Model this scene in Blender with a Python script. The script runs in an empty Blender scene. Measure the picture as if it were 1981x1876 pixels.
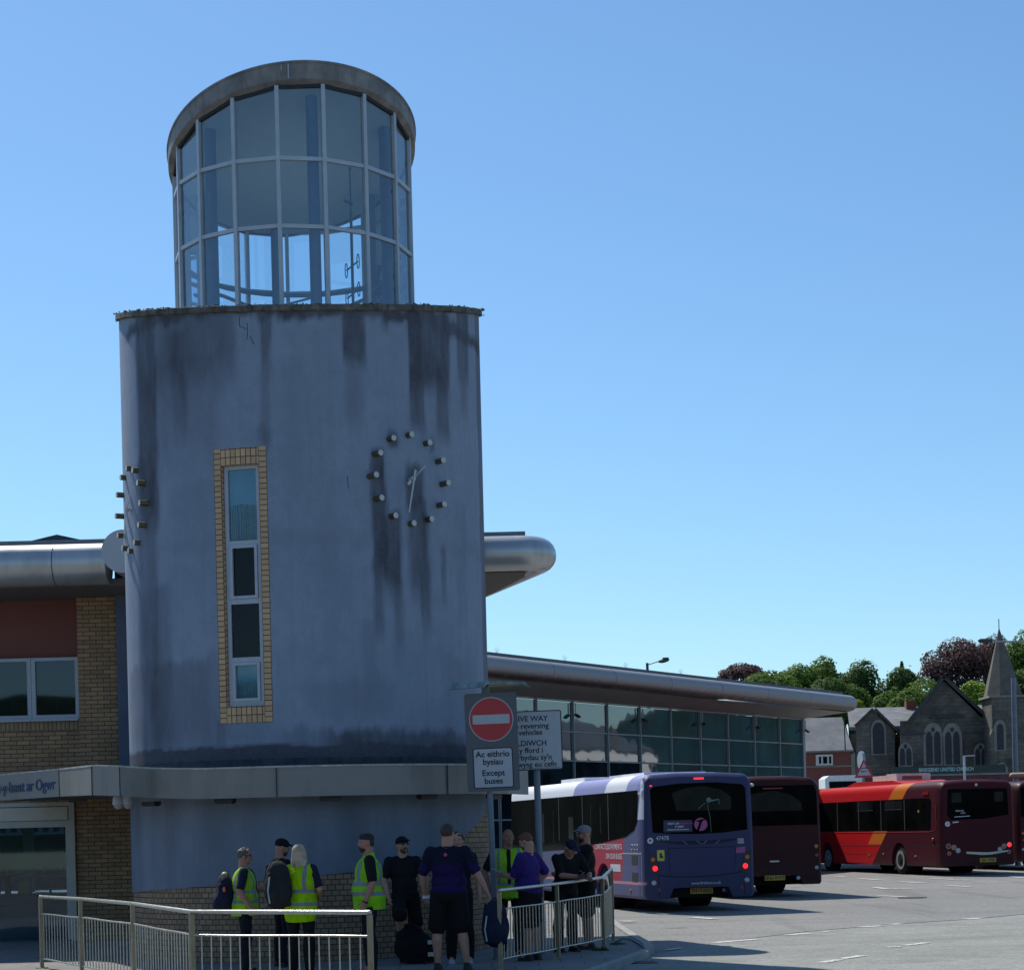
import bpy, bmesh, math, random
from mathutils import Vector, Matrix, noise

R = math.radians
random.seed(11)
SC = bpy.context.scene
COL = SC.collection

# ------------------------------------------------------------------ camera
FPX, PX, PY, ROLL, EYE = 3800.0, 990.5, 1604.2, 0.025, 1.75
cam_d = bpy.data.cameras.new('camera')
cam = bpy.data.objects.new('camera', cam_d)
COL.objects.link(cam)
SC.camera = cam
cam_d.sensor_width = 36.0
cam_d.lens = 36.0 * FPX / 1981.0
cam_d.shift_y = (PY - 938.0) / 1981.0
cam_d.clip_start = 0.1
cam_d.clip_end = 4000.0
ca, sa = math.cos(ROLL), math.sin(ROLL)
cam.matrix_world = Matrix(((ca, sa, 0, 0), (0, 0, -1, 0), (-sa, ca, 0, EYE), (0, 0, 0, 1)))

# ------------------------------------------------------------------ sky, sun, exposure
SUN_AZ, SUN_EL = R(-34.0), R(52.0)          # azimuth from +Y, negative to the left
W = bpy.data.worlds.new("World")
SC.world = W
W.use_nodes = True
wn, wl = W.node_tree.nodes, W.node_tree.links
wn.clear()
sky = wn.new('ShaderNodeTexSky')
sky.sky_type = 'NISHITA'
sky.sun_disc = False
sky.sun_elevation = SUN_EL
sky.sun_rotation = SUN_AZ
sky.altitude = 0.0
sky.air_density = 1.0
sky.dust_density = 0.3
sky.ozone_density = 2.5
bg = wn.new('ShaderNodeBackground')
bg.inputs['Strength'].default_value = 0.12
wo = wn.new('ShaderNodeOutputWorld')
tint = wn.new('ShaderNodeMix')
tint.data_type = 'RGBA'
tint.blend_type = 'MULTIPLY'
tint.inputs[0].default_value = 1.0
tint.inputs[7].default_value = (0.76, 0.99, 1.12, 1)
wl.new(sky.outputs[0], tint.inputs[6])
wl.new(tint.outputs[2], bg.inputs[0])
wl.new(bg.outputs[0], wo.inputs[0])

sun_d = bpy.data.lights.new('sun', 'SUN')
sun_d.energy = 5.0
sun_d.angle = R(0.5)
sun_d.color = (1.0, 0.95, 0.86)
sun = bpy.data.objects.new('sun', sun_d)
COL.objects.link(sun)
sdir = Vector((math.sin(SUN_AZ) * math.cos(SUN_EL), math.cos(SUN_AZ) * math.cos(SUN_EL), math.sin(SUN_EL)))
sun.rotation_euler = sdir.to_track_quat('Z', 'Y').to_euler()
sun.location = (-30, 60, 60)

SC.view_settings.view_transform = 'Standard'
SC.view_settings.look = 'None'
SC.view_settings.exposure = 0.0
SC.view_settings.gamma = 1.0
SC.view_settings.use_curve_mapping = False
SC.render.engine = 'CYCLES'
SC.cycles.max_bounces = 8
SC.cycles.transparent_max_bounces = 12


# ------------------------------------------------------------------ measuring helpers
def at(x, y, Y):
    """world point at depth Y seen at photo position (x, y)"""
    u, v = x - PX, PY - y
    return Vector(((u * ca + v * sa) / FPX * Y, Y, EYE + (-u * sa + v * ca) / FPX * Y))


def gr(x, y, z0=0.0):
    """world point on the level z0 seen at photo position (x, y)"""
    u, v = x - PX, PY - y
    Y = (z0 - EYE) / ((-u * sa + v * ca) / FPX)
    return at(x, y, Y)


# ------------------------------------------------------------------ mesh builder
class MB:
    def __init__(s):
        s.v, s.f, s.m, s.uv = [], [], [], []

    def add(s, vs, fs, m=0, uvs=None):
        b = len(s.v)
        s.v += [Vector(p) for p in vs]
        for i, f in enumerate(fs):
            s.f.append([b + k for k in f])
            s.m.append(m)
            s.uv.append(uvs[i] if uvs else None)
        return s

    def box(s, x0, x1, y0, y1, z0, z1, m=0):
        vs = [(x0, y0, z0), (x1, y0, z0), (x1, y1, z0), (x0, y1, z0), (x0, y0, z1), (x1, y0, z1), (x1, y1, z1), (x0, y1, z1)]
        fs = [(0, 3, 2, 1), (4, 5, 6, 7), (0, 1, 5, 4), (1, 2, 6, 5), (2, 3, 7, 6), (3, 0, 4, 7)]
        uv = []
        for f in fs:
            p = [vs[i] for i in f]
            if len({q[2] for q in p}) == 1:
                uv.append([(q[0], q[1]) for q in p])
            elif len({q[1] for q in p}) == 1:
                uv.append([(q[0], q[2]) for q in p])
            else:
                uv.append([(q[1], q[2]) for q in p])
        return s.add(vs, fs, m, uv)

    def bar(s, p0, p1, w, h, up=(0, 0, 1), m=0):
        p0, p1 = Vector(p0), Vector(p1)
        d = (p1 - p0).normalized()
        sd = d.cross(Vector(up))
        if sd.length < 1e-4:
            sd = d.cross(Vector((0, 1, 0)))
        sd.normalize()
        u = sd.cross(d)
        vs = []
        for p in (p0, p1):
            for a, b in ((-1, -1), (1, -1), (1, 1), (-1, 1)):
                vs.append(p + sd * a * w / 2 + u * b * h / 2)
        return s.add(vs, [(3, 2, 1, 0), (4, 5, 6, 7), (0, 1, 5, 4), (1, 2, 6, 5), (2, 3, 7, 6), (3, 0, 4, 7)], m)

    def tube(s, pts, r, n=10, caps=True, m=0):
        pts = [Vector(p) for p in pts]
        rr = r if isinstance(r, (list, tuple)) else [r] * len(pts)
        vs, fs = [], []
        prev = None
        for i, p in enumerate(pts):
            d = (pts[min(i + 1, len(pts) - 1)] - pts[max(i - 1, 0)]).normalized()
            if prev is None:
                a = d.orthogonal().normalized()
            else:
                a = (prev - d * prev.dot(d)).normalized()
            prev = a
            b = d.cross(a)
            for k in range(n):
                t = 2 * math.pi * k / n
                vs.append(p + (a * math.cos(t) + b * math.sin(t)) * rr[i])
        for i in range(len(pts) - 1):
            for k in range(n):
                k2 = (k + 1) % n
                fs.append((i * n + k, i * n + k2, (i + 1) * n + k2, (i + 1) * n + k))
        if caps:
            fs.append(tuple(reversed(range(n))))
            fs.append(tuple(range((len(pts) - 1) * n, len(pts) * n)))
        return s.add(vs, fs, m)

    def ball(s, c, r, rot=None, nu=14, nv=9, m=0):
        c = Vector(c)
        rx, ry, rz = (r, r, r) if not isinstance(r, (tuple, list)) else r
        vs, fs = [], []
        for j in range(1, nv):
            ph = math.pi * j / nv
            for i in range(nu):
                t = 2 * math.pi * i / nu
                vs.append(Vector((rx * math.sin(ph) * math.cos(t), ry * math.sin(ph) * math.sin(t), rz * math.cos(ph))))
        vs.append(Vector((0, 0, rz)))
        vs.append(Vector((0, 0, -rz)))
        T, B = len(vs) - 2, len(vs) - 1
        for j in range(nv - 2):
            for i in range(nu):
                i2 = (i + 1) % nu
                fs.append((j * nu + i, (j + 1) * nu + i, (j + 1) * nu + i2, j * nu + i2))
        for i in range(nu):
            i2 = (i + 1) % nu
            fs.append((T, i, i2))
            fs.append((B, (nv - 2) * nu + i2, (nv - 2) * nu + i))
        if rot is not None:
            vs = [rot @ q for q in vs]
        return s.add([c + q for q in vs], fs, m)

    def prism(s, poly, vec, m=0):
        poly = [Vector(p) for p in poly]
        vec = Vector(vec)
        n = len(poly)
        fs = [tuple(reversed(range(n))), tuple(range(n, 2 * n))]
        fs += [(i, (i + 1) % n, n + (i + 1) % n, n + i) for i in range(n)]
        return s.add(poly + [p + vec for p in poly], fs, m)

    def disc(s, c, nrm, r, th=0.01, n=24, m=0):
        c, nrm = Vector(c), Vector(nrm).normalized()
        return s.tube([c, c + nrm * th], r, n, True, m)

    def rrect(s, x0, x1, z0, z1, y, th, r=0.03, m=0, k=5):
        """rounded rectangle slab in the XZ plane, front face at y, thickness th backwards (+y)"""
        pts = []
        for cx, cz, a0 in ((x1 - r, z1 - r, 0), (x0 + r, z1 - r, 90), (x0 + r, z0 + r, 180), (x1 - r, z0 + r, 270)):
            for i in range(k + 1):
                a = R(a0 + 90 * i / k)
                pts.append((cx + r * math.cos(a), y, cz + r * math.sin(a)))
        return s.prism(pts, (0, th, 0), m)

    def build(s, name, mats, parent=None, smooth=None, local=False, label=None):
        me = bpy.data.meshes.new(name)
        off = Vector((0, 0, 0))
        if parent is not None and not local:
            off = ORG.get(parent.name, off)
        me.from_pydata([tuple(p - off) for p in s.v], [], s.f)
        if not isinstance(mats, (list, tuple)):
            mats = [mats]
        for m_ in mats:
            me.materials.append(m_)
        me.polygons.foreach_set('material_index', s.m)
        if any(u is not None for u in s.uv):
            lay = me.uv_layers.new(name='UVMap').data
            li = 0
            for i, f in enumerate(s.f):
                u = s.uv[i]
                for k in range(len(f)):
                    if u is not None:
                        lay[li].uv = u[k]
                    li += 1
        if smooth is not None:
            me.polygons.foreach_set('use_smooth', [True] * len(me.polygons))
            me.set_sharp_from_angle(angle=R(smooth))
        me.update()
        o = bpy.data.objects.new(name, me)
        COL.objects.link(o)
        if parent is not None:
            o.parent = parent
            ORG[o.name] = Vector((0, 0, 0)) if local else ORG.get(parent.name, Vector((0, 0, 0)))
        if label:
            o['label'] = label
        return o


ORG = {}


def thing(name, label, cat, loc=(0, 0, 0), rz=0.0, group=None):
    o = bpy.data.objects.new(name, None)
    o.empty_display_size = 0.3
    COL.objects.link(o)
    o.location = loc
    o.rotation_euler = (0, 0, rz)
    o['label'] = label
    o['category'] = cat
    if group:
        o['group'] = group
    ORG[o.name] = Vector(loc)
    return o


def tag(o, label, cat, group=None):
    o['label'] = label
    o['category'] = cat
    if group:
        o['group'] = group
    return o


def struct(o, kind='structure', label=None):
    o['kind'] = kind
    if label:
        o['label'] = label
    return o


def copy_tree(o, parent=None):
    c = o.copy()
    COL.objects.link(c)
    if parent is not None:
        c.parent = parent
    for ch in list(o.children):
        copy_tree(ch, c)
    return c


def text_part(s, size, mtx, mat, parent=None, align='CENTER', bold=0.0, th=0.003, name='lettering', sx=1.0):
    """flat letters; mtx places the text plane (x right, y up, z out of the face)"""
    cu = bpy.data.curves.new(name, 'FONT')
    cu.body = s
    cu.size = size
    cu.align_x = align
    cu.align_y = 'CENTER'
    cu.extrude = th
    cu.offset = bold * size
    cu.resolution_u = 4
    tmp = bpy.data.objects.new(name, cu)
    COL.objects.link(tmp)
    dg = bpy.context.evaluated_depsgraph_get()
    me = bpy.data.meshes.new_from_object(tmp.evaluated_get(dg))
    bpy.data.objects.remove(tmp)
    bpy.data.curves.remove(cu)
    M = mtx @ Matrix.Diagonal((sx, 1, 1, 1))
    if parent is not None and parent.name in ORG and not parent.get('_rot'):
        M = Matrix.Translation(-ORG[parent.name]) @ M
    me.transform(M)
    me.materials.clear()
    me.materials.append(mat)
    me.name = name
    o = bpy.data.objects.new(name, me)
    COL.objects.link(o)
    if parent is not None:
        o.parent = parent
    return o


def frame(o, x, y, z=None):
    x, y = Vector(x).normalized(), Vector(y).normalized()
    z = x.cross(y)
    m = Matrix((x, y, z)).transposed().to_4x4()
    m.translation = Vector(o)
    return m


# ------------------------------------------------------------------ materials
class NT:
    def __init__(s, name):
        s.mat = bpy.data.materials.new(name)
        s.mat.use_nodes = True
        s.n, s.l = s.mat.node_tree.nodes, s.mat.node_tree.links
        s.b = s.n['Principled BSDF']
        s.out = s.n['Material Output']

    def node(s, t, **kw):
        x = s.n.new(t)
        for k, v in kw.items():
            setattr(x, k, v)
        return x

    def set(s, sock, val):
        if hasattr(val, 'links') or isinstance(val, bpy.types.NodeSocket):
            s.l.new(val, sock)
        else:
            if isinstance(val, (tuple, list)) and len(val) == 3 and sock.type == 'RGBA':
                val = (*val, 1)
            sock.default_value = val

    def co(s, kind='Object'):
        return s.node('ShaderNodeTexCoord').outputs[kind]

    def noise(s, vec, scale, detail=3, rough=0.55, dist=0.0):
        x = s.node('ShaderNodeTexNoise')
        x.inputs['Scale'].default_value = scale
        x.inputs['Detail'].default_value = detail
        x.inputs['Roughness'].default_value = rough
        x.inputs['Distortion'].default_value = dist
        if vec is not None:
            s.l.new(vec, x.inputs['Vector'])
        return x.outputs['Fac']

    def math(s, op, a, b=0.0, c=0.0, clamp=False):
        x = s.node('ShaderNodeMath', operation=op, use_clamp=clamp)
        s.set(x.inputs[0], a)
        s.set(x.inputs[1], b)
        s.set(x.inputs[2], c)
        return x.outputs[0]

    def ramp(s, f, a, b, lo=0.0, hi=1.0):
        x = s.node('ShaderNodeMapRange', clamp=True)
        s.set(x.inputs[0], f)
        x.inputs[1].default_value, x.inputs[2].default_value = a, b
        x.inputs[3].default_value, x.inputs[4].default_value = lo, hi
        return x.outputs[0]

    def mix(s, f, a, b, mode='MIX'):
        x = s.node('ShaderNodeMix', data_type='RGBA', blend_type=mode)
        s.set(x.inputs[0], f)
        s.set(x.inputs[6], a)
        s.set(x.inputs[7], b)
        return x.outputs[2]

    def xyz(s, vec):
        x = s.node('ShaderNodeSeparateXYZ')
        s.l.new(vec, x.inputs[0])
        return x.outputs

    def bump(s, h, strength=0.2, dist=0.01):
        x = s.node('ShaderNodeBump')
        x.inputs['Strength'].default_value = strength
        x.inputs['Distance'].default_value = dist
        s.l.new(h, x.inputs['Height'])
        s.l.new(x.outputs[0], s.b.inputs['Normal'])

    def map(s, vec, sc=(1, 1, 1), loc=(0, 0, 0), rot=(0, 0, 0)):
        x = s.node('ShaderNodeMapping')
        s.l.new(vec, x.inputs[0])
        x.inputs['Scale'].default_value = sc
        x.inputs['Location'].default_value = loc
        x.inputs['Rotation'].default_value = rot
        return x.outputs[0]

    def fin(s, col=None, rough=None, metal=None, spec=None):
        for k, v in (('Base Color', col), ('Roughness', rough), ('Metallic', metal), ('Specular IOR Level', spec)):
            if v is not None:
                s.set(s.b.inputs[k], v)
        return s.mat


def mat(name, col, rough=0.6, metal=0.0, var=0.12, ns=6.0, bump=0.0, bs=60.0, spec=0.5, dirt=0.0, emit=None, coat=0.0):
    t = NT(name)
    c = t.co()
    f = t.noise(c, ns, 4)
    a = tuple(min(1, x * (1 + var)) for x in col)
    b = tuple(x * (1 - var) for x in col)
    cc = t.mix(t.ramp(f, 0.3, 0.7), b, a)
    if dirt:
        g = t.noise(t.map(c, (1, 1, 0.25)), ns * 1.7, 5, 0.65)
        cc = t.mix(t.ramp(g, 0.5, 0.75, 0, dirt), cc, tuple(x * 0.35 for x in col))
    if bump:
        t.bump(t.noise(c, bs, 3), bump, 0.01)
    if emit:
        t.set(t.b.inputs['Emission Color'], emit[0])
        t.b.inputs['Emission Strength'].default_value = emit[1]
    if coat:
        t.b.inputs['Coat Weight'].default_value = coat
        t.b.inputs['Coat Roughness'].default_value = 0.08
    rr = t.ramp(f, 0.2, 0.8, max(0.02, rough - 0.06), min(1, rough + 0.06))
    return t.fin(cc, rr, metal, spec)


def brick_mat(name, c1, c2, mortar, bw=0.225, rh=0.075, off=0.5, tint=0.25):
    t = NT(name)
    uv = t.co('UV')
    b = t.node('ShaderNodeTexBrick')
    b.offset = off
    b.inputs['Scale'].default_value = 1.0
    b.inputs['Mortar Size'].default_value = 0.006
    b.inputs['Mortar Smooth'].default_value = 0.1
    b.inputs['Brick Width'].default_value = bw
    b.inputs['Row Height'].default_value = rh
    b.inputs['Color1'].default_value = (*c1, 1)
    b.inputs['Color2'].default_value = (*c2, 1)
    b.inputs['Mortar'].default_value = (*mortar, 1)
    t.l.new(uv, b.inputs['Vector'])
    n = t.noise(t.map(uv, (1, 1, 1)), 60, 4, 0.7)
    n2 = t.noise(uv, 1.3, 5, 0.6)
    c = t.mix(t.ramp(n, 0.3, 0.8, 0, 0.35), b.outputs['Color'], tuple(x * 0.55 for x in c1))
    c = t.mix(t.ramp(n2, 0.35, 0.75, 0, tint), c, tuple(x * 0.35 for x in c1))
    t.bump(t.math('SUBTRACT', t.math('MULTIPLY', n, 0.3), b.outputs['Fac']), 0.5, 0.006)
    return t.fin(c, 0.85, 0, 0.3)
# ================================================================== clock tower
XC, YC, RT = -3.02, 29.85, 2.71


def cyl(th, z, r=RT):
    a = R(th)
    return Vector((XC + r * math.sin(a), YC - r * math.cos(a), z))


def cyl_hit(x, y, r=RT):
    """(angle deg, z) on the tower wall seen at photo position (x, y)"""
    d = at(x, y, 1.0) - Vector((0, 0, EYE))
    A = d.x ** 2 + d.y ** 2
    B = -2 * (d.x * XC + d.y * YC)
    C = XC ** 2 + YC ** 2 - r * r
    D = max(0.0, B * B - 4 * A * C)
    t = (-B - math.sqrt(D)) / (2 * A)
    p = d * t
    return math.degrees(math.atan2(p.x - XC, -(p.y - YC))), p.z + EYE


def ztop(p, extra=0.0):
    return 9.62 + 0.222 * (p.y - YC) - 0.008 * (p.x - XC) + extra


M = {}
# painted render with the stains and a painted shading band held in an attribute on the mesh
t = NT('painted_render')
oc = t.co()
st = t.node('ShaderNodeAttribute', attribute_name='stain_shade').outputs['Fac']
n1 = t.noise(t.map(oc, (1, 1, 0.3)), 2.2, 6, 0.65)
n2 = t.noise(oc, 0.9, 4)
n3 = t.noise(oc, 45, 3, 0.7)
n4 = t.noise(t.map(oc, (5, 5, 0.35)), 2.0, 5, 0.6)
s1 = t.math('MULTIPLY', st, t.ramp(n1, 0.25, 0.6, 0.55, 1.15), clamp=True)
base = t.mix(t.ramp(n2, 0.3, 0.7), (0.25, 0.312, 0.412), (0.29, 0.36, 0.465))
base = t.mix(t.ramp(n4, 0.5, 0.85, 0, 0.28), base, (0.17, 0.20, 0.25))
col = t.mix(t.math('MULTIPLY', s1, 0.95), base, (0.050, 0.052, 0.066))
col = t.mix(t.ramp(n3, 0.3, 0.8, 0, 0.16), col, (0.14, 0.155, 0.20))
n5 = t.noise(t.map(oc, (1, 1, 0.7)), 5.5, 6, 0.75)
n6 = t.noise(oc, 120, 2, 0.8)
col = t.mix(t.ramp(n5, 0.42, 0.66, 0, 0.22), col, (0.15, 0.175, 0.22))
col = t.mix(t.ramp(n6, 0.56, 0.72, 0, 0.35), col, (0.38, 0.42, 0.50))
col = t.mix(t.ramp(n6, 0.44, 0.30, 0, 0.45), col, (0.08, 0.09, 0.12))
t.bump(t.math('ADD', n3, t.math('MULTIPLY', n6, 0.6)), 0.6, 0.010)
M['render'] = t.fin(col, 0.85, 0, 0.25)

M['brick'] = brick_mat('buff_brick', (0.48, 0.31, 0.17), (0.30, 0.195, 0.12), (0.028, 0.023, 0.02))
M['brick_head'] = brick_mat('buff_header_brick', (0.42, 0.29, 0.18), (0.26, 0.18, 0.12), (0.025, 0.02, 0.018), bw=0.1125)
M['brick_trim'] = brick_mat('buff_trim_brick', (0.66, 0.45, 0.26), (0.50, 0.31, 0.19), (0.03, 0.02, 0.018), bw=0.1125, off=0.0, tint=0.1)
M['coping'] = mat('mossy_coping', (0.13, 0.125, 0.11), 0.95, 0, 0.5, 7, 0.8, 30, 0.2, dirt=0.9)
M['white_frame'] = mat('white_window_frame', (0.42, 0.46, 0.52), 0.35, 0, 0.05, 5, 0, 60, 0.5, dirt=0.25)
M['fascia'] = mat('fascia_metal', (0.235, 0.225, 0.205), 0.5, 0.1, 0.10, 1.1, 0.03, 20, 0.5, dirt=0.45)
M['alu'] = mat('grey_aluminium', (0.30, 0.33, 0.37), 0.4, 0.4, 0.06, 3)
M['dark'] = mat('black_plastic', (0.015, 0.015, 0.017), 0.45, 0, 0.1)
M['rubber'] = mat('black_rubber', (0.012, 0.012, 0.012), 0.9, 0, 0.2, spec=0.2)
M['steel'] = mat('brushed_steel', (0.50, 0.48, 0.42), 0.30, 0.75, 0.10, 14, 0.05, 120)
M['steel_post'] = mat('tan_steel_post', (0.30, 0.245, 0.155), 0.45, 0.45, 0.15, 9, 0.05, 90, dirt=0.3)
M['concrete'] = mat('concrete', (0.30, 0.30, 0.28), 0.9, 0, 0.15, 3, 0.3, 50, 0.3)
M['lead'] = mat('lead_flashing', (0.045, 0.055, 0.075), 0.7, 0, 0.4, 6, 0.4, 25, 0.3, dirt=0.5)


def glass_mat(name, tint, refl, rough=0.02, dark=None, wav=0.0):
    """pane: part see-through (tint), part mirror (refl)"""
    t = NT(name)
    tr = t.node('ShaderNodeBsdfTransparent')
    tr.inputs[0].default_value = (*tint, 1)
    gl = t.node('ShaderNodeBsdfGlossy')
    gl.inputs['Color'].default_value = (0.85, 0.93, 1.0, 1)
    gl.inputs['Roughness'].default_value = rough
    fr = t.node('ShaderNodeFresnel')
    fr.inputs['IOR'].default_value = 1.5
    mx = t.node('ShaderNodeMixShader')
    f = t.math('ADD', t.math('MULTIPLY', fr.outputs[0], 1.0), refl, clamp=True)
    t.l.new(f, mx.inputs[0])
    t.l.new(tr.outputs[0], mx.inputs[1])
    t.l.new(gl.outputs[0], mx.inputs[2])
    if wav:
        b = t.node('ShaderNodeBump')
        b.inputs['Strength'].default_value = wav
        b.inputs['Distance'].default_value = 0.05
        t.l.new(t.noise(t.co(), 0.8, 2), b.inputs['Height'])
        t.l.new(b.outputs[0], gl.inputs['Normal'])
        t.l.new(b.outputs[0], fr.inputs['Normal'])
    t.l.new(mx.outputs[0], t.out.inputs[0])
    return t.mat


def dark_glass(name, col, spec=0.8, rough=0.06, wav=0.15, coat=0.0):
    t = NT(name)
    c = t.co()
    f = t.noise(c, 0.9, 3)
    t.bump(t.noise(c, 0.7, 2), wav, 0.06)
    t.b.inputs['Coat Weight'].default_value = coat
    t.b.inputs['Coat Roughness'].default_value = 0.03
    cc = t.mix(t.ramp(f, 0.35, 0.65), tuple(x * 0.5 for x in col), tuple(x * 1.5 for x in col))
    return t.fin(cc, rough, 0, spec)


M['lantern_glass'] = glass_mat('lantern_glass', (0.82, 0.92, 0.96), 0.12)
M['pane_sky'] = dark_glass('painted_sky_pane', (0.015, 0.13, 0.20), 1.0, 0.05, 0.1, 1.0)  # sky reflection painted in as a teal base colour
M['pane_dark'] = dark_glass('black_pane', (0.004, 0.005, 0.008), 0.25, 0.05, 0.1)
M['pane_reflection'] = mat('painted_reflection_tone', (0.10, 0.18, 0.19), 0.9, 0, 0.3, 9)  # tone for reflections drawn as solid strips on panes

tower = thing('clock_tower', 'round grey-blue rendered clock tower with a glass lantern on top and a tall slit window', 'clock tower', (XC, YC, 0))

# ---- stains and one painted shading band, given in photo positions (x0, x1, y0, y1, strength, softness)
ST = [
    (300, 930, 1036, 1052, .10, 30, 8), (560, 640, 640, 1000, .10, 40, 100), (930, 960, 604, 1400, .4, 3, 60), (420, 500, 1455, 1480, .4, 30, 8),
    (540, 580, 700, 930, .12, 14, 100), (620, 650, 1050, 1250, .10, 10, 80), (700, 730, 1210, 1330, .16, 8, 70), (880, 900, 980, 1180, .14, 8, 80),
    (262, 300, 606, 1010, .80, 10, 60), (262, 300, 900, 1420, .45, 12, 160),  # left band: algae plus shading painted where the sunlit flank turns dark
    (300, 455, 606, 720, .62, 16, 90), (330, 360, 650, 830, .5, 14, 60), (300, 420, 700, 860, .3, 25, 90),
    (500, 524, 606, 690, .70, 7, 60), (503, 520, 660, 850, .40, 8, 90),
    (575, 590, 600, 618, .9, 8, 14), (661, 703, 604, 700, .85, 6, 26), (668, 697, 690, 810, .35, 10, 60),
    (735, 750, 604, 628, .8, 6, 20), (788, 868, 604, 745, .92, 6, 46), (792, 822, 720, 828, .7, 8, 30),
    (842, 866, 720, 840, .55, 8, 30), (882, 904, 606, 730, .75, 6, 40), (890, 902, 720, 800, .4, 6, 40),
    (918, 932, 604, 1400, .55, 3, 40), (232, 500, 604, 616, .9, 30, 10), (500, 935, 604, 617, .9, 30, 10),
    (718, 745, 876, 1110, .92, 4, 50), (722, 742, 1080, 1210, .5, 8, 50), (746, 776, 1005, 1130, .8, 8, 60), (760, 778, 1120, 1250, .5, 8, 60),
    (786, 818, 912, 985, .8, 9, 26), (790, 826, 975, 1130, .72, 9, 70), (812, 832, 1010, 1200, .6, 7, 60), (852, 862, 1070, 1150, .55, 5, 50),
    (716, 740, 912, 960, .6, 6, 20), (750, 768, 840, 862, .8, 5, 10), (830, 842, 858, 866, .6, 5, 10),
    (268, 330, 1150, 1470, .40, 25, 120), (240, 420, 1290, 1440, .42, 40, 50), (232, 960, 1436, 1500, 1.0, 10, 9),
    (540, 760, 1418, 1450, .35, 40, 14), (640, 900, 1422, 1450, .75, 40, 9), (600, 760, 1330, 1380, .18, 40, 30),
    (500, 530, 840, 862, .4, 10, 14), (416, 434, 1402, 1450, .35, 5, 20), (860, 920, 1280, 1420, .15, 20, 60),
    (330, 420, 940, 1130, .12, 30, 60), (430, 520, 1402, 1430, .22, 20, 10),
]
STW = []
for x0, x1, y0, y1, s_, sx_, sy_ in ST:
    xm = (x0 + x1) / 2
    a0 = cyl_hit(max(x0, 252), y0)[0] * RT * math.pi / 180 - (max(0, 252 - x0) / 90.0)
    a1 = cyl_hit(min(x1, 944), y0)[0] * RT * math.pi / 180 + (max(0, x1 - 944) / 90.0)
    xm = min(max(xm, 262), 930)
    zt, zb = cyl_hit(xm, y0)[1], cyl_hit(xm, y1)[1]
    STW.append((a0, a1, zb, zt, s_, sx_ / 175.0, sy_ / 150.0))


def sstep(v):
    v = min(1.0, max(0.0, v))
    return v * v * (3 - 2 * v)


def stain_shade_at(th, z):
    u = th * RT * math.pi / 180
    u2 = u + 0.035 * noise.noise((u * 5, z * 1.2, 3.3)) + 0.03 * noise.noise((u * 14, z * 3, 1.3)) + 0.02 * noise.noise((u * 40, z * 2, 5.1))
    z2 = z + 0.10 * noise.noise((u * 6, z * 2, 7.7)) + 0.05 * noise.noise((u * 22, z * 4, 2.7))
    k = 0.0
    for a0, a1, zb, zt, s_, sx_, sy_ in STW:
        if a1 - a0 > 3.0 and zt < 3.6:      # damp band at the foot: smooth wavy edge
            e = 2.98 + 0.05 * noise.noise((u * 1.3, 0, 9)) + 0.025 * noise.noise((u * 7, z * 3, 4))
            k = k + 1.7 * sstep((e - z) / 0.09 + 0.5)
            continue
        if u2 < a0 - sx_ or u2 > a1 + sx_ or z2 < zb - sy_ or z2 > zt + 0.15:
            continue
        f = sstep((u2 - a0 + sx_) / (2 * sx_)) * sstep((a1 + sx_ - u2) / (2 * sx_)) * sstep((z2 - zb + sy_) / (1.6 * sy_)) * sstep((zt + 0.15 - z2) / 0.15)
        k = 1 - (1 - k) * (1 - f * s_)
    return k


# ---- upper wall: fine grid in front, coarse behind, opening for the slit window
WTH = cyl_hit(469, 1130)[0]
HW = math.degrees(0.39 / RT)          # half width of the brick surround
Z0, Z1 = 3.32, 7.13
ths = sorted(set([-120 + 0.8 * i for i in range(0, 301)] + [WTH - HW, WTH + HW] + [120 + 8 * i for i in range(0, 16)]))
ths = [a for a in ths if a < 239.5]
NZ = 150
mb = MB()
cols = []
stv = []
ZB = 2.55
zs_low = [ZB + (Z0 - ZB) * i / 14 for i in range(15)]
zs_mid = [Z0 + (Z1 - Z0) * i / 76 for i in range(1, 77)]


def zlist(th):
    zt = ztop(cyl(th, 0))
    return zs_low + zs_mid + [Z1 + (zt - Z1) * i / 44 for i in range(1, 45)]


for th in ths + [ths[0] + 360]:
    zl = zlist(th)
    cols.append(len(mb.v))
    for z in zl:
        mb.v.append(cyl(th, z))
        stv.append(stain_shade_at(th, z) if -110 < th < 110 else 0.3)
nz = len(zs_low) + len(zs_mid) + 44
for i in range(len(ths)):
    tm = (ths[i] + (ths[i + 1] if i + 1 < len(ths) else ths[0] + 360)) / 2
    for j in range(nz - 1):
        zm = (mb.v[cols[i] + j].z + mb.v[cols[i] + j + 1].z) / 2
        if abs(tm - WTH) < HW and Z0 < zm < Z1:
            continue
        mb.f.append([cols[i] + j, cols[i + 1] + j, cols[i + 1] + j + 1, cols[i] + j + 1])
        mb.m.append(0)
        mb.uv.append(None)
wall = mb.build('wall', M['render'], tower, smooth=40)
at_ = wall.data.attributes.new('stain_shade', 'FLOAT', 'POINT')
at_.data.foreach_set('value', stv)

# cracks near the parapet
for pts in ([(463, 614), (463.5, 632), (469, 633), (477, 637)], [(478, 624), (479, 640), (478, 656)], [(484, 650), (489, 663)], [(488, 660), (492, 667)], [(672, 920), (674, 945)]):
    mb = MB()
    mb.tube([cyl(*cyl_hit(x, y), r=RT + 0.002) for x, y in pts], 0.004, 5)
    mb.build('crack', M['dark'], tower)

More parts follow.
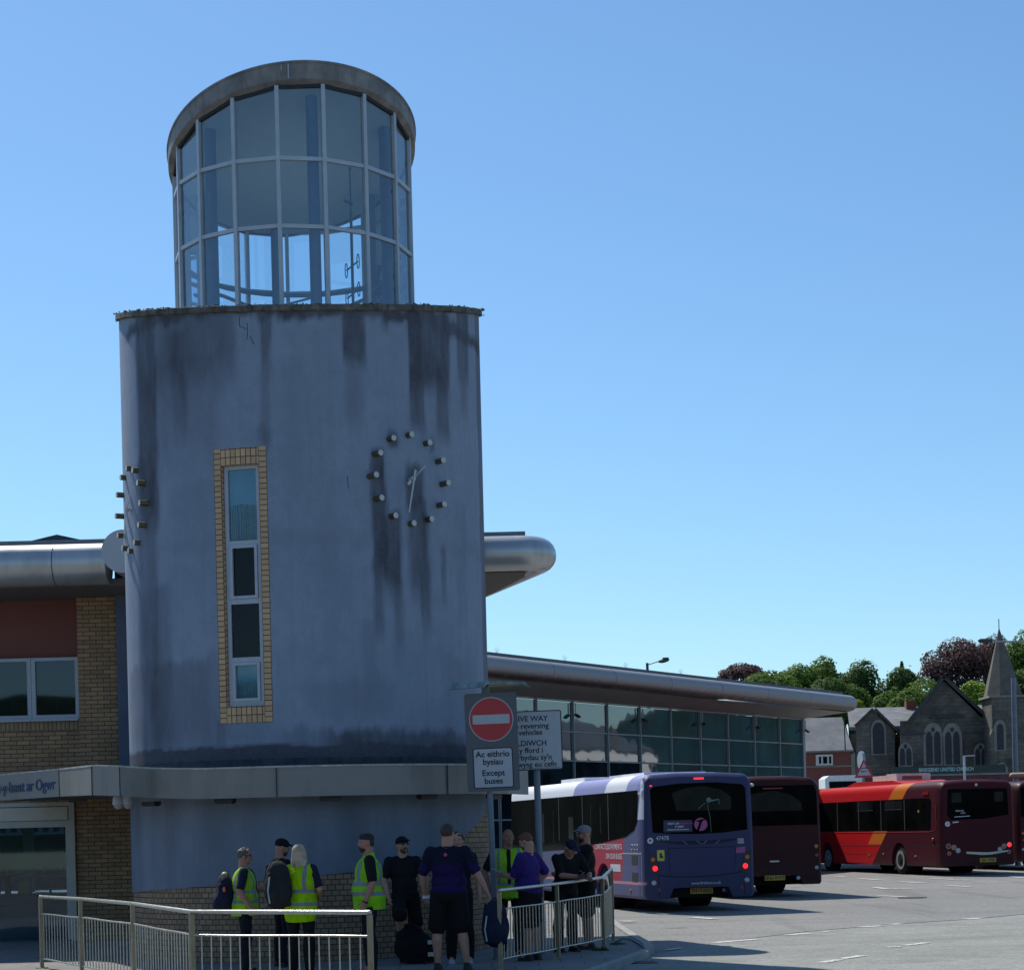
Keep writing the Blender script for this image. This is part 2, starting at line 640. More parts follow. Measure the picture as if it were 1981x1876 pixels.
# ---- parapet coping, rough with moss
mb = MB()
n = 180
prof = [(-0.16, -0.02), (-0.16, 0.05), (0.03, 0.055), (0.05, 0.045), (0.052, -0.03), (0.0, -0.04)]
for i in range(n):
    th = 360.0 * i / n
    for k, (dr, dz) in enumerate(prof):
        p = cyl(th, 0, RT + dr)
        q = cyl(th, 0)
        j = 0.005 * noise.noise((th * 0.35, 1.7, 0)) + 0.0015 * random.uniform(-1, 1) + (-0.006 if (i % 12) == 0 else 0)
        mb.v.append(Vector((p.x, p.y, ztop(q, dz) + j)))
for i in range(n):
    i2 = (i + 1) % n
    for k in range(6):
        k2 = (k + 1) % 6
        mb.f.append([i * 6 + k, i2 * 6 + k, i2 * 6 + k2, i * 6 + k2])
        mb.m.append(0)
        mb.uv.append(None)
for i in range(520):                                   # moss tufts, in colonies
    th = random.uniform(-95, 95)
    if noise.noise((th * 0.09, 4.2, 0)) < -0.05 + random.uniform(-.1, .1):
        continue
    p = cyl(th, 0, RT + random.uniform(-0.02, 0.085))
    s_ = random.uniform(0.004, 0.013)
    mb.ball((p.x, p.y, ztop(cyl(th, 0), random.choice((0.058, 0.05, 0.05, -0.03)))), (s_ * 1.5, s_, s_), None, 5, 4)
mb.build('parapet_coping', M['coping'], tower)
mb = MB()
ring = [Vector((cyl(a, 0, RT - 0.1).x, cyl(a, 0, RT - 0.1).y, ztop(cyl(a, 0), -0.3))) for a in range(0, 360, 6)]
mb.prism(ring, (0, 0, -0.1))
mb.build('roof_deck', mat('pale_roof_deck', (0.55, 0.55, 0.52), 0.8), tower)  # deck kept pale to bounce sunlight onto the lantern ceiling

# ---- base: header brick with a wavy lower edge of render above it
wav = [(-110, 0.90), (-85, 0.93), (-41, 1.03), (-15, 1.10), (0, 1.16), (12, 1.20), (24, 1.25), (35, 1.35), (47, 1.5), (58, 1.66), (70, 1.90), (82, 2.15), (110, 2.2)]


def zwav(th):
    for (a, za), (b, zb) in zip(wav, wav[1:]):
        if a <= th <= b:
            f = (th - a) / (b - a)
            return za + (zb - za) * f + 0.012 * noise.noise((th * 0.35, 0, 0))
    return 0.9 if th < -100 else 2.2


mb = MB()
for th in range(-115, 115, 2):
    a, b = cyl(th, -0.12, RT - 0.006), cyl(th + 2, -0.12, RT - 0.006)
    u0, u1 = th * RT * math.pi / 180, (th + 2) * RT * math.pi / 180
    za, zb = zwav(th) + 0.05, zwav(th + 2) + 0.05
    mb.add([a, b, Vector((b.x, b.y, zb)), Vector((a.x, a.y, za))], [(0, 1, 2, 3)], 0, [[(u0, -0.12), (u1, -0.12), (u1, zb), (u0, za)]])
mb.build('brick_base', M['brick_head'], tower, smooth=40)
mb = MB()
for th in range(-115, 115, 1):
    vs = []
    for r_ in (RT + 0.012, RT - 0.03):
        for q in (th, th + 1):
            p = cyl(q, 0, r_)
            vs += [Vector((p.x, p.y, zwav(q))), Vector((p.x, p.y, 2.45))]
    mb.add(vs, [(0, 2, 3, 1), (4, 6, 2, 0)])
lw = mb.build('lower_render', M['render'], tower, smooth=30)
sa_ = lw.data.attributes.new('stain_shade', 'FLOAT', 'POINT')
sa_.data.foreach_set('value', [0.45 + 0.45 * noise.noise((v.co.x * 2, v.co.y * 2, 0)) * (1 if v.co.z > 2 else 0.3) for v in lw.data.vertices])

# ---- slit window
win = MB()
IN = math.degrees(0.278 / RT)
zi0, zi1 = Z0 + 0.235, Z1 - 0.235
rb = RT + 0.006


def patch(mb, t0, t1, z0, z1, r, uvf, n=4, m=0):
    for i in range(n):
        a, b = t0 + (t1 - t0) * i / n, t0 + (t1 - t0) * (i + 1) / n
        ua, ub = (a - t0) * RT * math.pi / 180, (b - t0) * RT * math.pi / 180
        mb.add([cyl(a, z0, r), cyl(b, z0, r), cyl(b, z1, r), cyl(a, z1, r)], [(0, 1, 2, 3)], m, [[uvf(ua, 0), uvf(ub, 0), uvf(ub, z1 - z0), uvf(ua, z1 - z0)]])


mb = MB()
patch(mb, WTH - HW, WTH - IN, Z0, Z1, rb, lambda u, v: (u, v))
patch(mb, WTH + IN, WTH + HW, Z0, Z1, rb, lambda u, v: (u, v))
patch(mb, WTH - IN, WTH + IN, zi1, Z1, rb, lambda u, v: (v + 0.003, u + 0.004))
patch(mb, WTH - IN, WTH + IN, Z0, zi0, rb, lambda u, v: (v + 0.003, u + 0.004))
for s_ in (-1, 1):       # reveals and outer edge
    for r0, r1, an in ((rb, RT - 0.14, IN), (rb, RT - 0.03, HW)):
        p = [cyl(WTH + s_ * an, z, r) for z, r in ((zi0 if an == IN else Z0, r0), (zi0 if an == IN else Z0, r1), (zi1 if an == IN else Z1, r1), (zi1 if an == IN else Z1, r0))]
        mb.add(p, [(0, 1, 2, 3)], 0, [[(0, 0), (0.1, 0), (0.1, 3.3), (0, 3.3)]])
for z, r1, an in ((zi1, RT - 0.14, IN), (zi0, RT - 0.14, IN), (Z0, RT - 0.03, HW), (Z1, RT - 0.03, HW)):
    mb.add([cyl(WTH - an, z, rb), cyl(WTH + an, z, rb), cyl(WTH + an, z, r1), cyl(WTH - an, z, r1)], [(0, 1, 2, 3)], 0, [[(0, 0), (0.0, 0.5), (0.1, 0.5), (0.1, 0)]])
winp = mb.build('window', M['brick_trim'], tower)
wa = R(WTH)
wr = Vector((math.cos(wa), math.sin(wa), 0))          # to the right along the window
wo_ = Vector((math.sin(wa), -math.cos(wa), 0))         # outwards
wc = Vector((XC, YC, 0)) + wo_ * (RT - 0.075)
fm, g1, g2, cu = MB(), MB(), MB(), MB()


def wbox(mb, u0, u1, z0, z1, d0, d1):
    p = [wc + wr * u + wo_ * d for u in (u0, u1) for d in (d0, d1)]
    vs = [Vector((q.x, q.y, z)) for z in (z0, z1) for q in (p[0], p[2], p[3], p[1])]
    mb.add(vs, [(3, 2, 1, 0), (4, 5, 6, 7), (0, 1, 5, 4), (1, 2, 6, 5), (2, 3, 7, 6), (3, 0, 4, 7)])


FW = 0.262
wbox(fm, -FW, -FW + 0.055, zi0, zi1, -0.06, 0.0)
wbox(fm, FW - 0.055, FW, zi0, zi1, -0.06, 0.0)
rows = [(zi1, zi1 - 1.04), (zi1 - 1.10, zi1 - 1.85), (zi1 - 1.92, zi1 - 2.66), (zi1 - 2.73, zi0 + 0.03)]
wbox(fm, -FW + 0.055, FW - 0.055, zi1 - 0.05, zi1, -0.06, -0.001)
wbox(fm, -FW + 0.055, FW - 0.055, zi0, zi0 + 0.07, -0.06, -0.001)
for i in range(3):
    wbox(fm, -FW + 0.055, FW - 0.055, rows[i + 1][0], rows[i][1], -0.06, -0.001)
for i in (1, 3):          # opening casements sit proud
    a, b = rows[i][0] - 0.003, rows[i][1] + (0.04 if i == 3 else 0.003)
    for u0, u1, z0, z1 in ((-FW + 0.06, -FW + 0.1, b, a), (FW - 0.1, FW - 0.06, b, a), (-FW + 0.1, FW - 0.1, a - 0.04, a), (-FW + 0.1, FW - 0.1, b, b + 0.04)):
        wbox(fm, u0, u1, z0, z1, -0.05, 0.018)
for u in (-0.12, 0.13):
    wbox(fm, u, u + 0.025, zi0 + 0.03, zi0 + 0.042, 0, 0.004)
fm.build('frame', M['white_frame'], winp)
gm = [M['pane_sky'], M['pane_dark'], M['pane_dark'], M['pane_sky']]
for i in range(4):
    g = MB()
    wbox(g, -FW + 0.05, FW - 0.05, rows[i][1] - 0.01, rows[i][0] + 0.01, -0.042, -0.03)
    g.build('pane', gm[i], winp)
for zz0, zz1 in ((zi0 + 0.07, zi0 + 0.33), (rows[0][1], rows[0][1] + 0.5)):   # building reflection drawn as slats on the lowest and the top pane
    cu = MB()
    for k in range(16):
        u = -0.19 + 0.38 * k / 15
        wbox(cu, u - 0.005, u + random.uniform(0.004, 0.012), zz0, zz1 + random.uniform(-0.02, 0.02), -0.029, -0.0275)
    wbox(cu, -0.195, 0.195, zz0, zz0 + 0.012, -0.0295, -0.0278)
    cu.build('pane_reflection', M['pane_reflection'], winp)

# ---- lantern
RL = 1.78


def zr(x, y, d=0.0):
    return 12.22 - 0.285 * (y - YC) + 0.125 * (x - XC) + d


def lp(th, r, d=None, z=None):
    p = cyl(th, 0, r) + Vector((-0.06, 0, 0))
    return Vector((p.x, p.y, zr(p.x, p.y, d) if z is None else z))


mb = MB()
n = 96
rim = [(1.72, -0.29), (1.865, -0.25), (1.87, -0.03), (1.885, -0.03), (1.885, 0.0), (1.3, 0.05)]
for i in range(n):
    for r_, d in rim:
        mb.v.append(lp(360 * i / n, r_, d))
for i in range(n):
    i2 = (i + 1) % n
    for k in range(5):
        mb.f.append([i * 6 + k, i2 * 6 + k, i2 * 6 + k + 1, i * 6 + k + 1])
        mb.m.append(0)
        mb.uv.append(None)
mb.f.append([i * 6 + 5 for i in range(n)])
mb.m.append(0)
mb.uv.append(None)
lan = mb.build('lantern', mat('weathered_rim', (0.22, 0.21, 0.20), 0.6, 0.2, 0.35, 3, 0.1, 30, dirt=0.7), tower, smooth=30)
mb = MB()
mb.prism([lp(a, 1.73, -0.29) for a in range(0, 360, 5)], (0, 0, 0.05))
mb.build('ceiling', mat('lantern_ceiling', (0.66, 0.68, 0.60), 0.9, 0, 0.03), lan)
mb = MB()
mb.tube([lp(5, 1.88, -0.04), lp(5, 1.87, -0.24)], 0.009, 6)
mb.tube([lp(2, 1.88, -0.04), lp(2, 1.875, -0.12)], 0.006, 6)
mb.build('drip_stain', M['white_frame'], lan)
NM = 17
MA = [-0.6 + 360 / NM * i for i in range(NM)]
mu = MB()
for a in MA:
    p0, p1 = lp(a, RL, z=9.05), lp(a, RL, -0.27)
    rd = Vector((math.sin(R(a)), -math.cos(R(a)), 0))
    mu.bar(p0, p1, 0.058, 0.07, rd)
ZT1, ZT2 = 11.42, 10.45
hz = []
for z in (ZT1, ZT2):
    for i, a in enumerate(MA):
        b = MA[(i + 1) % NM] + (360 if i == NM - 1 else 0)
        m_ = R((a + b) / 2)
        mu.bar(lp(a, RL, z=z), lp(b, RL, z=z), 0.05, 0.055, (0, 0, 1))
hb = MB()
for i, a in enumerate(MA):
    b = a + 360 / NM
    hb.bar(lp(a, RL, -0.285), lp(b, RL, -0.285), 0.05, 0.05, (0, 0, 1))
hb.build('head_rail', M['dark'], lan)
mu.build('mullions', mat('lantern_mullion', (0.44, 0.47, 0.50), 0.45, 0.35, 0.08), lan)
gb = MB()
for i, a in enumerate(MA):
    b = a + 360 / NM
    q0, q1 = lp(a, RL - 0.005, z=9.0), lp(b, RL - 0.005, z=9.0)
    gb.add([q0, q1, lp(b, RL - 0.005, -0.28), lp(a, RL - 0.005, -0.28)], [(0, 1, 2, 3)])
gb.build('glass', M['lantern_glass'], lan)
cb = MB()
for a in (-46, 17, 70, 134, 197, 254):
    p = lp(a, 1.52, -0.28)
    cb.tube([(p.x, p.y, 9.0), p], 0.085, 12)
for z, r_, rr, a0, a1 in ((10.38, 1.62, 0.035, 96, 264), (10.12, 1.6, 0.03, 110, 250)):
    cb.tube([lp(a, r_, z=z + (0.12 * math.sin(a * 0.06) if z < 10.2 else 0)) for a in range(a0, a1 + 1, 12)], rr, 8)
for a, b in ((150, 110), (205, 165)):
    cb.bar(lp(a, 1.55, z=10.1), lp(b, 1.55, z=10.38), 0.03, 0.03)
cb.build('inner_columns', mat('inner_steel', (0.13, 0.18, 0.27), 0.6), lan, smooth=40)

ant = thing('radio_mast', 'thin whip aerial mast with loop dipoles standing inside the glass lantern', 'aerial', (at(681, 500, YC - 0.3).x, YC - 0.3, 9.0))
mb = MB()
bx, by = at(681, 500, YC - 0.3).x, YC - 0.3
mb.tube([(bx, by, 9.0), (bx, by, 11.1)], 0.022, 8)
mb.tube([(bx, by, 11.1), (bx, by, 11.75)], 0.012, 6)
mb.ball((bx, by, 11.75), 0.022, None, 8, 6)
mb.build('mast', M['dark'], ant)
mb = MB()
mb.tube([(bx - 0.10, by, 11.27), (bx + 0.03, by, 11.2)], 0.02, 6)
mb.build('bracket', M['dark'], ant)
for z in (10.28, 9.86):
    for s_ in (-1, 1):
        mb = MB()
        cx = bx + s_ * 0.09
        zz = z + s_ * 0.07
        mb.tube([(bx, by, z), (cx, by, zz)], 0.012, 6)
        mb.tube([(cx + 0.018 * math.cos(q), by, zz + 0.11 * math.sin(q)) for q in [k * math.pi / 8 for k in range(17)]], 0.008, 5, caps=False)
        mb.build('dipole', M['dark'], ant)

# ---- clocks: twelve pegs whose caps share one plane
M['peg_side'] = mat('peg_brass', (0.16, 0.13, 0.075), 0.4, 0.7, 0.2, 30)
M['peg_cap'] = mat('peg_cap', (0.55, 0.53, 0.47), 0.45, 0.3, 0.12, 60)
M['hand'] = mat('clock_hand', (0.46, 0.47, 0.47), 0.4, 0.3, 0.05)


def clock(th, dist, zc, rad, label):
    a = R(th)
    out = Vector((math.sin(a), -math.cos(a), 0))
    rt = Vector((math.cos(a), math.sin(a), 0))
    up = Vector((0, 0, 1))
    c = Vector((XC, YC, zc)) + out * dist
    mb = MB()
    mb.disc(c + out * -0.02, out, 0.036, 0.045, 20)
    mb.tube([c - out * (dist - RT + 0.02), c], 0.02, 10)
    ck = mb.build('clock', M['hand'], tower, smooth=40, label=label)
    for k in range(12):
        q = R(30 * k)
        p = c + rt * math.sin(q) * rad + up * math.cos(q) * rad
        lat = (p - Vector((XC, YC, p.z))).dot(rt)
        dep = dist - math.sqrt(RT * RT - lat * lat)
        mb = MB()
        mb.tube([p - out * (dep + 0.03), p], 0.041, 18, True, 0)
        mb.disc(p, out, 0.041, 0.006, 18, 1)
        mb.build('peg', [M['peg_side'], M['peg_cap']], ck, smooth=40)
    # minute hand towards 32 minutes, hour hand towards half past one
    qa = R(192)
    dm = rt * math.sin(qa) + up * math.cos(qa)
    sm = out.cross(dm)
    mb = MB()
    b = c + out * 0.03
    mb.prism([b - dm * 0.125 - sm * 0.018, b - dm * 0.125 + sm * 0.018, b + sm * 0.013, b + dm * 0.5 + sm * 0.011, b + dm * 0.5 - sm * 0.011, b - sm * 0.013], out * 0.006)
    mb.build('minute_hand', M['hand'], ck)
    qa = R(47)
    dh = rt * math.sin(qa) + up * math.cos(qa)
    sh = out.cross(dh)
    b = c + out * 0.012
    mb = MB()
    for s_ in (-1, 1):
        mb.bar(b + sh * s_ * 0.014 + dh * 0.02, b + dh * 0.29 + sh * s_ * 0.004, 0.008, 0.006, out)
    mb.bar(b - dh * 0.13, b - dh * 0.05, 0.045, 0.006, out)
    mb.build('hour_hand', M['hand'], ck)


clock(38.5, RT + 0.10, 6.72, 0.625, 'clock on the right of the slit window, faced by the camera')
clock(-62.5, RT + 0.06, 6.54, 0.60, 'clock on the sunlit left flank, seen almost edge on')

# ---- canopy fascia round the tower and along the station front
FZ0, FZ1 = 2.27, 2.67
path = [(-8.9, 32.6), (-8.2, 31.55), (-6.95, 29.6)]
pL = at(115, 1530, 30.0)
pa = [at(-60, 1530, 32.4), at(2, 1528, 31.4), at(115, 1525, 29.6), at(178, 1520, 27.4), at(232, 1518, 26.9)]
pts = [(p.x, p.y) for p in pa]
rc = 3.3
a_s = math.degrees(math.atan2(pts[-1][0] - XC, -(pts[-1][1] - YC)))
for a in range(-40, 96, 4):
    p = cyl(a, 0, rc)
    if p.x > pts[-1][0] + 0.3:
        pts.append((p.x, p.y))
canopy_pts = pts
can = thing('entrance_canopy', 'pale metal fascia canopy wrapping the foot of the tower above the heads of the people', 'canopy', (XC, YC - 3, 0))


def strip(mb, pl, z0, z1, th, zf=None):
    n = len(pl)
    ins = []
    for i, p in enumerate(pl):
        a = Vector(pl[max(0, i - 1)])
        b = Vector(pl[min(n - 1, i + 1)])
        d = (b - a).normalized()
        nn = Vector((-d.y, d.x))
        ins.append((p[0] + nn.x * th, p[1] + nn.y * th))
    for i in range(n - 1):
        z0a, z0b = (zf(pl[i])[0], zf(pl[i + 1])[0]) if zf else (z0, z0)
        z1a, z1b = (zf(pl[i])[1], zf(pl[i + 1])[1]) if zf else (z1, z1)
        vs = [(*pl[i], z0a), (*pl[i + 1], z0b), (*pl[i + 1], z1b), (*pl[i], z1a), (*ins[i], z0a), (*ins[i + 1], z0b), (*ins[i + 1], z1b), (*ins[i], z1a)]
        mb.add(vs, [(0, 1, 2, 3), (7, 6, 5, 4), (3, 2, 6, 7), (4, 5, 1, 0)] + ([(0, 3, 7, 4)] if i == 0 else []) + ([(1, 5, 6, 2)] if i == n - 2 else []))


mb = MB()
def lift(p):
    return 0.15 * sstep((-3.9 - p[0]) / 3.0)


strip(mb, canopy_pts, FZ0, FZ1, 0.05, lambda p: (FZ0 + lift(p), FZ1 + lift(p)))
mb.build('fascia', M['fascia'], can, smooth=25)
mb = MB()
strip(mb, [(p[0], p[1] - 0.012) for p in canopy_pts], FZ1 - 0.002, FZ1 + 0.022, 0.09, lambda p: (FZ1 - 0.002 + lift(p), FZ1 + 0.022 + lift(p)))
mb.build('top_trim', mat('pale_trim', (0.42, 0.42, 0.38), 0.6, 0.1, 0.3, 8, dirt=0.5), can, smooth=25)
# soffit and roof sheet of the canopy: from the fascia back to the walls
mb = MB()
for i in range(len(canopy_pts) - 1):
    a, b = canopy_pts[i], canopy_pts[i + 1]

    def back(p):
        v = Vector((p[0] - XC, p[1] - YC))
        if v.length > 3.45:
            return (p[0] + 0.6, 34.4) if p[0] < -6.2 else (XC - 2.0, YC)
        v = v.normalized() * (RT - 0.1)
        return (XC + v.x, YC + v.y)
    a2, b2 = back(a), back(b)
    for z in (FZ0 + 0.05, FZ1 - 0.04):
        mb.add([(*a, z + lift(a)), (*b, z + lift(b)), (*b2, z + lift(b)), (*a2, z + lift(a))], [(0, 1, 2, 3)])
mb.build('soffit', mat('canopy_soffit', (0.10, 0.10, 0.10), 0.8), can)
for x in (115.5, 178, 231, 535, 905):      # panel joints
    pass
mb = MB()
jj = [(pts[2], 0), (pts[3], 0), (pts[4], 0)]
for x, r_ in ((535, rc), (866, rc)):
    a, z = cyl_hit(x, 1510, rc)
    p = cyl(a, 0, rc + 0.004)
    jj.append(((p.x, p.y), a))
for (px, py), a in jj:
    mb = MB()
    mb.box(px - 0.006, px + 0.006, py - 0.012, py + 0.01, FZ0 + lift((px, py)), FZ1 + 0.001 + lift((px, py)))
    mb.build('panel_joint', M['dark'], can)
mb = MB()          # wet black upstand between fascia and tower
for a in range(-100, 100, 4):
    p, q = cyl(a, FZ1 - 0.03, RT + 0.012), cyl(a + 4, FZ1 - 0.03, RT + 0.012)
    mb.add([p, q, q + Vector((0, 0, 0.18)), p + Vector((0, 0, 0.17))], [(0, 1, 2, 3)])
    p2, q2 = cyl(a, 0, RT + 0.12), cyl(a + 4, 0, RT + 0.12)
mb.build('upstand', M['lead'], can, smooth=40)
# lettering on the station sign panel
p0, p1 = Vector((*pts[0], 0)), Vector((*pts[2], 0))
M['sign_blue'] = mat('sign_blue', (0.012, 0.045, 0.15), 0.5)
A_, B_ = at(-60, 1530, 32.4), at(115, 1525, 29.6)
A_.z = B_.z = 0
dx = (B_ - A_).normalized()
qq = at(104, 1530, 29.85)
base = Vector((B_.x, B_.y, 0)) - dx * 0.13
M_ = frame(Vector((base.x, base.y, 2.61)) + dx.cross(Vector((0, 0, 1))) * 0.004, dx, (0, 0, 1))
text_part('Pen-y-bont ar Ogwr', 0.25, M_, M['sign_blue'], can, 'RIGHT', 0.002, 0.004, 'lettering', 1.25)

for i, (x, y) in enumerate(((133, 1555), (290, 1548), (434, 1545), (640, 1540), (828, 1537), (975, 1536))):
    if x < 200:
        p = Vector((at(x, y, 29.3).x, 29.9, FZ0 + 0.13))
    else:
        a, z = cyl_hit(x if x < 900 else 900, 1540, 3.12)
        if x > 900:
            a += 14
        p = cyl(a, FZ0, 3.1)
    lab = ['black soffit lamp under the fascia above the shop window corner', 'black soffit lamp beside the two dome cameras',
           'black soffit lamp above the backpack man and the capped man', 'black soffit lamp above the blonde woman and the bearded vest man',
           'black soffit lamp above the big man in the polo shirt', 'black soffit lamp just behind the no entry sign pole'][i]
    o = thing('soffit_lamp', lab, 'lamp', p, R(a) if x > 200 else 0, 'black lamps under the canopy edge')
    mb = MB()
    mb.box(-0.14, 0.14, -0.06, 0.06, -0.055, 0.0)
    mb.box(-0.12, 0.12, -0.05, 0.05, -0.068, -0.055)
    mb.build('lamp_housing', M['dark'], o, local=True)
for i, x in enumerate((229, 248)):
    p = at(x, 1551, 27.6)
    o = thing('dome_camera', ['white dome security camera hanging furthest left under the fascia', 'white dome security camera next to the black soffit lamp'][i], 'security camera', (p.x, p.y, FZ0 + 0.03), 0, 'dome cameras under the canopy')
    mb = MB()
    mb.tube([(p.x, p.y, FZ0 + 0.08), (p.x, p.y, FZ0 - 0.03)], [0.075, 0.085], 18)
    mb.build('bracket', M['white_frame'], o, smooth=40)
    mb = MB()
    mb.ball((p.x, p.y, FZ0 - 0.04), (0.07, 0.07, 0.055), None, 16, 10)
    mb.build('dome', M['concrete'], o, smooth=60)
# ================================================================== station building, left of the tower
M['soffit'] = mat('dark_soffit', (0.11, 0.10, 0.095), 0.8)
M['redpanel'] = mat('red_brown_panel', (0.20, 0.065, 0.05), 0.7, 0, 0.06, 2)
M['tube'] = mat('silver_tube', (0.50, 0.51, 0.51), 0.33, 0.55, 0.08, 1.5, 0.03, 12, dirt=0.35)
M['blue_wall'] = M['render']

stn = thing('station_building', 'buff brick station building with a red-brown panel over white windows, left of the tower', 'building', (-9, 34.4, 0))
YF = 34.4
xl = -13.0


def X(x, y, Y):
    return at(x, y, Y).x


def Z(x, y, Y):
    return at(x, y, Y).z


mb = MB()
# pier beside the tower (upper and lower), wall under the window, wall left
px0, px1 = X(151, 1300, YF), X(228, 1300, YF)
mb.box(px0, px1, YF, YF + 0.6, 2.3, 6.14)
pl0, pl1 = X(160, 1600, YF), X(247, 1600, YF)
mb.box(pl0, pl1 + 0.1, YF, YF + 0.6, -0.05, 2.3)
mb.box(X(143, 1600, YF), pl0, YF + 0.1, YF + 0.6, -0.05, 2.5)
zs = Z(60, 1393, YF)
mb.box(xl, px0, YF + 0.12, YF + 0.6, 2.3, zs - 0.17)
mb.build('wall', M['brick'], stn)
mb = MB()
p = [(xl, YF + 0.10, zs - 0.17), (px0, YF + 0.10, zs - 0.17), (px0, YF + 0.10, zs), (xl, YF + 0.10, zs)]
mb.add(p, [(0, 1, 2, 3)], 0, [[(p_[2] - zs + 0.225, p_[0]) for p_ in p]])
q = [(xl, YF + 0.1, zs), (px0, YF + 0.1, zs), (px0, YF + 0.4, zs), (xl, YF + 0.4, zs)]
mb.add(q, [(0, 1, 2, 3)], 0, [[(0, 0), (0, 1), (0.2, 1), (0.2, 0)]])
mb.build('soldier_course', brick_mat('soldier_brick', (0.40, 0.29, 0.18), (0.33, 0.235, 0.145), (0.03, 0.025, 0.022), bw=0.225, off=0.0), stn)
zt0, zt1 = Z(60, 1272, YF), Z(60, 1160, YF)
mb = MB()
mb.box(xl, px0, YF + 0.30, YF + 0.5, zt0, zt1 + 0.1)
mb.build('infill_panel', M['redpanel'], stn)
# first-floor windows
zw0, zw1 = Z(60, 1391, YF), Z(60, 1271, YF)
xe = [X(-75, 1300, YF), X(55.5, 1300, YF), px0 - 0.02]
for i in range(2):
    w = MB()
    a, b = xe[i] + 0.003, xe[i + 1] - 0.003
    for bx_ in ((a, a + 0.07, zw0, zw1), (b - 0.07, b, zw0, zw1), (a + 0.07, b - 0.07, zw1 - 0.06, zw1), (a + 0.07, b - 0.07, zw0, zw0 + 0.08)):
        w.box(bx_[0], bx_[1], YF + 0.16, YF + 0.24, bx_[2], bx_[3])
    w.box(a, b, YF + 0.02, YF + 0.16, zw0 - 0.035, zw0 - 0.002)
    for u in (0.25, 0.8):
        w.box(a + u * (b - a), a + u * (b - a) + 0.03, YF + 0.155, YF + 0.16, zw0 + 0.03, zw0 + 0.04)
    wo2 = w.build('window', M['white_frame'], stn)
    g = MB()
    g.box(a + 0.06, b - 0.06, YF + 0.205, YF + 0.215, zw0 + 0.07, zw1 - 0.05)
    g.build('pane', glass_mat('office_glass', (0.32, 0.40, 0.44), 0.015, wav=0.0) if i == 0 else bpy.data.materials['office_glass'], wo2)
M['screen'] = mat('monitor_back', (0.10, 0.16, 0.20), 0.5)
for i, (x, y0, y1, w_) in enumerate(((32, 1358, 1374, 22), (103, 1344, 1374, 17), (137, 1357, 1374, 28))):
    a, b = at(x - w_ / 2, y1, YF + 0.8), at(x + w_ / 2, y0, YF + 0.8)
    o = thing('monitor', ['small pale monitor back behind the left office window', 'tall pale box file on the sill behind the right office window', 'low pale printer beside the tall box on the office sill'][i], 'office item', ((a.x + b.x) / 2, YF + 0.8, a.z))
    mb = MB()
    mb.box(a.x, b.x, YF + 0.74, YF + 0.8, a.z, b.z)
    mb.box(a.x + 0.04, b.x - 0.04, YF + 0.725, YF + 0.74, a.z + 0.03, b.z - 0.03)
    mb.build('case', M['screen'], o)
# office inside
mb = MB()
mb.box(xl, px1, YF + 3.5, YF + 3.6, 2.5, 6.2)
mb.box(xl, px1, YF + 0.62, YF + 3.5, 2.75, 2.8)
mb.box(xl, px1, YF + 0.62, YF + 3.5, zt1 - 0.02, zt1 + 0.05)
mb.box(xl, px0 - 0.3, YF + 0.62, YF + 1.4, zw0 - 0.03, zw0 - 0.002)
mb.build('office_interior', mat('office_dark', (0.03, 0.035, 0.04), 0.8), stn)
# rendered link wall between pier and tower
mb = MB()
mb.box(px1 + 0.004, XC - 1.5, YF - 0.10, YF + 0.4, 2.4, 7.0)
mb.build('rendered_link', mat('blue_render_plain', (0.11, 0.14, 0.20), 0.9, 0, 0.15, 1.2, 0.2, 50, 0.2), stn)

# shopfront
zd = Z(60, 1552, YF)
xr = X(143, 1600, YF)
mb = MB()
mb.box(xr - 0.10, xr, YF + 0.05, YF + 0.2, 0.0, zd)
mb.box(xl, xr - 0.10, YF + 0.05, YF + 0.2, zd - 0.07, zd)
mb.box(xr - 0.17, xr - 0.104, YF + 0.08, YF + 0.18, 0.02, Z(60, 1588, YF))
mb.box(xl, xr - 0.104, YF + 0.07, YF + 0.19, Z(60, 1597, YF) - 0.03, Z(60, 1588, YF))
sf = mb.build('shopfront', mat('shop_frame', (0.46, 0.45, 0.40), 0.5, 0.2, 0.08, 3, dirt=0.2), stn)
mb = MB()
mb.box(xl, xr - 0.12, YF + 0.055, YF + 0.15, Z(60, 1588, YF) + 0.01, zd - 0.085)
mb.build('header_panel', mat('cream_panel', (0.62, 0.58, 0.46), 0.6, 0, 0.05), sf)
mb = MB()
mb.box(xl, xr - 0.16, YF + 0.11, YF + 0.12, 0.03, Z(60, 1595, YF))
mb.build('glass', glass_mat('shop_glass', (0.62, 0.72, 0.78), 0.01), sf)
# made-up hall behind the glass, standing in for the view it mirrors
mb = MB()
mb.box(-20, xr + 0.3, YF + 0.3, 52, -0.02, 0.012)
mb.build('hall_floor', mat('hall_floor_blue', (0.12, 0.24, 0.34), 0.35, 0, 0.1, 1.2), stn)
mb = MB()
mb.box(-20, xr + 0.3, 46.9, 52, 0.02, 0.50)
mb.box(-20, xr + 0.3, 46.2, 46.9, 0.02, 0.26)
mb.build('hall_plinth', mat('hall_plinth_blue', (0.05, 0.12, 0.17), 0.6), stn)
mb = MB()
mb.box(-20, xr + 0.3, 52, 52.1, -0.1, 3.2)
mb.box(xr + 0.3, xr + 0.4, YF + 0.6, 52, -0.1, 3.2)
mb.box(-20, xr + 0.3, YF + 0.62, 49.5, 2.9, 3.0)  # ceiling stops short so daylight enters the made-up hall
mb.build('hall_walls', mat('hall_dark', (0.012, 0.016, 0.018), 0.8), stn)
mb = MB()
for i in range(40):
    x = -19.5 + i * 0.28
    mb.box(x, x + 0.12, 51.8, 51.85, 2.0, 3.1)
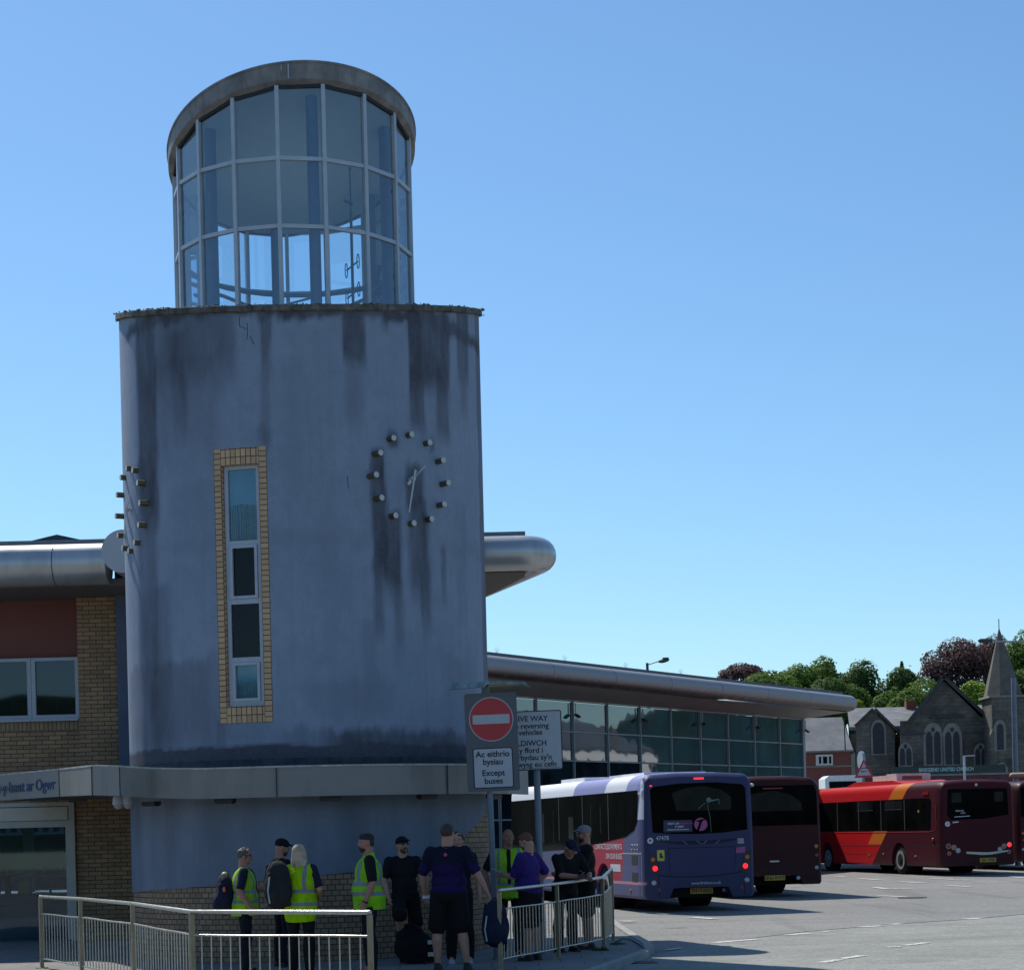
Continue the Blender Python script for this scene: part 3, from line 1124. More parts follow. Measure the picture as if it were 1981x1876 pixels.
mb.box(-20, xr + 0.3, 51.7, 51.8, 1.93, 2.0)
mb.box(X(45, 1650, 49), X(45, 1650, 49) + 0.22, 49, 49.2, 0.5, 3.1)
mb.build('hall_screen', mat('hall_screen_pale', (0.09, 0.15, 0.17), 0.5), stn)
M['seat'] = mat('seat_green', (0.03, 0.07, 0.065), 0.5)
for i, x in enumerate((12, 60, 98, 138)):  # seats of the mirrored shelter, built as solid objects behind the glass
    c = at(x, 1735, 47.6)
    o = thing('bench_seat', ['dark green waiting seat nearest the seated person behind the shop glass', 'dark green waiting seat with chrome arm, second from the seated person', 'dark green waiting seat with chrome arm, third from the seated person', 'dark green waiting seat nearest the white shopfront frame'][i], 'seat', (c.x, 47.6, 0.5), 0, 'waiting seats standing in for the shop glass reflection')
    mb = MB()
    mb.box(-0.24, 0.24, -0.25, 0.2, 0.40, 0.44)
    mb.build('seat', M['seat'], o, local=True)
    mb = MB()
    mb.prism([(-0.24, 0.18, 0.5), (0.24, 0.18, 0.5), (0.24, 0.30, 0.95), (-0.24, 0.30, 0.95)], (0, 0.03, 0))
    mb.build('backrest', M['seat'], o, local=True)
    mb = MB()
    mb.tube([(0.27, -0.2, 0.6), (0.27, -0.05, 0.66), (0.27, 0.15, 0.66)], 0.022, 8)
    mb.tube([(0.27, 0.1, 0.44), (0.27, 0.1, 0.66)], 0.015, 8)
    mb.tube([(-0.25, -0.26, 0.42), (0.25, -0.26, 0.42)], 0.015, 8)
    mb.build('armrest', M['white_frame'], o, local=True)
    mb = MB()
    mb.tube([(0, 0, 0.4), (0, 0, 0)], 0.03, 8)
    mb.build('leg', M['dark'], o, local=True)

# weeds on the canopy roof
M['weed'] = mat('weed_green', (0.045, 0.075, 0.02), 0.8, 0, 0.4, 20)


def weeds(name, c, w, h, n, label, mt='weed'):
    mb = MB()
    for i in range(n):
        x, y = random.uniform(-w, w), random.uniform(-0.1, 0.1)
        hh = h * random.uniform(0.3, 1) * (1 - (x / w) ** 2 * 0.6)
        a = random.uniform(-0.5, 0.5)
        p = Vector((c[0] + x, c[1] + y, c[2]))
        q = p + Vector((a * hh, random.uniform(-0.3, 0.3) * hh, hh))
        s_ = Vector((random.uniform(-1, 1), random.uniform(-1, 1), 0.3)).normalized() * 0.014
        mb.add([p - s_, p + s_, (p + q) / 2 + s_ * 1.3, q, (p + q) / 2 - s_ * 1.3], [(0, 1, 2, 3, 4)])
    return tag(mb.build(name, M[mt]), label, 'plant')


p1_ = at(214, 1487, 32.5)
weeds('weed_tuft', (p1_.x, 32.5, 2.68), 0.16, 0.22, 70, 'weed tuft growing on the canopy roof tight against the tower')
p1_ = at(178, 1485, 32.0)
weeds('weed_tuft', (p1_.x, 32.0, 2.68), 0.13, 0.14, 50, 'low weed tuft on the canopy roof at the foot of the brick pier')

# high canopy with the silver tube edge
hc = thing('high_canopy', 'high flat roof with a fat silver tube edge and dark soffit, running behind the tower', 'roof canopy', (-6, 33, 5.9))
nose = at(1003, 1070, 31.9)
zc = nose.z
mb = MB()
tpts = []
for i in range(9):
    tpts.append((-4.6 + (nose.x + 4.6) * i / 8, 31.9, zc))
for i in range(1, 9):
    a = R(i * 13)
    tpts.append((nose.x + 0.34 * math.sin(a), 31.9 + 0.34 * (1 - math.cos(a)), zc))
tpts.append((nose.x + 0.12, 33.0, zc))
tpts.append((-0.45, 35.5, zc))
mb.tube(tpts, 0.285, 22)
lz = Z(60, 1094, 33.0)
mb.tube([(-13, 33.0, lz), (-6.66, 33.0, lz)], 0.345, 28)
dc = at(238, 1066, 31.5)
mb.tube([(dc.x, 31.5, dc.z), (dc.x, 33.9, dc.z)], 0.345, 30)
mb.build('tube_edge', M['tube'], hc, smooth=40)
mb = MB()
mb.disc((dc.x, 31.5, dc.z), (0, -1, 0), 0.347, 0.012, 36)
mb.build('end_cap', mat('tube_cap', (0.42, 0.45, 0.48), 0.5, 0.2, 0.04), hc)
mb = MB()
for x in (-7.55, -0.62, ):
    y_ = 33.0 if x < -3 else 31.9
    z_ = lz if x < -3 else zc
    r_ = 0.349 if x < -3 else 0.289
    mb.tube([(x, y_, z_), (x + 0.012, y_, z_)], r_, 28)
mb.build('tube_joint', M['dark'], hc)
mb = MB()
mb.prism([(-13, 33.05, lz - 0.36), (-6.4, 33.05, lz - 0.36), (-5.2, 31.8, lz - 0.36), (-5.2, 36, lz - 0.40), (-13, 36, lz - 0.40)], (0, 0, 0.12))
mb.prism([(-3, 31.95, zc - 0.30), (nose.x + 0.08, 31.95, zc - 0.30), (nose.x + 0.1, 32.6, zc - 0.30), (-0.42, 35.4, zc - 0.30), (-3, 35.4, zc - 0.30)], (0, 0, 0.1))
mb.build('soffit', M['soffit'], hc)
mb = MB()
mb.box(-13, -5.3, 33.0, 36.5, lz + 0.36, lz + 0.42)
mb.box(-3, X(1016, 1030, 32.0), 32.0, 34, zc + 0.29, zc + 0.37)
mb.build('roof_sheet', mat('roof_sheet', (0.16, 0.19, 0.23), 0.6), hc)
gv = at(110, 1040, 36)
mb = MB()
mb.prism([(gv.x - 0.55, 36, gv.z - 0.06), (gv.x + 0.5, 36, gv.z - 0.06), (gv.x + 0.0, 36, gv.z + 0.06)], (0, 1.2, 0))
mb.build('roof_vent', M['lead'], hc)

# ================================================================== bus hall with the long glazed side
hall = thing('bus_hall', 'long low glass-walled bus hall with a sloping silver roof edge behind the buses', 'building', (6, 58, 0))
HS = 1.22
gA, gB = at(1005, 1347, 50.8 * HS), at(1552, 1393, 65.2 * HS)
gz = EYE + (5.2 - EYE) * HS
gA.z = gB.z = 0
gd = (gB - gA).normalized()
gn = gd.cross(Vector((0, 0, 1)))                      # towards the buses
gA2 = gA - gd * 3.0
bays = [gB - gd * 1.83 * HS * k for k in range(0, 12)]
mb, gl, fr_ = MB(), MB(), MB()
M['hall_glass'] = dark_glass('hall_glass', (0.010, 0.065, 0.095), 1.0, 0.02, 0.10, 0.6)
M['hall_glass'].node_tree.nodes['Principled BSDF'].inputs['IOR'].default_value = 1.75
zsn = [0.1] + [EYE + (z - EYE) * HS for z in (1.1, 2.0, 2.78, 3.56, 4.34, 5.16)]
for k in range(11):
    a, b = bays[k + 1], bays[k]
    for j in range(6):
        g = MB()
        tl = gn * random.uniform(-0.012, 0.012)
        z0, z1 = zsn[j] + 0.03, zsn[j + 1] - 0.03
        aa, bb = a + gd * 0.04, b - gd * 0.04
        g.add([aa + Vector((0, 0, z0)), bb + Vector((0, 0, z0)) + tl, bb + Vector((0, 0, z1)) + tl, aa + Vector((0, 0, z1))], [(0, 1, 2, 3)])
        gl.v, base = gl.v + g.v, len(gl.v)
        gl.f.append([base, base + 1, base + 2, base + 3])
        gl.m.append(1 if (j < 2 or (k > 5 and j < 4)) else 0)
        gl.uv.append(None)
for k in range(12):
    p = bays[k] + gn * 0.02
    fr_.bar(p + Vector((0, 0, 0)), p + Vector((0, 0, gz)), 0.045 if k else 0.20, 0.10, gn)
for z in zsn:
    fr_.bar(bays[11] + gn * 0.015 + Vector((0, 0, z)), bays[0] + gn * 0.015 + Vector((0, 0, z)), 0.05, 0.045)
M['hall_low'] = dark_glass('hall_glass_dulled', (0.010, 0.022, 0.028), 0.1, 0.25, 0.1)  # darker, duller copy of the hall glass that hides the red bus reflection
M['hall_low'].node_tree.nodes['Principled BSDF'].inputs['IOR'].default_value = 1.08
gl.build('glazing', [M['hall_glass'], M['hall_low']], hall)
fr_.build('glazing_bars', mat('hall_bars', (0.28, 0.31, 0.32), 0.5, 0.1, 0.05), hall)
tA, tB = at(948, 1288, 47.0 * HS), at(1640, 1360, 65.2 * HS)
tz = (tA.z + tB.z) / 2
tA.z = tB.z = tz
td = (tB - tA).normalized()
tn = Vector((-td.y, td.x, 0))
mb = MB()
pp = [tA - td * 4 + td * (i * ((tB - tA).length + 4) / 16) for i in range(17)]
for i in range(1, 9):
    a = R(i * 14)
    pp.append(tB + td * 0.8 * math.sin(a) + tn * 0.8 * (1 - math.cos(a)))
pp.append(pp[-1] + tn * 2 - td * 1.2)
pp.append(pp[-1] + tn * 3 - td * 2.6)
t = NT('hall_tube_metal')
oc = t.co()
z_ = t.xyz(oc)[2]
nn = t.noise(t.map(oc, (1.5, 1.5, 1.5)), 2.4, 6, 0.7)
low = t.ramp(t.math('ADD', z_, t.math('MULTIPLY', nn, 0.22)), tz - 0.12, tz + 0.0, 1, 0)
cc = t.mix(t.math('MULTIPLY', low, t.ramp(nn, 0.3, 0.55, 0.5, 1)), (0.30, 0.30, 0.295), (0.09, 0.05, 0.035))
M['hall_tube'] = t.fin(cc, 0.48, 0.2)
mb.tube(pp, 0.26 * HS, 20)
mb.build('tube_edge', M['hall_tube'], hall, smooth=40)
for k in range(1, 7):
    q = tA + td * (k * 3.8 - 0.7)
    mb = MB()
    mb.tube([q - td * 0.006, q + td * 0.006], 0.263 * HS, 20)
    mb.build('tube_joint', M['soffit'], hall)
mb = MB()
zb = tz - 0.27 * HS
E = [tA - td * 4 + tn * 0.1, tB + td * 0.7 + tn * 0.3, tB + td * 0.3 + tn * 2.0, gB + gn * -0.0 + gd * 0.1, gA2 - gd * 3]
mb.add([(E[0].x, E[0].y, zb), (E[1].x, E[1].y, zb), (E[3].x, E[3].y, gz - 0.02), (E[4].x, E[4].y, gz - 0.02)], [(0, 1, 2, 3)])
E2 = [tB + td * 0.7 + tn * 0.3, tB + td * -0.6 + tn * 7.0, gB - gn * 6 + gd * 0.1, gB + gd * 0.1]
mb.add([(E2[0].x, E2[0].y, zb), (E2[1].x, E2[1].y, zb + 0.02), (E2[2].x, E2[2].y, gz), (E2[3].x, E2[3].y, gz - 0.02)], [(0, 1, 2, 3)])
mb.build('soffit', mat('hall_soffit', (0.30, 0.28, 0.25), 0.7, 0, 0.1, 1), hall)
mb = MB()
R0 = [tA - td * 4 + tn * 0.12, tB + tn * 0.12 - td * 0.2, tB + tn * 7 - td * 3.5, tA - td * 4 + tn * 7]
mb.prism([(p.x, p.y, tz + 0.30) for p in R0], (0, 0, 0.14))
mb.build('roof', mat('hall_roof', (0.10, 0.12, 0.16), 0.6), hall)
mb = MB()
q = gB - gd * 0.05
w0, w1 = q, q - gn * 6.0
mb.prism([(w0.x, w0.y, 0), (w1.x, w1.y, 0), (w1.x + gd.x * -0.2, w1.y - gd.y * 0.2, 0), (w0.x - gd.x * 0.2, w0.y - gd.y * 0.2, 0)], (0, 0, gz))
mb.prism([((bays[11] - gn * 4).x, (bays[11] - gn * 4).y, 0), ((bays[0] - gn * 4).x, (bays[0] - gn * 4).y, 0), ((bays[0] - gn * 4.1).x, (bays[0] - gn * 4.1).y, 0), ((bays[11] - gn * 4.1).x, (bays[11] - gn * 4.1).y, 0)], (0, 0, gz))
mb.build('end_wall', mat('hall_inner_wall', (0.10, 0.12, 0.12), 0.8), hall)
M['flood'] = M['dark']
for k in (0, 2, 4, 6, 8):
    p = bays[k] + gn * 0.14
    o = thing('hall_floodlight', ['black floodlight on the right-hand corner post of the bus hall', 'black floodlight hung at the hall glazing second from the right corner', 'black floodlight in the middle of the hall glazing', 'black floodlight on the hall glazing just right of the white give way sign', 'black floodlight on the hall glazing hidden nearest the tower'][k // 2], 'floodlight', (p.x, p.y, gz - 0.5), 0, 'floodlights on the bus hall')
    mb = MB()
    mb.bar((p.x, p.y, gz - 0.1), (p.x, p.y, gz - 0.5), 0.03, 0.03)
    mb.build('bracket', M['alu'], o)
    mb = MB()
    c = p + gn * 0.08
    mb.bar((p.x, p.y, gz - 0.48), (c.x + gn.x * 0.06, c.y + gn.y * 0.06, gz - 0.58), 0.18, 0.06)
    mb.build('lamp_housing', M['dark'], o)
for k in range(7):       # little roof-edge bird wires
    q = tA + td * (1.0 + k * 3.9) + tn * 0.4
    o = MB()
    for j in range(5):
        a = R(-40 + 20 * j)
        o.tube([(q.x, q.y, tz + 0.44), (q.x + td.x * math.sin(a) * 0.25, q.y + td.y * math.sin(a) * 0.25, tz + 0.44 + math.cos(a) * 0.22)], 0.004, 4)
    tag(o.build('bird_spike', M['alu']), 'fan of fine bird wires on the hall roof, %s' % ['nearest the tower', 'second from the tower', 'third from the tower', 'left of the street lamp', 'right of the street lamp', 'second right of the street lamp', 'nearest the rounded roof tip'][k], 'bird wires', 'bird wires along the hall roof')

# ================================================================== ground
RZ = -0.09


def rg(Y):
    return RZ + max(0.0, min(Y, 80) - 40) * 0.004


t = NT('asphalt')
oc = t.co()
n1 = t.noise(oc, 0.16, 5, 0.6)
n2 = t.noise(oc, 38, 3, 0.75)
n3 = t.noise(t.map(oc, (0.15, 1, 1), rot=(0, 0, 0.25)), 1.1, 4, 0.6)
n4 = t.noise(oc, 9, 6, 0.8)
c = t.mix(t.ramp(n1, 0.3, 0.7), (0.275, 0.272, 0.258), (0.355, 0.348, 0.33))
c = t.mix(t.ramp(n3, 0.45, 0.8, 0, 0.45), c, (0.10, 0.10, 0.10))
c = t.mix(t.ramp(n2, 0.35, 0.75), t.mix(0.55, c, (0.03, 0.03, 0.03)), t.mix(0.38, c, (0.5, 0.49, 0.46)))
c = t.mix(t.ramp(n4, 0.45, 0.7, 0, 0.5), c, (0.08, 0.08, 0.078))
n5 = t.noise(t.map(oc, (0.9, 0.09, 1), rot=(0, 0, 0.26)), 1.6, 3, 0.5)        # tyre tracks along the bus lanes
c = t.mix(t.ramp(n5, 0.55, 0.68, 0, 0.40), c, (0.12, 0.118, 0.115))
n6 = t.noise(oc, 0.75, 2, 0.4)                                                # oil drips
c = t.mix(t.ramp(n6, 0.68, 0.74, 0, 0.6), c, (0.06, 0.058, 0.055))
t.bump(n2, 0.5, 0.01)
M['asphalt'] = t.fin(c, 0.92, 0, 0.2)
mb = MB()
ys = [-60, 0, 20, 40, 50, 60, 70, 80, 150, 2500]
for i in range(len(ys) - 1):
    a, b = ys[i], ys[i + 1]
    mb.add([(-1500, a, rg(a)), (1500, a, rg(a)), (1500, b, rg(b)), (-1500, b, rg(b))], [(0, 1, 2, 3)])
struct(mb.build('ground', M['asphalt']), label='sunlit grey asphalt of the bus yard')

t = NT('worn_patch')
oc = t.co()
n1 = t.noise(oc, 0.35, 5, 0.65)
n2 = t.noise(oc, 30, 3, 0.75)
c = t.mix(t.ramp(n1, 0.3, 0.7), (0.23, 0.238, 0.22), (0.36, 0.365, 0.335))
c = t.mix(t.ramp(n2, 0.3, 0.7), t.mix(0.5, c, (0.05, 0.05, 0.05)), t.mix(0.35, c, (0.5, 0.5, 0.45)))
n4 = t.noise(oc, 6, 6, 0.8)
c = t.mix(t.ramp(n4, 0.45, 0.7, 0, 0.5), c, (0.11, 0.11, 0.10))
n5 = t.noise(t.map(oc, (0.25, 0.6, 1), rot=(0, 0, -0.5)), 1.5, 4, 0.6)
c = t.mix(t.ramp(n5, 0.5, 0.7, 0, 0.4), c, (0.13, 0.13, 0.12))
t.bump(n2, 0.5, 0.01)
M['patch'] = t.fin(c, 0.92, 0, 0.2)
pb = [gr(x, y, RZ) for x, y in ((1985, 1768), (1880, 1778), (1736, 1787), (1560, 1802), (1377, 1824), (1240, 1853), (1100, 1890))]
poly = [(p.x + (0.05 * noise.noise((i * 3.1, 0, 0))), p.y, RZ + 0.005) for i, p in enumerate(pb)] + [(0.9, 12, RZ + 0.005), (1.2, 2, RZ + 0.005), (20, 2, RZ + 0.005), (20, 30, RZ + 0.005)]
mb = MB()
mb.add(poly, [tuple(reversed(range(len(poly))))])
struct(mb.build('road_patch', M['patch']), label='paler worn surfacing of the near carriageway')
M['crack'] = mat('sealed_crack', (0.025, 0.025, 0.025), 0.7)
mb = MB()
for i in range(len(pb) - 3):
    for k in range(6):
        a = pb[i].lerp(pb[i + 1], k / 6)
        b = pb[i].lerp(pb[i + 1], (k + 1) / 6)
        o_ = Vector((0, 0.05 * noise.noise((i * 6 + k, 1, 0)), 0.008))
        mb.bar(a + o_, b + Vector((0, 0.05 * noise.noise((i * 6 + k + 1, 1, 0)), 0.008)), 0.035 if i < 2 else 0.02, 0.004)
struct(mb.build('road_joint', M['crack']))

# worn white dashes
t = NT('worn_road_paint')
oc = t.co()
n1 = t.noise(oc, 16, 5, 0.75)
c = t.mix(t.ramp(n1, 0.45, 0.62), (0.66, 0.66, 0.62), (0.2, 0.2, 0.19))
M['paint'] = t.fin(c, 0.8, 0, 0.3)


def zz(x, y):
    return (2300 + y / 1.745) * 0.7113, (1650 + x / 1.745) * 0.7113


dash = [(190, 318, 300, 326), (405, 340, 515, 347), (940, 259, 1068, 258), (1200, 168, 1300, 173), (1270, 206, 1330, 212), (1330, 212, 1452, 211), (1388, 181, 1510, 186),
        (1535, 167, 1640, 170), (1625, 172, 1740, 174), (1615, 198, 1728, 202), (1290, 243, 1415, 247), (508, 461, 705, 444), (855, 424, 960, 416), (1020, 406, 1062, 407),
        (1205, 386, 1310, 380), (1348, 374, 1400, 371), (1330, 482, 1400, 480), (1410, 474, 1520, 461), (1020, 556, 1110, 540), (1115, 537, 1215, 522), (1700, 146, 1820, 150),
        (1920, 158, 1985, 162), (1530, 134, 1610, 138), (72, 300, 130, 305), (70, 357, 130, 359), (280, 495, 360, 486), (1095, 158, 1125, 160), (1890, 136, 1985, 138), (1700, 349, 1775, 343)]
road_marks = []
for i, (x0, y0, x1, y1) in enumerate(dash):
    ya, xa = zz(x0, y0)
    yb, xb = zz(x1, y1)
    a, b = gr(xa, ya, RZ), gr(xb, yb, RZ)
    a.z, b.z = rg(a.y) + 0.012, rg(b.y) + 0.012
    d = (b - a).normalized()
    w = Vector((-d.y, d.x, 0)) * (0.075 if a.y < 30 else 0.11)
    mb = MB()
    n = 8
    for k in range(n):
        p, q = a.lerp(b, k / n), a.lerp(b, (k + 1) / n)
        j0, j1 = 1 + 0.3 * noise.noise((k, i, 0)), 1 + 0.3 * noise.noise((k + 1, i, 0))
        mb.add([p - w * j0, q - w * j1, q + w * j1, p + w * j0], [(0, 1, 2, 3)])
    road_marks.append(struct(mb.build('road_marking', M['paint'])))

# iron gully by the kerb and a manhole further out
for nm, (x, y), lab in (('drain_grate', (1232, 1862), 'iron gully grate in the road beside the kerb tip'), ('manhole_cover', (1765, 1738), 'iron manhole cover in the sunlit yard near the red bus')):
    c = gr(x, y, RZ)
    mb = MB()
    if nm == 'drain_grate':
        for k in range(9):
            mb.box(c.x - 0.24 + k * 0.056, c.x - 0.21 + k * 0.056, c.y - 0.2, c.y + 0.2, RZ + 0.006, RZ + 0.016)
        mb.box(c.x - 0.28, c.x + 0.28, c.y - 0.24, c.y + 0.24, RZ + 0.004, RZ + 0.009)
    else:
        mb.tube([(c.x, c.y, rg(c.y) + 0.002), (c.x, c.y, rg(c.y) + 0.014)], 0.33, 28)
    tag(mb.build(nm, mat('cast_iron', (0.05, 0.045, 0.04), 0.7, 0.3, 0.3, 20)), lab, 'drain cover')

# pavement with a kerb
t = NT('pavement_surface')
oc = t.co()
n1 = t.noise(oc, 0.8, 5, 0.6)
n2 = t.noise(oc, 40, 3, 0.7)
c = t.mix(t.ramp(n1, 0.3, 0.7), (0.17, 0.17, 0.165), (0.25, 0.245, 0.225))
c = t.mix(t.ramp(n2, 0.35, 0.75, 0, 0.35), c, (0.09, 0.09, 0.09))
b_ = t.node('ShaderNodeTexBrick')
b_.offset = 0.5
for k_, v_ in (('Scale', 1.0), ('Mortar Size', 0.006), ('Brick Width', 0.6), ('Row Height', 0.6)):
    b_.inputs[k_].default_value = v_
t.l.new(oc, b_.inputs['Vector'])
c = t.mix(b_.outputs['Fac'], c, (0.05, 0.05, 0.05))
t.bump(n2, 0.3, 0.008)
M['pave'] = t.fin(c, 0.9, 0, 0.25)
kerb = [(-2.2, 0.2), (-1.6, 8), (-1.0, 14), (-0.4, 18.5), (0.35, 21.8), (0.95, 24.0), (1.45, 25.9), (1.85, 27.4), (2.02, 28.5), (2.05, 29.6), (2.0, 31), (1.95, 33.0), (1.9, 36), (1.9, 42)]
kin = []
mb = MB()
n = len(kerb)
for i in range(n):
    a, b = Vector(kerb[max(0, i - 1)]), Vector(kerb[min(n - 1, i + 1)])
    d = (b - a).normalized()
    kin.append((kerb[i][0] - d.y * 0.14, kerb[i][1] + d.x * 0.14))
pv = MB()
pol = [(x, y, 0.0) for x, y in kin] + [(-40, 42, 0), (-40, 0.2, 0)]
pv.add(pol, [tuple(range(len(pol)))])
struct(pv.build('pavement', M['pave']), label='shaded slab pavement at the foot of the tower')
for i in range(n - 1):
    a, b, c_, d_ = kerb[i], kerb[i + 1], kin[i + 1], kin[i]
    mb.add([(*a, -0.12), (*b, -0.12), (*b, 0.0), (*a, 0.0), (*b, 0.008), (*a, 0.008), (*c_, 0.008), (*d_, 0.008)], [(0, 1, 4, 5), (5, 4, 6, 7)])
struct(mb.build('kerb', M['concrete']))
p = gr(1162, 1838, 0.0)
weeds('weed_tuft', (p.x, p.y, 0.0), 0.12, 0.07, 60, 'green weed tuft on the pavement at the foot of the corner rail post')
p = gr(1196, 1826, 0.0)
weeds('weed_tuft', (p.x, p.y, 0.0), 0.12, 0.05, 40, 'flat weed tuft near the kerb beyond the last rail post')
# ================================================================== guard rails
def railing(name, label, posts, tops, n_bal, mid=0.76, low=0.13):
    """posts: [(x, y)], tops: rail height at each"""
    o = thing(name, label, 'guard rail', (posts[0][0], posts[0][1], 0), 0, 'steel guard rails')
    tp = [Vector((p[0], p[1], h)) for p, h in zip(posts, tops)]
    for i, p in enumerate(posts):
        mb = MB()
        d = (Vector(posts[min(i + 1, len(posts) - 1)]) - Vector(posts[max(i - 1, 0)])).normalized()
        mb.bar((p[0], p[1], 0), (p[0], p[1], tops[i] - 0.02), 0.046, 0.046, (d.x, d.y, 0))
        mb.box(p[0] - 0.07, p[0] + 0.07, p[1] - 0.07, p[1] + 0.07, 0.0, 0.012)
        mb.build('post', M['steel_post'], o)
    mb = MB()
    mb.tube(tp, 0.0225, 12)
    for q in (tp[0], tp[-1]):
        mb.ball(q, 0.0235, None, 10, 8)
    mb.build('handrail', M['steel'], o, smooth=50)
    for i in range(len(posts) - 1):
        a, b = Vector((*posts[i], 0)), Vector((*posts[i + 1], 0))
        d = (b - a).normalized()
        L = (b - a).length
        m0, m1 = mid + (tops[i] - 1.0) * 0.8, mid + (tops[i + 1] - 1.0) * 0.8
        mb = MB()
        sag = lambda f: 0.004 * math.sin(f * math.pi * 2 + i)
        for h0, h1 in ((m0, m1), (low, low)):
            mb.tube([a + d * 0.02 + Vector((0, 0, h0)) + (b - a) * 0] + [a.lerp(b, f) + Vector((0, 0, h0 + (h1 - h0) * f + sag(f))) for f in (0.2, 0.4, 0.6, 0.8)] + [b - d * 0.02 + Vector((0, 0, h1))], 0.011, 8)
        k = n_bal[i]
        for j in range(1, k):
            f = j / k
            p = a.lerp(b, f)
            mb.tube([p + Vector((0, 0, low)), p + Vector((random.uniform(-.004, .004), 0, m0 + (m1 - m0) * f + sag(f)))], 0.0075, 6, False)
        mb.build('baluster_panel', M['steel'], o, smooth=50)
    return o


def post_at(x, ytop, h):
    """post foot from photo position of the rail top at height h"""
    p = gr(x, ytop, h)
    return (p.x, p.y)


LP = [post_at(78, 1734, 1.0), post_at(152, 1739, 1.0), post_at(256, 1746, 1.0), post_at(370, 1763, 1.0), post_at(712, 1765, 1.0)]
LP[0] = (at(78, 1734, 27.2).x, 27.2)
LP[1] = (at(155, 1739, 25.4).x, 25.4)
LP[2] = (at(256, 1746, 23.2).x, 23.2)
LP[3] = (at(370, 1763, 20.2).x, 20.2)
LP[4] = (at(715, 1764, 19.3).x, 19.3)
LT = [at(78, 1734, 27.2).z, at(155, 1738, 25.4).z, at(256, 1747, 23.2).z, at(370, 1763, 20.2).z, at(715, 1764, 19.3).z]
railing('guard_rail', 'steel guard rail bending across the pavement in front of the blonde woman', LP, LT, [14, 17, 22, 18])
RP = [(-.18, 24.6), (at(1077, 1709, 26.6).x, 26.6), (at(1165, 1699, 28.6).x, 28.6), (at(1183, 1679, 30.3).x, 30.3)]
RTp = [at(960, 1722, 24.6).z, at(1077, 1709, 26.6).z, at(1165, 1697, 28.6).z, at(1183, 1680, 30.3).z]
railing('guard_rail', 'steel guard rail by the kerb in front of the group with the purple polo shirt', RP, RTp, [18, 17, 14])

# ================================================================== signs
M['sign_grey'] = mat('sign_grey_back', (0.095, 0.105, 0.115), 0.5, 0, 0.05)
M['sign_red'] = mat('sign_red', (0.48, 0.025, 0.03), 0.4, 0, 0.06, 5)
M['sign_white'] = mat('sign_white', (0.42, 0.44, 0.47), 0.4, 0, 0.05, 3, dirt=0.12)
M['sign_black'] = mat('sign_black', (0.008, 0.008, 0.015), 0.5)
M['pole'] = mat('galvanised_pole', (0.16, 0.20, 0.235), 0.55, 0.3, 0.12, 6, 0.05, 60)

YS = 26.6
s1 = thing('no_entry_sign', 'grey sign board with a red no entry disc above an except buses plate', 'road sign', (at(954, 1530, YS).x, YS, 0))
pc = at(953, 1530, YS)
lean = Vector((-0.017, 0, 1)).normalized()
mb = MB()
foot = Vector((pc.x, YS + 0.05, 0))
pt = foot + lean * (3.66 / lean.z)
mb.tube([foot, pt], 0.04, 16)
mb.build('pole', M['pole'], s1, smooth=40)
sr = Vector((1, 0, 0.017)).normalized()
cb_ = at(952, 1435, YS)
cb_.y = YS - 0.012
FM = frame(cb_, sr, lean)                               # x right, y up, z to the camera


def face(FM, pts, z=0.0, th=0.006):
    return [FM @ Vector((x, y, z)) for x, y in pts], (FM.to_3x3() @ Vector((0, 0, th)))


def rr(x0, x1, y0, y1, r, k=5):
    pts = []
    for cx, cy, a0 in ((x1 - r, y1 - r, 0), (x0 + r, y1 - r, 90), (x0 + r, y0 + r, 180), (x1 - r, y0 + r, 270)):
        for i in range(k + 1):
            a = R(a0 + 90 * i / k)
            pts.append((cx + r * math.cos(a), cy + r * math.sin(a)))
    return pts


def circ(cx, cy, r, n=48):
    return [(cx + r * math.cos(2 * math.pi * i / n), cy + r * math.sin(2 * math.pi * i / n)) for i in range(n)]


def plate(name, FM, pts, z, m, parent, th=0.004, label=None):
    mb = MB()
    mb.prism(*face(FM, pts, z, th))
    return mb.build(name, m, parent, label=label)


s_ = FPX / YS
bw, bh = 101 / s_ / 2, 190 / s_ / 2
bd = plate('board', FM, rr(-bw, bw, -bh, bh, 0.035), 0, M['sign_grey'], s1, 0.012)
cy = (1435 - 1391) / s_
plate('disc_rim', FM, circ(0.0, cy, 0.301), 0.012, M['sign_white'], bd)
plate('disc', FM, circ(0.0, cy, 0.287), 0.0165, M['sign_red'], bd)
plate('bar', FM, rr(-0.250, 0.250, cy - 0.062, cy + 0.062, 0.012), 0.021, M['sign_white'], bd)
py = (1435 - 1485) / s_
plate('plate_border', FM, rr(-0.268, 0.272, py - 0.272, py + 0.272, 0.03), 0.012, M['sign_black'], bd)
plate('plate', FM, rr(-0.255, 0.259, py - 0.259, py + 0.259, 0.022), 0.0165, M['sign_white'], bd)
for s, dy in (('Ac eithrio', 0.185), ('bysiau', 0.08), ('Except', -0.070), ('buses', -0.178)):
    text_part(s, 0.112, FM @ Matrix.Translation((0.0, py + dy, 0.022)), M['sign_black'], bd, bold=0.022, th=0.001)
mb = MB()
for z in (-0.4, 0.4):
    mb.bar(FM @ Vector((-0.12, z, -0.01)), FM @ Vector((0.12, z, -0.01)), 0.03, 0.02)
mb.build('clip', M['alu'], s1)
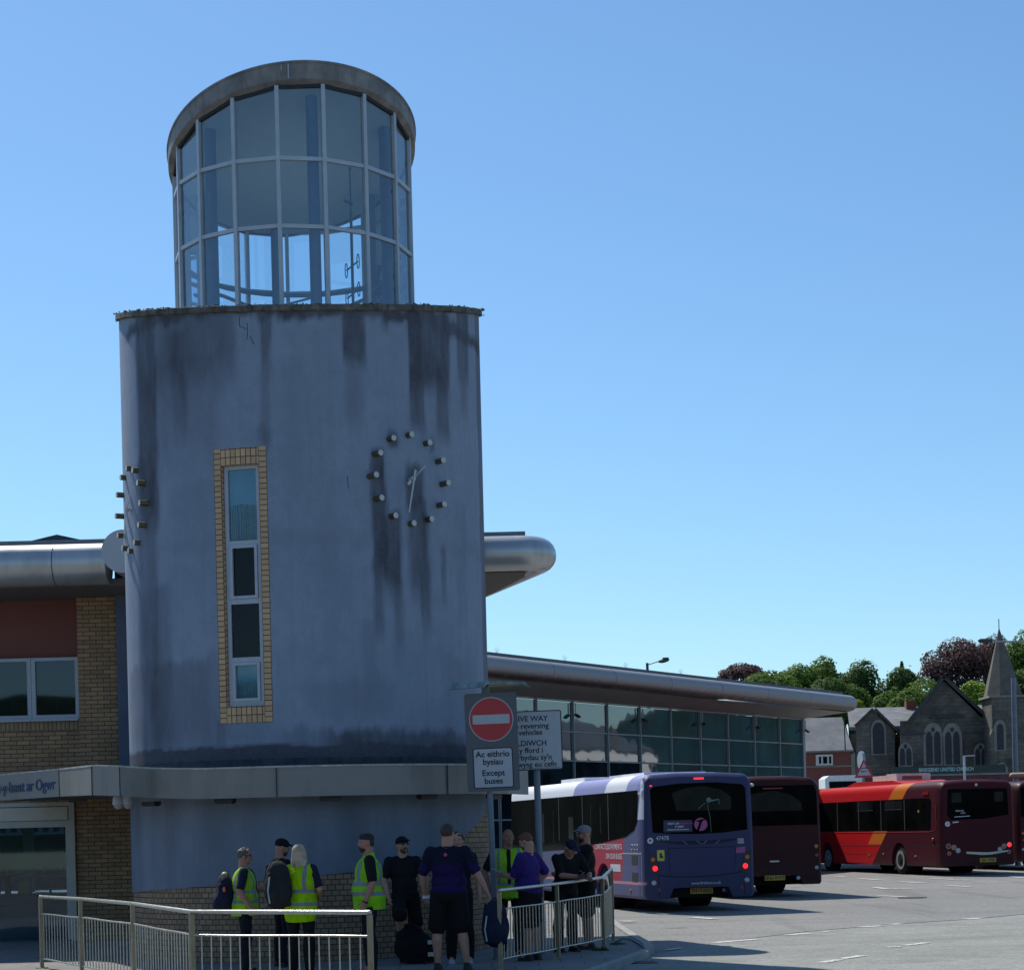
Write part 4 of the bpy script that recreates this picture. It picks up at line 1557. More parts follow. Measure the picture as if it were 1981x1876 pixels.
# old lantern hood above the board
lz_ = at(945, 1325, YS).z
hd = MB()
xs0, xsm, xs1 = at(868, 1325, YS).x, at(938, 1325, YS).x, at(1024, 1325, YS).x
for x0, x1, z0, z1, rz in ((xs0, xsm, 0.0, 0.02, 0), (xsm, xs1, 0.035, 0.02, 0)):
    pass
hd.prism([(xs0, YS - 0.16, lz_ - 0.055), (xs0 + 0.04, YS - 0.12, lz_ + 0.035), (xsm, YS - 0.1, lz_ + 0.045), (xsm + 0.02, YS - 0.13, lz_ - 0.03)], (0, 0.24, 0.01))
hd.prism([(xsm, YS - 0.13, lz_ + 0.055), (xsm + 0.26, YS - 0.13, lz_ + 0.05), (xs1 - 0.06, YS - 0.1, lz_ + 0.022), (xs1 + 0.015, YS - 0.1, lz_ - 0.055), (xs1 - 0.07, YS - 0.1, lz_ - 0.01), (xsm + 0.04, YS - 0.13, lz_ + 0.0), (xsm, YS - 0.13, lz_ - 0.02)], (0, 0.26, 0.0))
hd.tube([(pt.x, YS + 0.05, lz_ - 0.12), (pt.x, YS + 0.05, lz_ + 0.03)], 0.055, 12)
M['hood'] = mat('lichened_hood', (0.20, 0.28, 0.30), 0.7, 0.1, 0.35, 9, 0.3, 30, dirt=0.8)
hood = hd.build('lamp_hood', M['hood'], s1)
mb = MB()
mb.prism([(xsm + 0.03, YS - 0.125, lz_ - 0.035), (xs1 - 0.08, YS - 0.1, lz_ - 0.015), (xsm + 0.06, YS - 0.12, lz_ + 0.0)], (0, 0.2, 0))
mb.build('lamp_tray', mat('hood_wood', (0.25, 0.17, 0.08), 0.7), hood)

YS2 = 27.3
s2 = thing('give_way_sign', 'white rectangular give way to reversing vehicles sign partly behind the no entry board', 'road sign', (at(1040, 1530, YS2).x, YS2, 0))
pc = at(1039, 1530, YS2)
mb = MB()
foot = Vector((pc.x + 0.02, YS2 + 0.06, 0))
mb.tube([foot, foot + Vector((-0.02, 0, 2.95))], 0.046, 16)
mb.build('pole', M['pole'], s2, smooth=40)
s_ = FPX / YS2
c2 = at(1028.5, 1432, YS2)
F2 = frame(c2, (1, 0, 0.012), (-0.012, 0, 1))
w2, h2 = 118 / s_ / 2, 115 / s_ / 2
b2 = plate('board', F2, rr(-w2, w2, -h2, h2, 0.03), 0, M['sign_black'], s2, 0.01)
plate('face', F2, rr(-w2 + 0.015, w2 - 0.015, -h2 + 0.015, h2 - 0.015, 0.02), 0.01, M['sign_white'], b2)
for s, dy, sz in (('GIVE WAY', 0.300, 0.105), ('to reversing', 0.200, 0.105), ('vehicles', 0.110, 0.105), ('ILDIWCH', -0.040, 0.105), ('y fford i', -0.140, 0.105), ("gerbydau sy'n", -0.238, 0.105), ('yn wysg eu cefn', -0.335, 0.105)):
    tx = -0.012 if s != 'yn wysg eu cefn' else 0.0
    text_part(s, sz, F2 @ Matrix.Translation((tx, dy, 0.015)), M['sign_black'], b2, bold=0.018, th=0.001)
mb = MB()
mb.prism([F2 @ Vector((x, -h2 + 0.026 + 0.005 * k, 0.0145)) for k, x in ((0, -0.35), (0, 0.38), (1, 0.38), (1, -0.35))], F2.to_3x3() @ Vector((0, 0, 0.001)))
mb.build('print_line', M['lead'], b2)

# two-way traffic triangle far behind
YT = 92.0
tc = at(1671, 1483, YT)
ts = thing('warning_triangle', 'red-bordered two-way traffic warning triangle on a post in front of the stone chapel', 'road sign', (tc.x, YT, 0.1))
h_ = 36 / FPX * YT
w_ = 38 / FPX * YT / 2
F3 = frame(tc, (1, 0, 0.02), (-0.02, 0, 1))
tri = lambda k: [(-w_ * k, -h_ / 2 * k - h_ * 0.0), (w_ * k, -h_ / 2 * k), (0, h_ / 2 * k)]
tb = plate('border', F3, [(x, y - 0.06) for x, y in tri(1.0)], 0, M['sign_red'], ts, 0.02)
plate('face', F3, [(x, y - 0.10) for x, y in tri(0.68)], 0.02, M['sign_white'], tb)
mb = MB()
for yy, d in ((-0.05, 1), (-0.21, -1)):
    mb.prism([F3 @ Vector((x * d, yy + y, 0.026)) for x, y in ((-0.13, -0.018), (0.08, -0.018), (0.08, -0.05), (0.16, 0), (0.08, 0.05), (0.08, 0.018), (-0.13, 0.018))][::d], F3.to_3x3() @ Vector((0, 0, 0.006)))
mb.build('arrows', M['sign_black'], tb)
mb = MB()
mb.tube([(tc.x + 0.02, YT + 0.06, 0), (tc.x, YT + 0.06, tc.z)], 0.05, 10)
mb.build('pole', M['pole'], ts)
bk = MB()
c = at(1664, 1470, YT + 0.4)
bk.tube([c + Vector((0, 0, 0)), c + Vector((0.12, 0.02, 0))], 0.42, 24)
bk.tube([(c.x + 0.1, YT + 0.45, 0), (c.x + 0.1, YT + 0.45, c.z)], 0.05, 8)
rs = thing('round_sign', 'back edge of a round road sign just left of the warning triangle', 'road sign', (c.x, YT + 0.4, 0.1))
bk.build('sign_plate', M['alu'], rs, smooth=40)

# ================================================================== lamps and poles
M['lamp_dark'] = mat('lamp_dark_green', (0.04, 0.06, 0.06), 0.6)
YL = 80.0
top = at(1252, 1282, YL)
o = thing('street_lamp', 'street lamp with one upswept arm showing above the hall roof against the sky', 'street lamp', (top.x, YL, 0.1))
mb = MB()
mb.tube([(top.x + 0.1, YL, 0), top], [0.14, 0.055], 12)
mb.build('column', M['lamp_dark'], o, smooth=40)
e = at(1274, 1279, YL)
mb = MB()
mb.tube([top + Vector((0, 0, -0.08)), e], 0.022, 8)
mb.build('arm', M['alu'], o)
mb = MB()
e2 = at(1294, 1275, YL)
mid_ = (e + e2) / 2
mb.ball(mid_ + Vector((0, 0, -0.01)), (0.24, 0.14, 0.09), Matrix.Rotation(R(-10), 3, 'Y'), 16, 8)
mb.box(mid_.x - 0.04, mid_.x + 0.20, YL - 0.11, YL + 0.11, mid_.z - 0.0, mid_.z + 0.11)
mb.build('lamp_head', M['lamp_dark'], o)

YL2 = 70.0
a = at(1966, 1535, YL2)
b = at(1960.5, 1311, YL2)
o = thing('street_lamp', 'tall grey lamp column rising beside the chapel spire at the right edge', 'street lamp', (a.x, YL2, 0.1))
mb = MB()
mb.tube([(a.x, YL2, 0), b], [0.11, 0.085], 12)
mb.build('column', M['pole'], o, smooth=40)
a1, b1 = at(1896, 1240, 66), at(1995, 1240, 66)
o = thing('street_lamp', 'double lamp arm reaching in from the right edge across the spire tip', 'street lamp', (b1.x, 66, 0.1))
mb = MB()
mb.tube([at(1917, 1240.5, 66), at(2010, 1241, 66)], 0.028, 8)
mb.build('arm', M['alu'], o)
mb = MB()
p = at(2010, 1241, 66)
mb.tube([(p.x, 66, 0), p], [0.12, 0.06], 12)
mb.build('column', M['pole'], o, smooth=40)
mb = MB()
p0, p1 = at(1892, 1239, 66), at(1920, 1239.5, 66)
mb.tube([p0, p0.lerp(p1, 0.15), p0.lerp(p1, 0.7), p1], [0.03, 0.075, 0.08, 0.04], 12)
mb.build('lamp_head', M['lamp_dark'], o, smooth=50)
c0, c1 = at(1953, 1500, 66), at(1996, 1500, 66)
o = thing('side_lamp', 'tan flat lamp head poking in at the right edge above the red bus', 'lamp', (c1.x, 66, 0.1))
mb = MB()
mb.tube([c0, c0.lerp(c1, 0.1), c1], [0.04, 0.1, 0.12], 12)
mb.build('lamp_head', mat('tan_lamp', (0.42, 0.24, 0.15), 0.6), o, smooth=50)
mb = MB()
mb.tube([(c1.x, 66, 0), c1], 0.06, 10)
mb.build('column', M['pole'], o)

# ================================================================== distant brick house
M['slate'] = mat('pale_slate', (0.165, 0.17, 0.178), 0.8, 0, 0.28, 0.9, 0.3, 6, 0.3, dirt=0.3)
t = NT('far_red_brick')
oc = t.co()
n1 = t.noise(oc, 2, 4)
n2 = t.noise(t.map(oc, (3, 3, 14)), 1.0, 2)
M['redbrick'] = t.fin(t.mix(t.ramp(n1, 0.3, 0.7), t.mix(t.ramp(n2, 0.3, 0.7), (0.16, 0.045, 0.035), (0.23, 0.075, 0.055)), (0.19, 0.065, 0.05)), 0.9)
YH = 150.0
H = lambda x, y, d=0: at(x, y, YH + d)
o = thing('brick_house', 'red brick house with a white triple window and pale slate roof', 'house', (H(1600, 1500).x, YH, 0.2))
xa, xb = H(1515, 1500).x, H(1647, 1500).x
ze = H(1600, 1452).z
mb = MB()
mb.box(xa, xb, YH, YH + 9, 0, ze)
zr_ = H(1600, 1391, 4.5).z
mb.prism([(xb, YH + 0.0, ze - 0.01), (xb, YH + 9, ze - 0.01), (xb, YH + 4.5, zr_ - 0.15)], (-0.3, 0, 0))
mb.build('wall', M['redbrick'], o)
mb = MB()
for y0, y1 in ((-0.25, 4.5), (9.25, 4.5)):
    mb.prism([(xa, YH + y0, ze - 0.12), (xb + 0.15, YH + y0, ze - 0.12), (xb + 0.15, YH + 4.5, zr_), (xa, YH + 4.5, zr_)], (0, 0, 0.14))
mb.build('roof', M['slate'], o)
mb = MB()
mb.box(xb + 0.002, xb + 0.32, YH - 0.06, YH + 9, 0, ze - 0.25)
mb.prism([(xb + 0.155, YH + 0.0, ze - 0.25), (xb + 0.155, YH + 9, ze - 0.25), (xb + 0.155, YH + 4.5, zr_ - 0.3)], (0.14, 0, 0))
mb.box(xa, xb - 0.01, YH - 0.05, YH - 0.002, H(1600, 1482).z - 0.06, H(1600, 1482).z + 0.06)
mb.build('render_trim', mat('house_render', (0.22, 0.20, 0.17), 0.9, 0, 0.2, 1.0, dirt=0.4), o)
wx0, wx1 = H(1578, 1470).x, H(1611, 1470).x
wz0, wz1 = H(1595, 1480).z, H(1595, 1459).z
mb = MB()
mb.box(wx0, wx1, YH - 0.1, YH - 0.01, wz0, wz1)
w = mb.build('window', mat('house_white', (0.55, 0.53, 0.48), 0.6), o)
mb = MB()
for f0, f1 in ((0.18, 0.31), (0.42, 0.66), (0.77, 0.90)):
    mb.box(wx0 + (wx1 - wx0) * f0, wx0 + (wx1 - wx0) * f1, YH - 0.115, YH - 0.102, wz0 + 0.14, wz1 - 0.16)
mb.build('pane', M['pane_dark'], w)
mb = MB()
p = H(1632, 1390)
mb.tube([H(1634.5, 1452) + Vector((0, -0.2, 0)), H(1632, 1388) + Vector((0, -0.2, 0))], 0.045, 6)
mb.build('mast', M['dark'], o)
wb = MB()
a, b = H(1646, 1393, -3), H(1663, 1421, -3)
oo = thing('white_gable', 'small sunlit white bargeboard of a roof just right of the brick house', 'roof gable', (a.x, YH + 5, 0.2))
wb.prism([(a.x, YH + 5, a.z), (b.x, YH + 5, H(1664, 1398).z), (b.x - 0.35, YH + 5, b.z)], (0, 0.4, 0))
wb.build('bargeboard', mat('pale_blue_board', (0.55, 0.60, 0.68), 0.6), oo)

# ================================================================== stone chapel
t = NT('dark_stone')
oc = t.co()
n1 = t.noise(oc, 0.35, 6, 0.65)
n2 = t.noise(t.map(oc, (1, 1, 2.2)), 3.2, 4, 0.7)
vo = t.node('ShaderNodeTexBrick')
for k_, v_ in (('Scale', 1.0), ('Mortar Size', 0.02), ('Brick Width', 0.8), ('Row Height', 0.33)):
    vo.inputs[k_].default_value = v_
vo.inputs['Color1'].default_value = (0.125, 0.12, 0.10, 1)
vo.inputs['Color2'].default_value = (0.175, 0.165, 0.14, 1)
vo.inputs['Mortar'].default_value = (0.09, 0.085, 0.075, 1)
cx_ = t.node('ShaderNodeCombineXYZ')
sx_ = t.xyz(oc)
t.l.new(t.math('ADD', sx_[0], sx_[1]), cx_.inputs[0])
t.l.new(sx_[2], cx_.inputs[1])
t.l.new(cx_.outputs[0], vo.inputs['Vector'])
c = t.mix(t.ramp(n1, 0.40, 0.62, 0, 0.8), vo.outputs['Color'], (0.045, 0.043, 0.038))
c = t.mix(t.ramp(n2, 0.55, 0.75, 0, 0.6), c, (0.27, 0.255, 0.22))
M['stone'] = t.fin(c, 0.95, 0, 0.2)
M['stone_trim'] = mat('pale_stone_trim', (0.22, 0.21, 0.185), 0.9, 0, 0.2, 2)
M['slate_dark'] = mat('dark_slate', (0.055, 0.055, 0.062), 0.8, 0, 0.3, 2, 0.3, 8, dirt=0.3)
M['leaded'] = mat('leaded_glass', (0.022, 0.022, 0.032), 0.6, 0, 0.35, 3)
YCH = 165.0
C = lambda x, y, d=0: at(x, y, YCH + d)
ch = thing('chapel', 'dark stone chapel with steep gables, pointed windows and a slim spire', 'chapel', (C(1820, 1500).x, YCH, 0.3))


def house_poly(pts, y0, depth, m, name, parent=None):
    mb = MB()
    mb.prism([(C(x, y).x, y0, C(x, y).z if y < 1600 else 0) for x, y in pts], (0.22 * depth, depth, 0))
    return mb.build(name, m, parent or ch)


cw = house_poly([(1741, 1600), (1741, 1394), (1763, 1394), (1824.5, 1316), (1908, 1396), (1913, 1396), (1913, 1600)], YCH, 14, M['stone'], 'nave_wall')
house_poly([(1661, 1600), (1661, 1404), (1694.8, 1372), (1736, 1412), (1740, 1600)], YCH + 1.2, 8, M['stone'], 'side_wall')
# copings and roofs


def slab(name, a, b, y0, depth, th, m):
    mb = MB()
    p, q = C(*a), C(*b)
    d = (q - p)
    nrm = Vector((-d.z, 0, d.x)).normalized()
    if nrm.z < 0:
        nrm = -nrm
    mb.prism([(p.x, y0, p.z), (q.x, y0, q.z), (q.x + nrm.x * th, y0, q.z + nrm.z * th), (p.x + nrm.x * th, y0, p.z + nrm.z * th)], (0.22 * depth, depth, 0))
    return mb.build(name, m, ch)


slab('roof', (1757, 1400), (1824.5, 1314), YCH - 0.35, 14.5, 0.28, M['slate_dark'])
slab('roof', (1824.7, 1314), (1910, 1392), YCH - 0.35, 14.5, 0.28, M['slate_dark'])
slab('roof', (1659, 1405), (1694.6, 1371), YCH + 0.9, 8.5, 0.22, M['slate_dark'])
slab('roof', (1694.8, 1371), (1738, 1413), YCH + 0.9, 8.5, 0.22, M['slate_dark'])
house_poly([(1672, 1600), (1672, 1412), (1905, 1412), (1905, 1600)], YCH + 6.5, 3, M['stone'], 'nave_wall')
mb = MB()
rz0 = C(1700, 1412, 10).z
rz1 = C(1720, 1374, 16).z
mb.prism([(C(1640, 1400, 10).x, YCH + 9, rz0), (C(1960, 1400, 10).x, YCH + 9, rz0), (C(1960, 1400, 16).x, YCH + 16, rz1), (C(1640, 1400, 16).x, YCH + 16, rz1)], (0, 0, 0.3))
mb.build('long_roof', M['slate'], ch)
mb = MB()
cc_ = C(1763, 1366, 15)
mb.box(cc_.x - 0.45, cc_.x + 0.45, YCH + 15, YCH + 15.9, rz1 - 1, cc_.z + 0.5)
mb.build('chimney', M['redbrick'], ch)


def gothic(x, y0, y1, w, yw=0.0, lights=1, trim=0.18, name='window'):
    """pointed window: photo x centre, bottom y0, apex y1, half width in photo px"""
    c = C(x, y0, yw)
    hw = w * (YCH + yw) / FPX
    z0, z1 = C(x, y0, yw).z, C(x, y1, yw).z
    zsp = z1 - hw * 1.5

    def arch(hw, z0, z1, zsp):
        pts = [(-hw, z0), (hw, z0), (hw, zsp)]
        for i in range(1, 6):
            f = i / 6
            pts.append((hw * math.cos(f * math.pi / 2) ** 0.9, zsp + (z1 - zsp) * math.sin(f * math.pi / 2)))
        pts.append((0, z1))
        for i in range(5, 0, -1):
            f = i / 6
            pts.append((-hw * math.cos(f * math.pi / 2) ** 0.9, zsp + (z1 - zsp) * math.sin(f * math.pi / 2)))
        pts.append((-hw, zsp))
        return pts
    yy = YCH + yw
    mb = MB()
    mb.prism([(c.x + a, yy - 0.10, b) for a, b in arch(hw + trim, z0 - 0.1, z1 + trim * 1.6, zsp)], (0, 0.09, 0))
    o = mb.build(name, M['stone_trim'], ch)
    mb = MB()
    if lights == 1:
        mb.prism([(c.x + a, yy - 0.125, b) for a, b in arch(hw, z0, z1, zsp)], (0, 0.02, 0))
    else:
        for s_ in (-1, 1):
            mb.prism([(c.x + s_ * hw * 0.52 + a, yy - 0.125, b) for a, b in arch(hw * 0.42, z0, z1 - hw * 0.7, zsp - hw * 0.3)], (0, 0.02, 0))
        mb.prism([(c.x + 0.16 * math.cos(k), yy - 0.125, z1 - hw * 0.45 + 0.2 * math.sin(k)) for k in [i * math.pi / 4 for i in range(8)]], (0, 0.02, 0))
    mb.build('leaded_pane', M['leaded'], o)


gothic(1806, 1478, 1404, 15, 0, 2)
gothic(1843, 1478, 1404, 15, 0, 2)
gothic(1752, 1480, 1438, 12, 0, 2, 0.08)
gothic(1910 - 13, 1480, 1440, 11, 0, 2, 0.08)
gothic(1700, 1458, 1397, 11, 1.2, 1, 0.16)
mb = MB()
for x0, x1, y in ((1742, 1791, 1419), (1860, 1912, 1417), (1800, 1866, 1387)):
    mb.box(C(x0, y).x, C(x1, y).x, YCH - 0.12, YCH - 0.002, C(x0, y).z - 0.09, C(x0, y).z + 0.06)
mb.build('string_course', M['slate_dark'], ch)
# spire tower
xc_ = C(1936, 1480).x
ts_ = 1.45
mb = MB()
yb_ = YCH - 3.0
zb_ = at(1936, 1346, yb_).z
mb.box(xc_ - ts_ * 0.95, xc_ + ts_ * 0.95, yb_, yb_ + 3.4, 0, zb_)
mb.prism([(xc_ - ts_ - 0.15, yb_ - 0.15, 0), (xc_ - ts_ * 0.95 + 0.3, yb_ - 0.15, 0), (xc_ - ts_ * 0.95 + 0.3, yb_ - 0.15, zb_ - 2.2), (xc_ - ts_ - 0.15, yb_ - 0.15, zb_ - 3.2)], (0, 0.8, 0))
mb.build('spire_tower', M['stone'], ch)
mb = MB()
ap = at(1932.5, 1213, yb_ + 1.7)
n = 8
rg_ = [Vector((xc_ + ts_ * 1.12 * math.cos(2 * math.pi * (i + 0.5) / n), yb_ + 1.7 + ts_ * 1.12 * math.sin(2 * math.pi * (i + 0.5) / n), zb_)) for i in range(n)]
mb.add(rg_ + [ap], [(i, (i + 1) % n, n) for i in range(n)] + [tuple(reversed(range(n)))])
mb.build('spire', mat('spire_stone', (0.13, 0.115, 0.095), 0.9, 0, 0.25, 1.2, dirt=0.4), ch)
mb = MB()
mb.box(xc_ - ts_ * 1.12, xc_ + ts_ * 1.12, yb_ - 0.15, yb_ + 3.5, zb_ - 0.12, zb_ + 0.06)
mb.build('cornice', M['stone_trim'], ch)
mb = MB()
mb.tube([ap - Vector((0, 0, 0.2)), ap + Vector((0, 0, 0.7))], 0.04, 6)
mb.build('finial', M['stone_trim'], ch)
gothic(1935, 1450, 1400, 6.5, -3.1, 1, 0.22)
gothic(1938, 1515, 1482, 7, -3.1, 1, 0.22)

# boards, railings and low walls before the chapel
M['teal_board'] = mat('teal_board', (0.12, 0.25, 0.24), 0.6)
YB = 140.0
a, b = at(1775, 1484, YB), at(1886, 1491, YB)
o = thing('chapel_board', 'long green chapel name board with pale capitals on the railings', 'sign board', (a.x, YB, 0.2))
mb = MB()
mb.box(a.x - 1.8, b.x + 2.2, YB, YB + 0.08, b.z - 0.5, a.z + 0.08)
bb = mb.build('board', mat('board_green', (0.025, 0.045, 0.04), 0.7), o)
text_part('BRIDGEND UNITED CHURCH', 0.36, frame(((a.x + b.x) / 2, YB - 0.02, (a.z + b.z) / 2 - 0.02), (1, 0, 0), (0, 0, 1)), M['teal_board'] if False else mat('board_letter', (0.30, 0.48, 0.47), 0.6), bb, bold=0.03, sx=0.82)
mb = MB()
for x in (a.x - 1.5, (a.x + b.x) / 2, b.x + 2):
    mb.box(x - 0.05, x + 0.05, YB + 0.09, YB + 0.17, 0, a.z)
mb.build('post', M['dark'], o)
YB = 120.0
a, b = at(1752, 1497, YB), at(1905, 1513, YB)
o = thing('boundary_wall', 'maroon boundary wall topped with pale coping behind the red bus', 'wall', ((a.x + b.x) / 2, YB, 0.1))
mb = MB()
mb.box(at(1600, 1500, YB).x, b.x + 6, YB, YB + 0.3, 0, a.z - 0.15)
mb.build('masonry', mat('maroon_wall', (0.10, 0.035, 0.045), 0.8, 0, 0.3, 1.5), o)
mb = MB()
mb.box(at(1600, 1500, YB).x, b.x + 6, YB - 0.05, YB + 0.35, a.z - 0.15, a.z - 0.05)
mb.build('coping', M['stone_trim'], o)
o = thing('spiked_railing', 'short run of black spiked railings standing between the triangle sign and the chapel board', 'railing', (at(1700, 1500, 110).x, 110, 0.1))
mb = MB()
for i in range(16):
    x = 1689 + i * 2.6
    p = at(x + 1, 1500, 110)
    q = at(x - 1 + (i - 8) * 0.15, 1487 + (i % 3), 110)
    mb.tube([(p.x, 110, 0.1), (p.x, 110, p.z), q], [0.03, 0.03, 0.012], 6)
mb.bar((at(1687, 1497, 110).x, 110, at(1690, 1497, 110).z), (at(1732, 1497, 110).x, 110, at(1690, 1497, 110).z), 0.05, 0.08)
mb.build('bars', M['dark'], o)
# white van roof and pale sheds glimpsed over the red bus
YV = 98.0
a, b = at(1596, 1500, YV), at(1668, 1508, YV)
o = thing('white_van', 'long white van roof glimpsed over the front of the red bus', 'van', ((a.x + b.x) / 2, YV, 0.1))
mb = MB()
mb.prism([(a.x, YV, 0.4), (b.x, YV, 0.4), (b.x, YV, b.z + 0.1), (b.x - 0.3, YV, a.z), (a.x + 0.2, YV, a.z), (a.x, YV, b.z + 0.1)], (0, 2.0, 0))
vb = mb.build('body', mat('van_white', (0.75, 0.76, 0.76), 0.4), o)
mb = MB()
mb.box(a.x + 0.2, b.x - 0.3, YV - 0.02, YV - 0.005, 1.5, a.z - 0.3)
mb.build('window', M['pane_dark'], o)
mb = MB()
for x in (a.x + 0.5, b.x - 0.5):
    mb.tube([(x, YV - 0.02, 0.45), (x, YV + 0.2, 0.45)], 0.36, 18)
mb.build('wheel', M['rubber'], o)
p = at(1682, 1462, 96)
o = thing('sign_mast', 'thin white mast with a small arm in front of the chapel window', 'mast', (at(1866, 1480, 110).x, 110, 0.1))
mb = MB()
p, q = at(1867, 1500, 110), at(1865, 1462, 110)
mb.tube([(p.x, 110, 0.1), q], 0.07, 8)
mb.bar(q, q + Vector((0.6, 0, 0.02)), 0.06, 0.06)
mb.build('column', M['white_frame'], o)

# ================================================================== trees
def leaf_mat(name, c1, c2):
    t = NT(name)
    ge = t.node('ShaderNodeNewGeometry')
    ri = ge.outputs['Random Per Island']
    c = t.mix(ri, c1, c2)
    t.b.inputs['Subsurface Weight'].default_value = 0.0
    t.fin(c, 0.7, 0, 0.25)
    tl = t.node('ShaderNodeBsdfTranslucent')
    t.l.new(c, tl.inputs[0])
    mx = t.node('ShaderNodeMixShader')
    mx.inputs[0].default_value = 0.4
    t.l.new(t.b.outputs[0], mx.inputs[1])
    t.l.new(tl.outputs[0], mx.inputs[2])
    t.l.new(mx.outputs[0], t.out.inputs[0])
    return t.mat


LM = {'g': leaf_mat('leaf_green', (0.085, 0.16, 0.03), (0.19, 0.28, 0.055)), 'd': leaf_mat('leaf_dark_green', (0.06, 0.115, 0.03), (0.13, 0.195, 0.05)),
      'c': leaf_mat('leaf_copper', (0.075, 0.045, 0.05), (0.19, 0.11, 0.10)), 'l': leaf_mat('leaf_lime', (0.15, 0.24, 0.03), (0.32, 0.42, 0.06)),
      'y': leaf_mat('leaf_yellow', (0.30, 0.33, 0.03), (0.42, 0.42, 0.06))}
M['bark'] = mat('bark', (0.07, 0.055, 0.04), 0.95, 0, 0.3, 5, 0.5, 20)


def hill_z(Y):
    return 0.2 + max(0, Y - 175) * 0.09


def tree(x, ytop, wpx, Y, kind, label, ybot=None, leaf=0.40, n=5200, lobes=9, conic=False):
    s = FPX / Y
    c = at(x, ytop, Y)
    base = Vector((c.x, Y, hill_z(Y)))
    rw = wpx / 2 / s
    zt = c.z
    zb = at(x, ybot or (ytop + wpx * 1.1), Y).z
    hh = (zt - zb) / 2
    o = thing('tree', label, 'tree', base, 0, 'trees on the hillside behind the chapel')
    mb = MB()
    top = Vector((c.x, Y, zb + hh))
    mb.tube([base, base.lerp(top, 0.5) + Vector((0.2, 0, 0)), top], [rw * 0.10 + 0.12, rw * 0.07 + 0.08, 0.08], 8)
    L = []
    for i in range(lobes):
        if conic:
            f = i / (lobes - 1)
            L.append((Vector((c.x + random.uniform(-.1, .1) * rw, Y + random.uniform(-.2, .2) * rw, zb + (zt - zb) * (0.12 + 0.80 * f))), rw * (0.95 - 0.82 * f), rw * 0.35 + 0.3))
            continue
        a = random.uniform(0, 2 * math.pi)
        q = random.uniform(-0.75, 0.95)
        rr_ = math.sqrt(max(0.05, 1 - q * q))
        p = Vector((c.x + math.cos(a) * rw * 0.55 * rr_, Y + math.sin(a) * rw * 0.5 * rr_, zb + hh + q * hh * 0.60))
        k = random.uniform(0.36, 0.52)
        L.append((p, rw * k, hh * k * 0.95))
    if not conic:
        L.append((Vector((c.x, Y, zt - hh * 0.42)), rw * 0.5, hh * 0.42))
        L.append((Vector((c.x, Y, zb + hh * 0.9)), rw * 0.72, hh * 0.72))
        for s_ in (-1, 1):
            L.append((Vector((c.x + s_ * rw * 0.6, Y, zb + hh * random.uniform(0.6, 1.1))), rw * 0.4, hh * 0.42))
    for p, a, b in L[:8]:
        mb.tube([base.lerp(top, 0.55), p], [0.08 + rw * 0.02, 0.03], 5)
    mb.build('trunk', M['bark'], o)
    lb = MB()
    V, F = [], []
    for i in range(n):
        p, a, b = random.choice(L)
        d = Vector((random.gauss(0, 1), random.gauss(0, 1), random.gauss(0, 1))).normalized()
        k = random.uniform(0.55, 1.0) ** 0.5
        k *= 1 + 0.22 * noise.noise((p.x + d.x * 2.2, p.y + d.y * 2.2, p.z + d.z * 2.2))
        if random.random() < 0.05:
            k *= random.uniform(1.05, 1.22)
        q = p + Vector((d.x * a * k, d.y * a * k, d.z * b * k))
        nn = (d + Vector((random.uniform(-.8, .8), random.uniform(-.8, .8), random.uniform(-.3, .9)))).normalized()
        u = nn.orthogonal().normalized()
        u = Matrix.Rotation(random.uniform(0, 6.28), 3, nn) @ u
        w = nn.cross(u)
        sz = leaf * random.uniform(0.55, 1.25)
        bI = len(V)
        V += [q - u * sz * 0.5, q + w * sz * 0.32 + nn * 0.03, q + u * sz * 0.5, q - w * sz * 0.32 + nn * 0.03]
        F.append((bI, bI + 1, bI + 2, bI + 3))
    lb.add(V, F)
    lb.build('crown', LM[kind], o)
    return o


tree(1432, 1282, 100, 235, 'c', 'small copper beech furthest left on the hillside, above the hall roof', 1335, n=5200)
tree(1490, 1296, 120, 222, 'g', 'rounded green tree just right of the small copper beech', 1370, n=6000)
tree(1548, 1284, 130, 226, 'g', 'broad mid-green tree in the middle of the tree line', 1390, n=6500)
tree(1592, 1268, 100, 230, 'g', 'tallest mid-green tree above the end of the hall roof', 1380, n=6500)
tree(1600, 1310, 130, 212, 'd', 'dark low green tree right behind the hall roof tip', 1410, n=6000)
tree(1664, 1276, 92, 228, 'd', 'upright dark green tree with a spiky top left of the gap', 1400, n=6500, lobes=12)
tree(1740, 1290, 96, 224, 'd', 'dark green tree with a pointed top between the gap and the large copper beech', 1405, n=6500)
tree(1744, 1284, 20, 232, 'd', 'narrow conifer tip poking out above the dark tree', 1330, n=1800, conic=True)
tree(1788, 1312, 130, 214, 'g', 'green tree behind the chapel main gable left slope', 1410, n=6500)
tree(1848, 1232, 150, 240, 'c', 'large copper beech towering behind the chapel gable', 1350, n=9500, lobes=13)
tree(1926, 1226, 96, 246, 'c', 'copper beech behind the chapel spire tip', 1340, n=6000)
tree(1884, 1316, 92, 206, 'l', 'bright lime-green tree glowing between the gable and the spire', 1402, n=6500)
tree(1838, 1322, 70, 209, 'l', 'small lime-green tree just behind the gable peak', 1390, n=4000)
tree(1985, 1216, 96, 238, 'g', 'green tree at the right edge of the picture above the spire shoulder', 1330, n=6000)
tree(1980, 1290, 90, 228, 'd', 'dark tree at the right edge behind the lamp column', 1400, n=4500)
tree(1657, 1352, 34, 190, 'y', 'small yellow-green bush above the house roof by the hall tip', 1382, n=1100, leaf=0.25)
tree(1722, 1335, 80, 216, 'g', 'low green tree above the chapel side gable', 1410, n=4500)
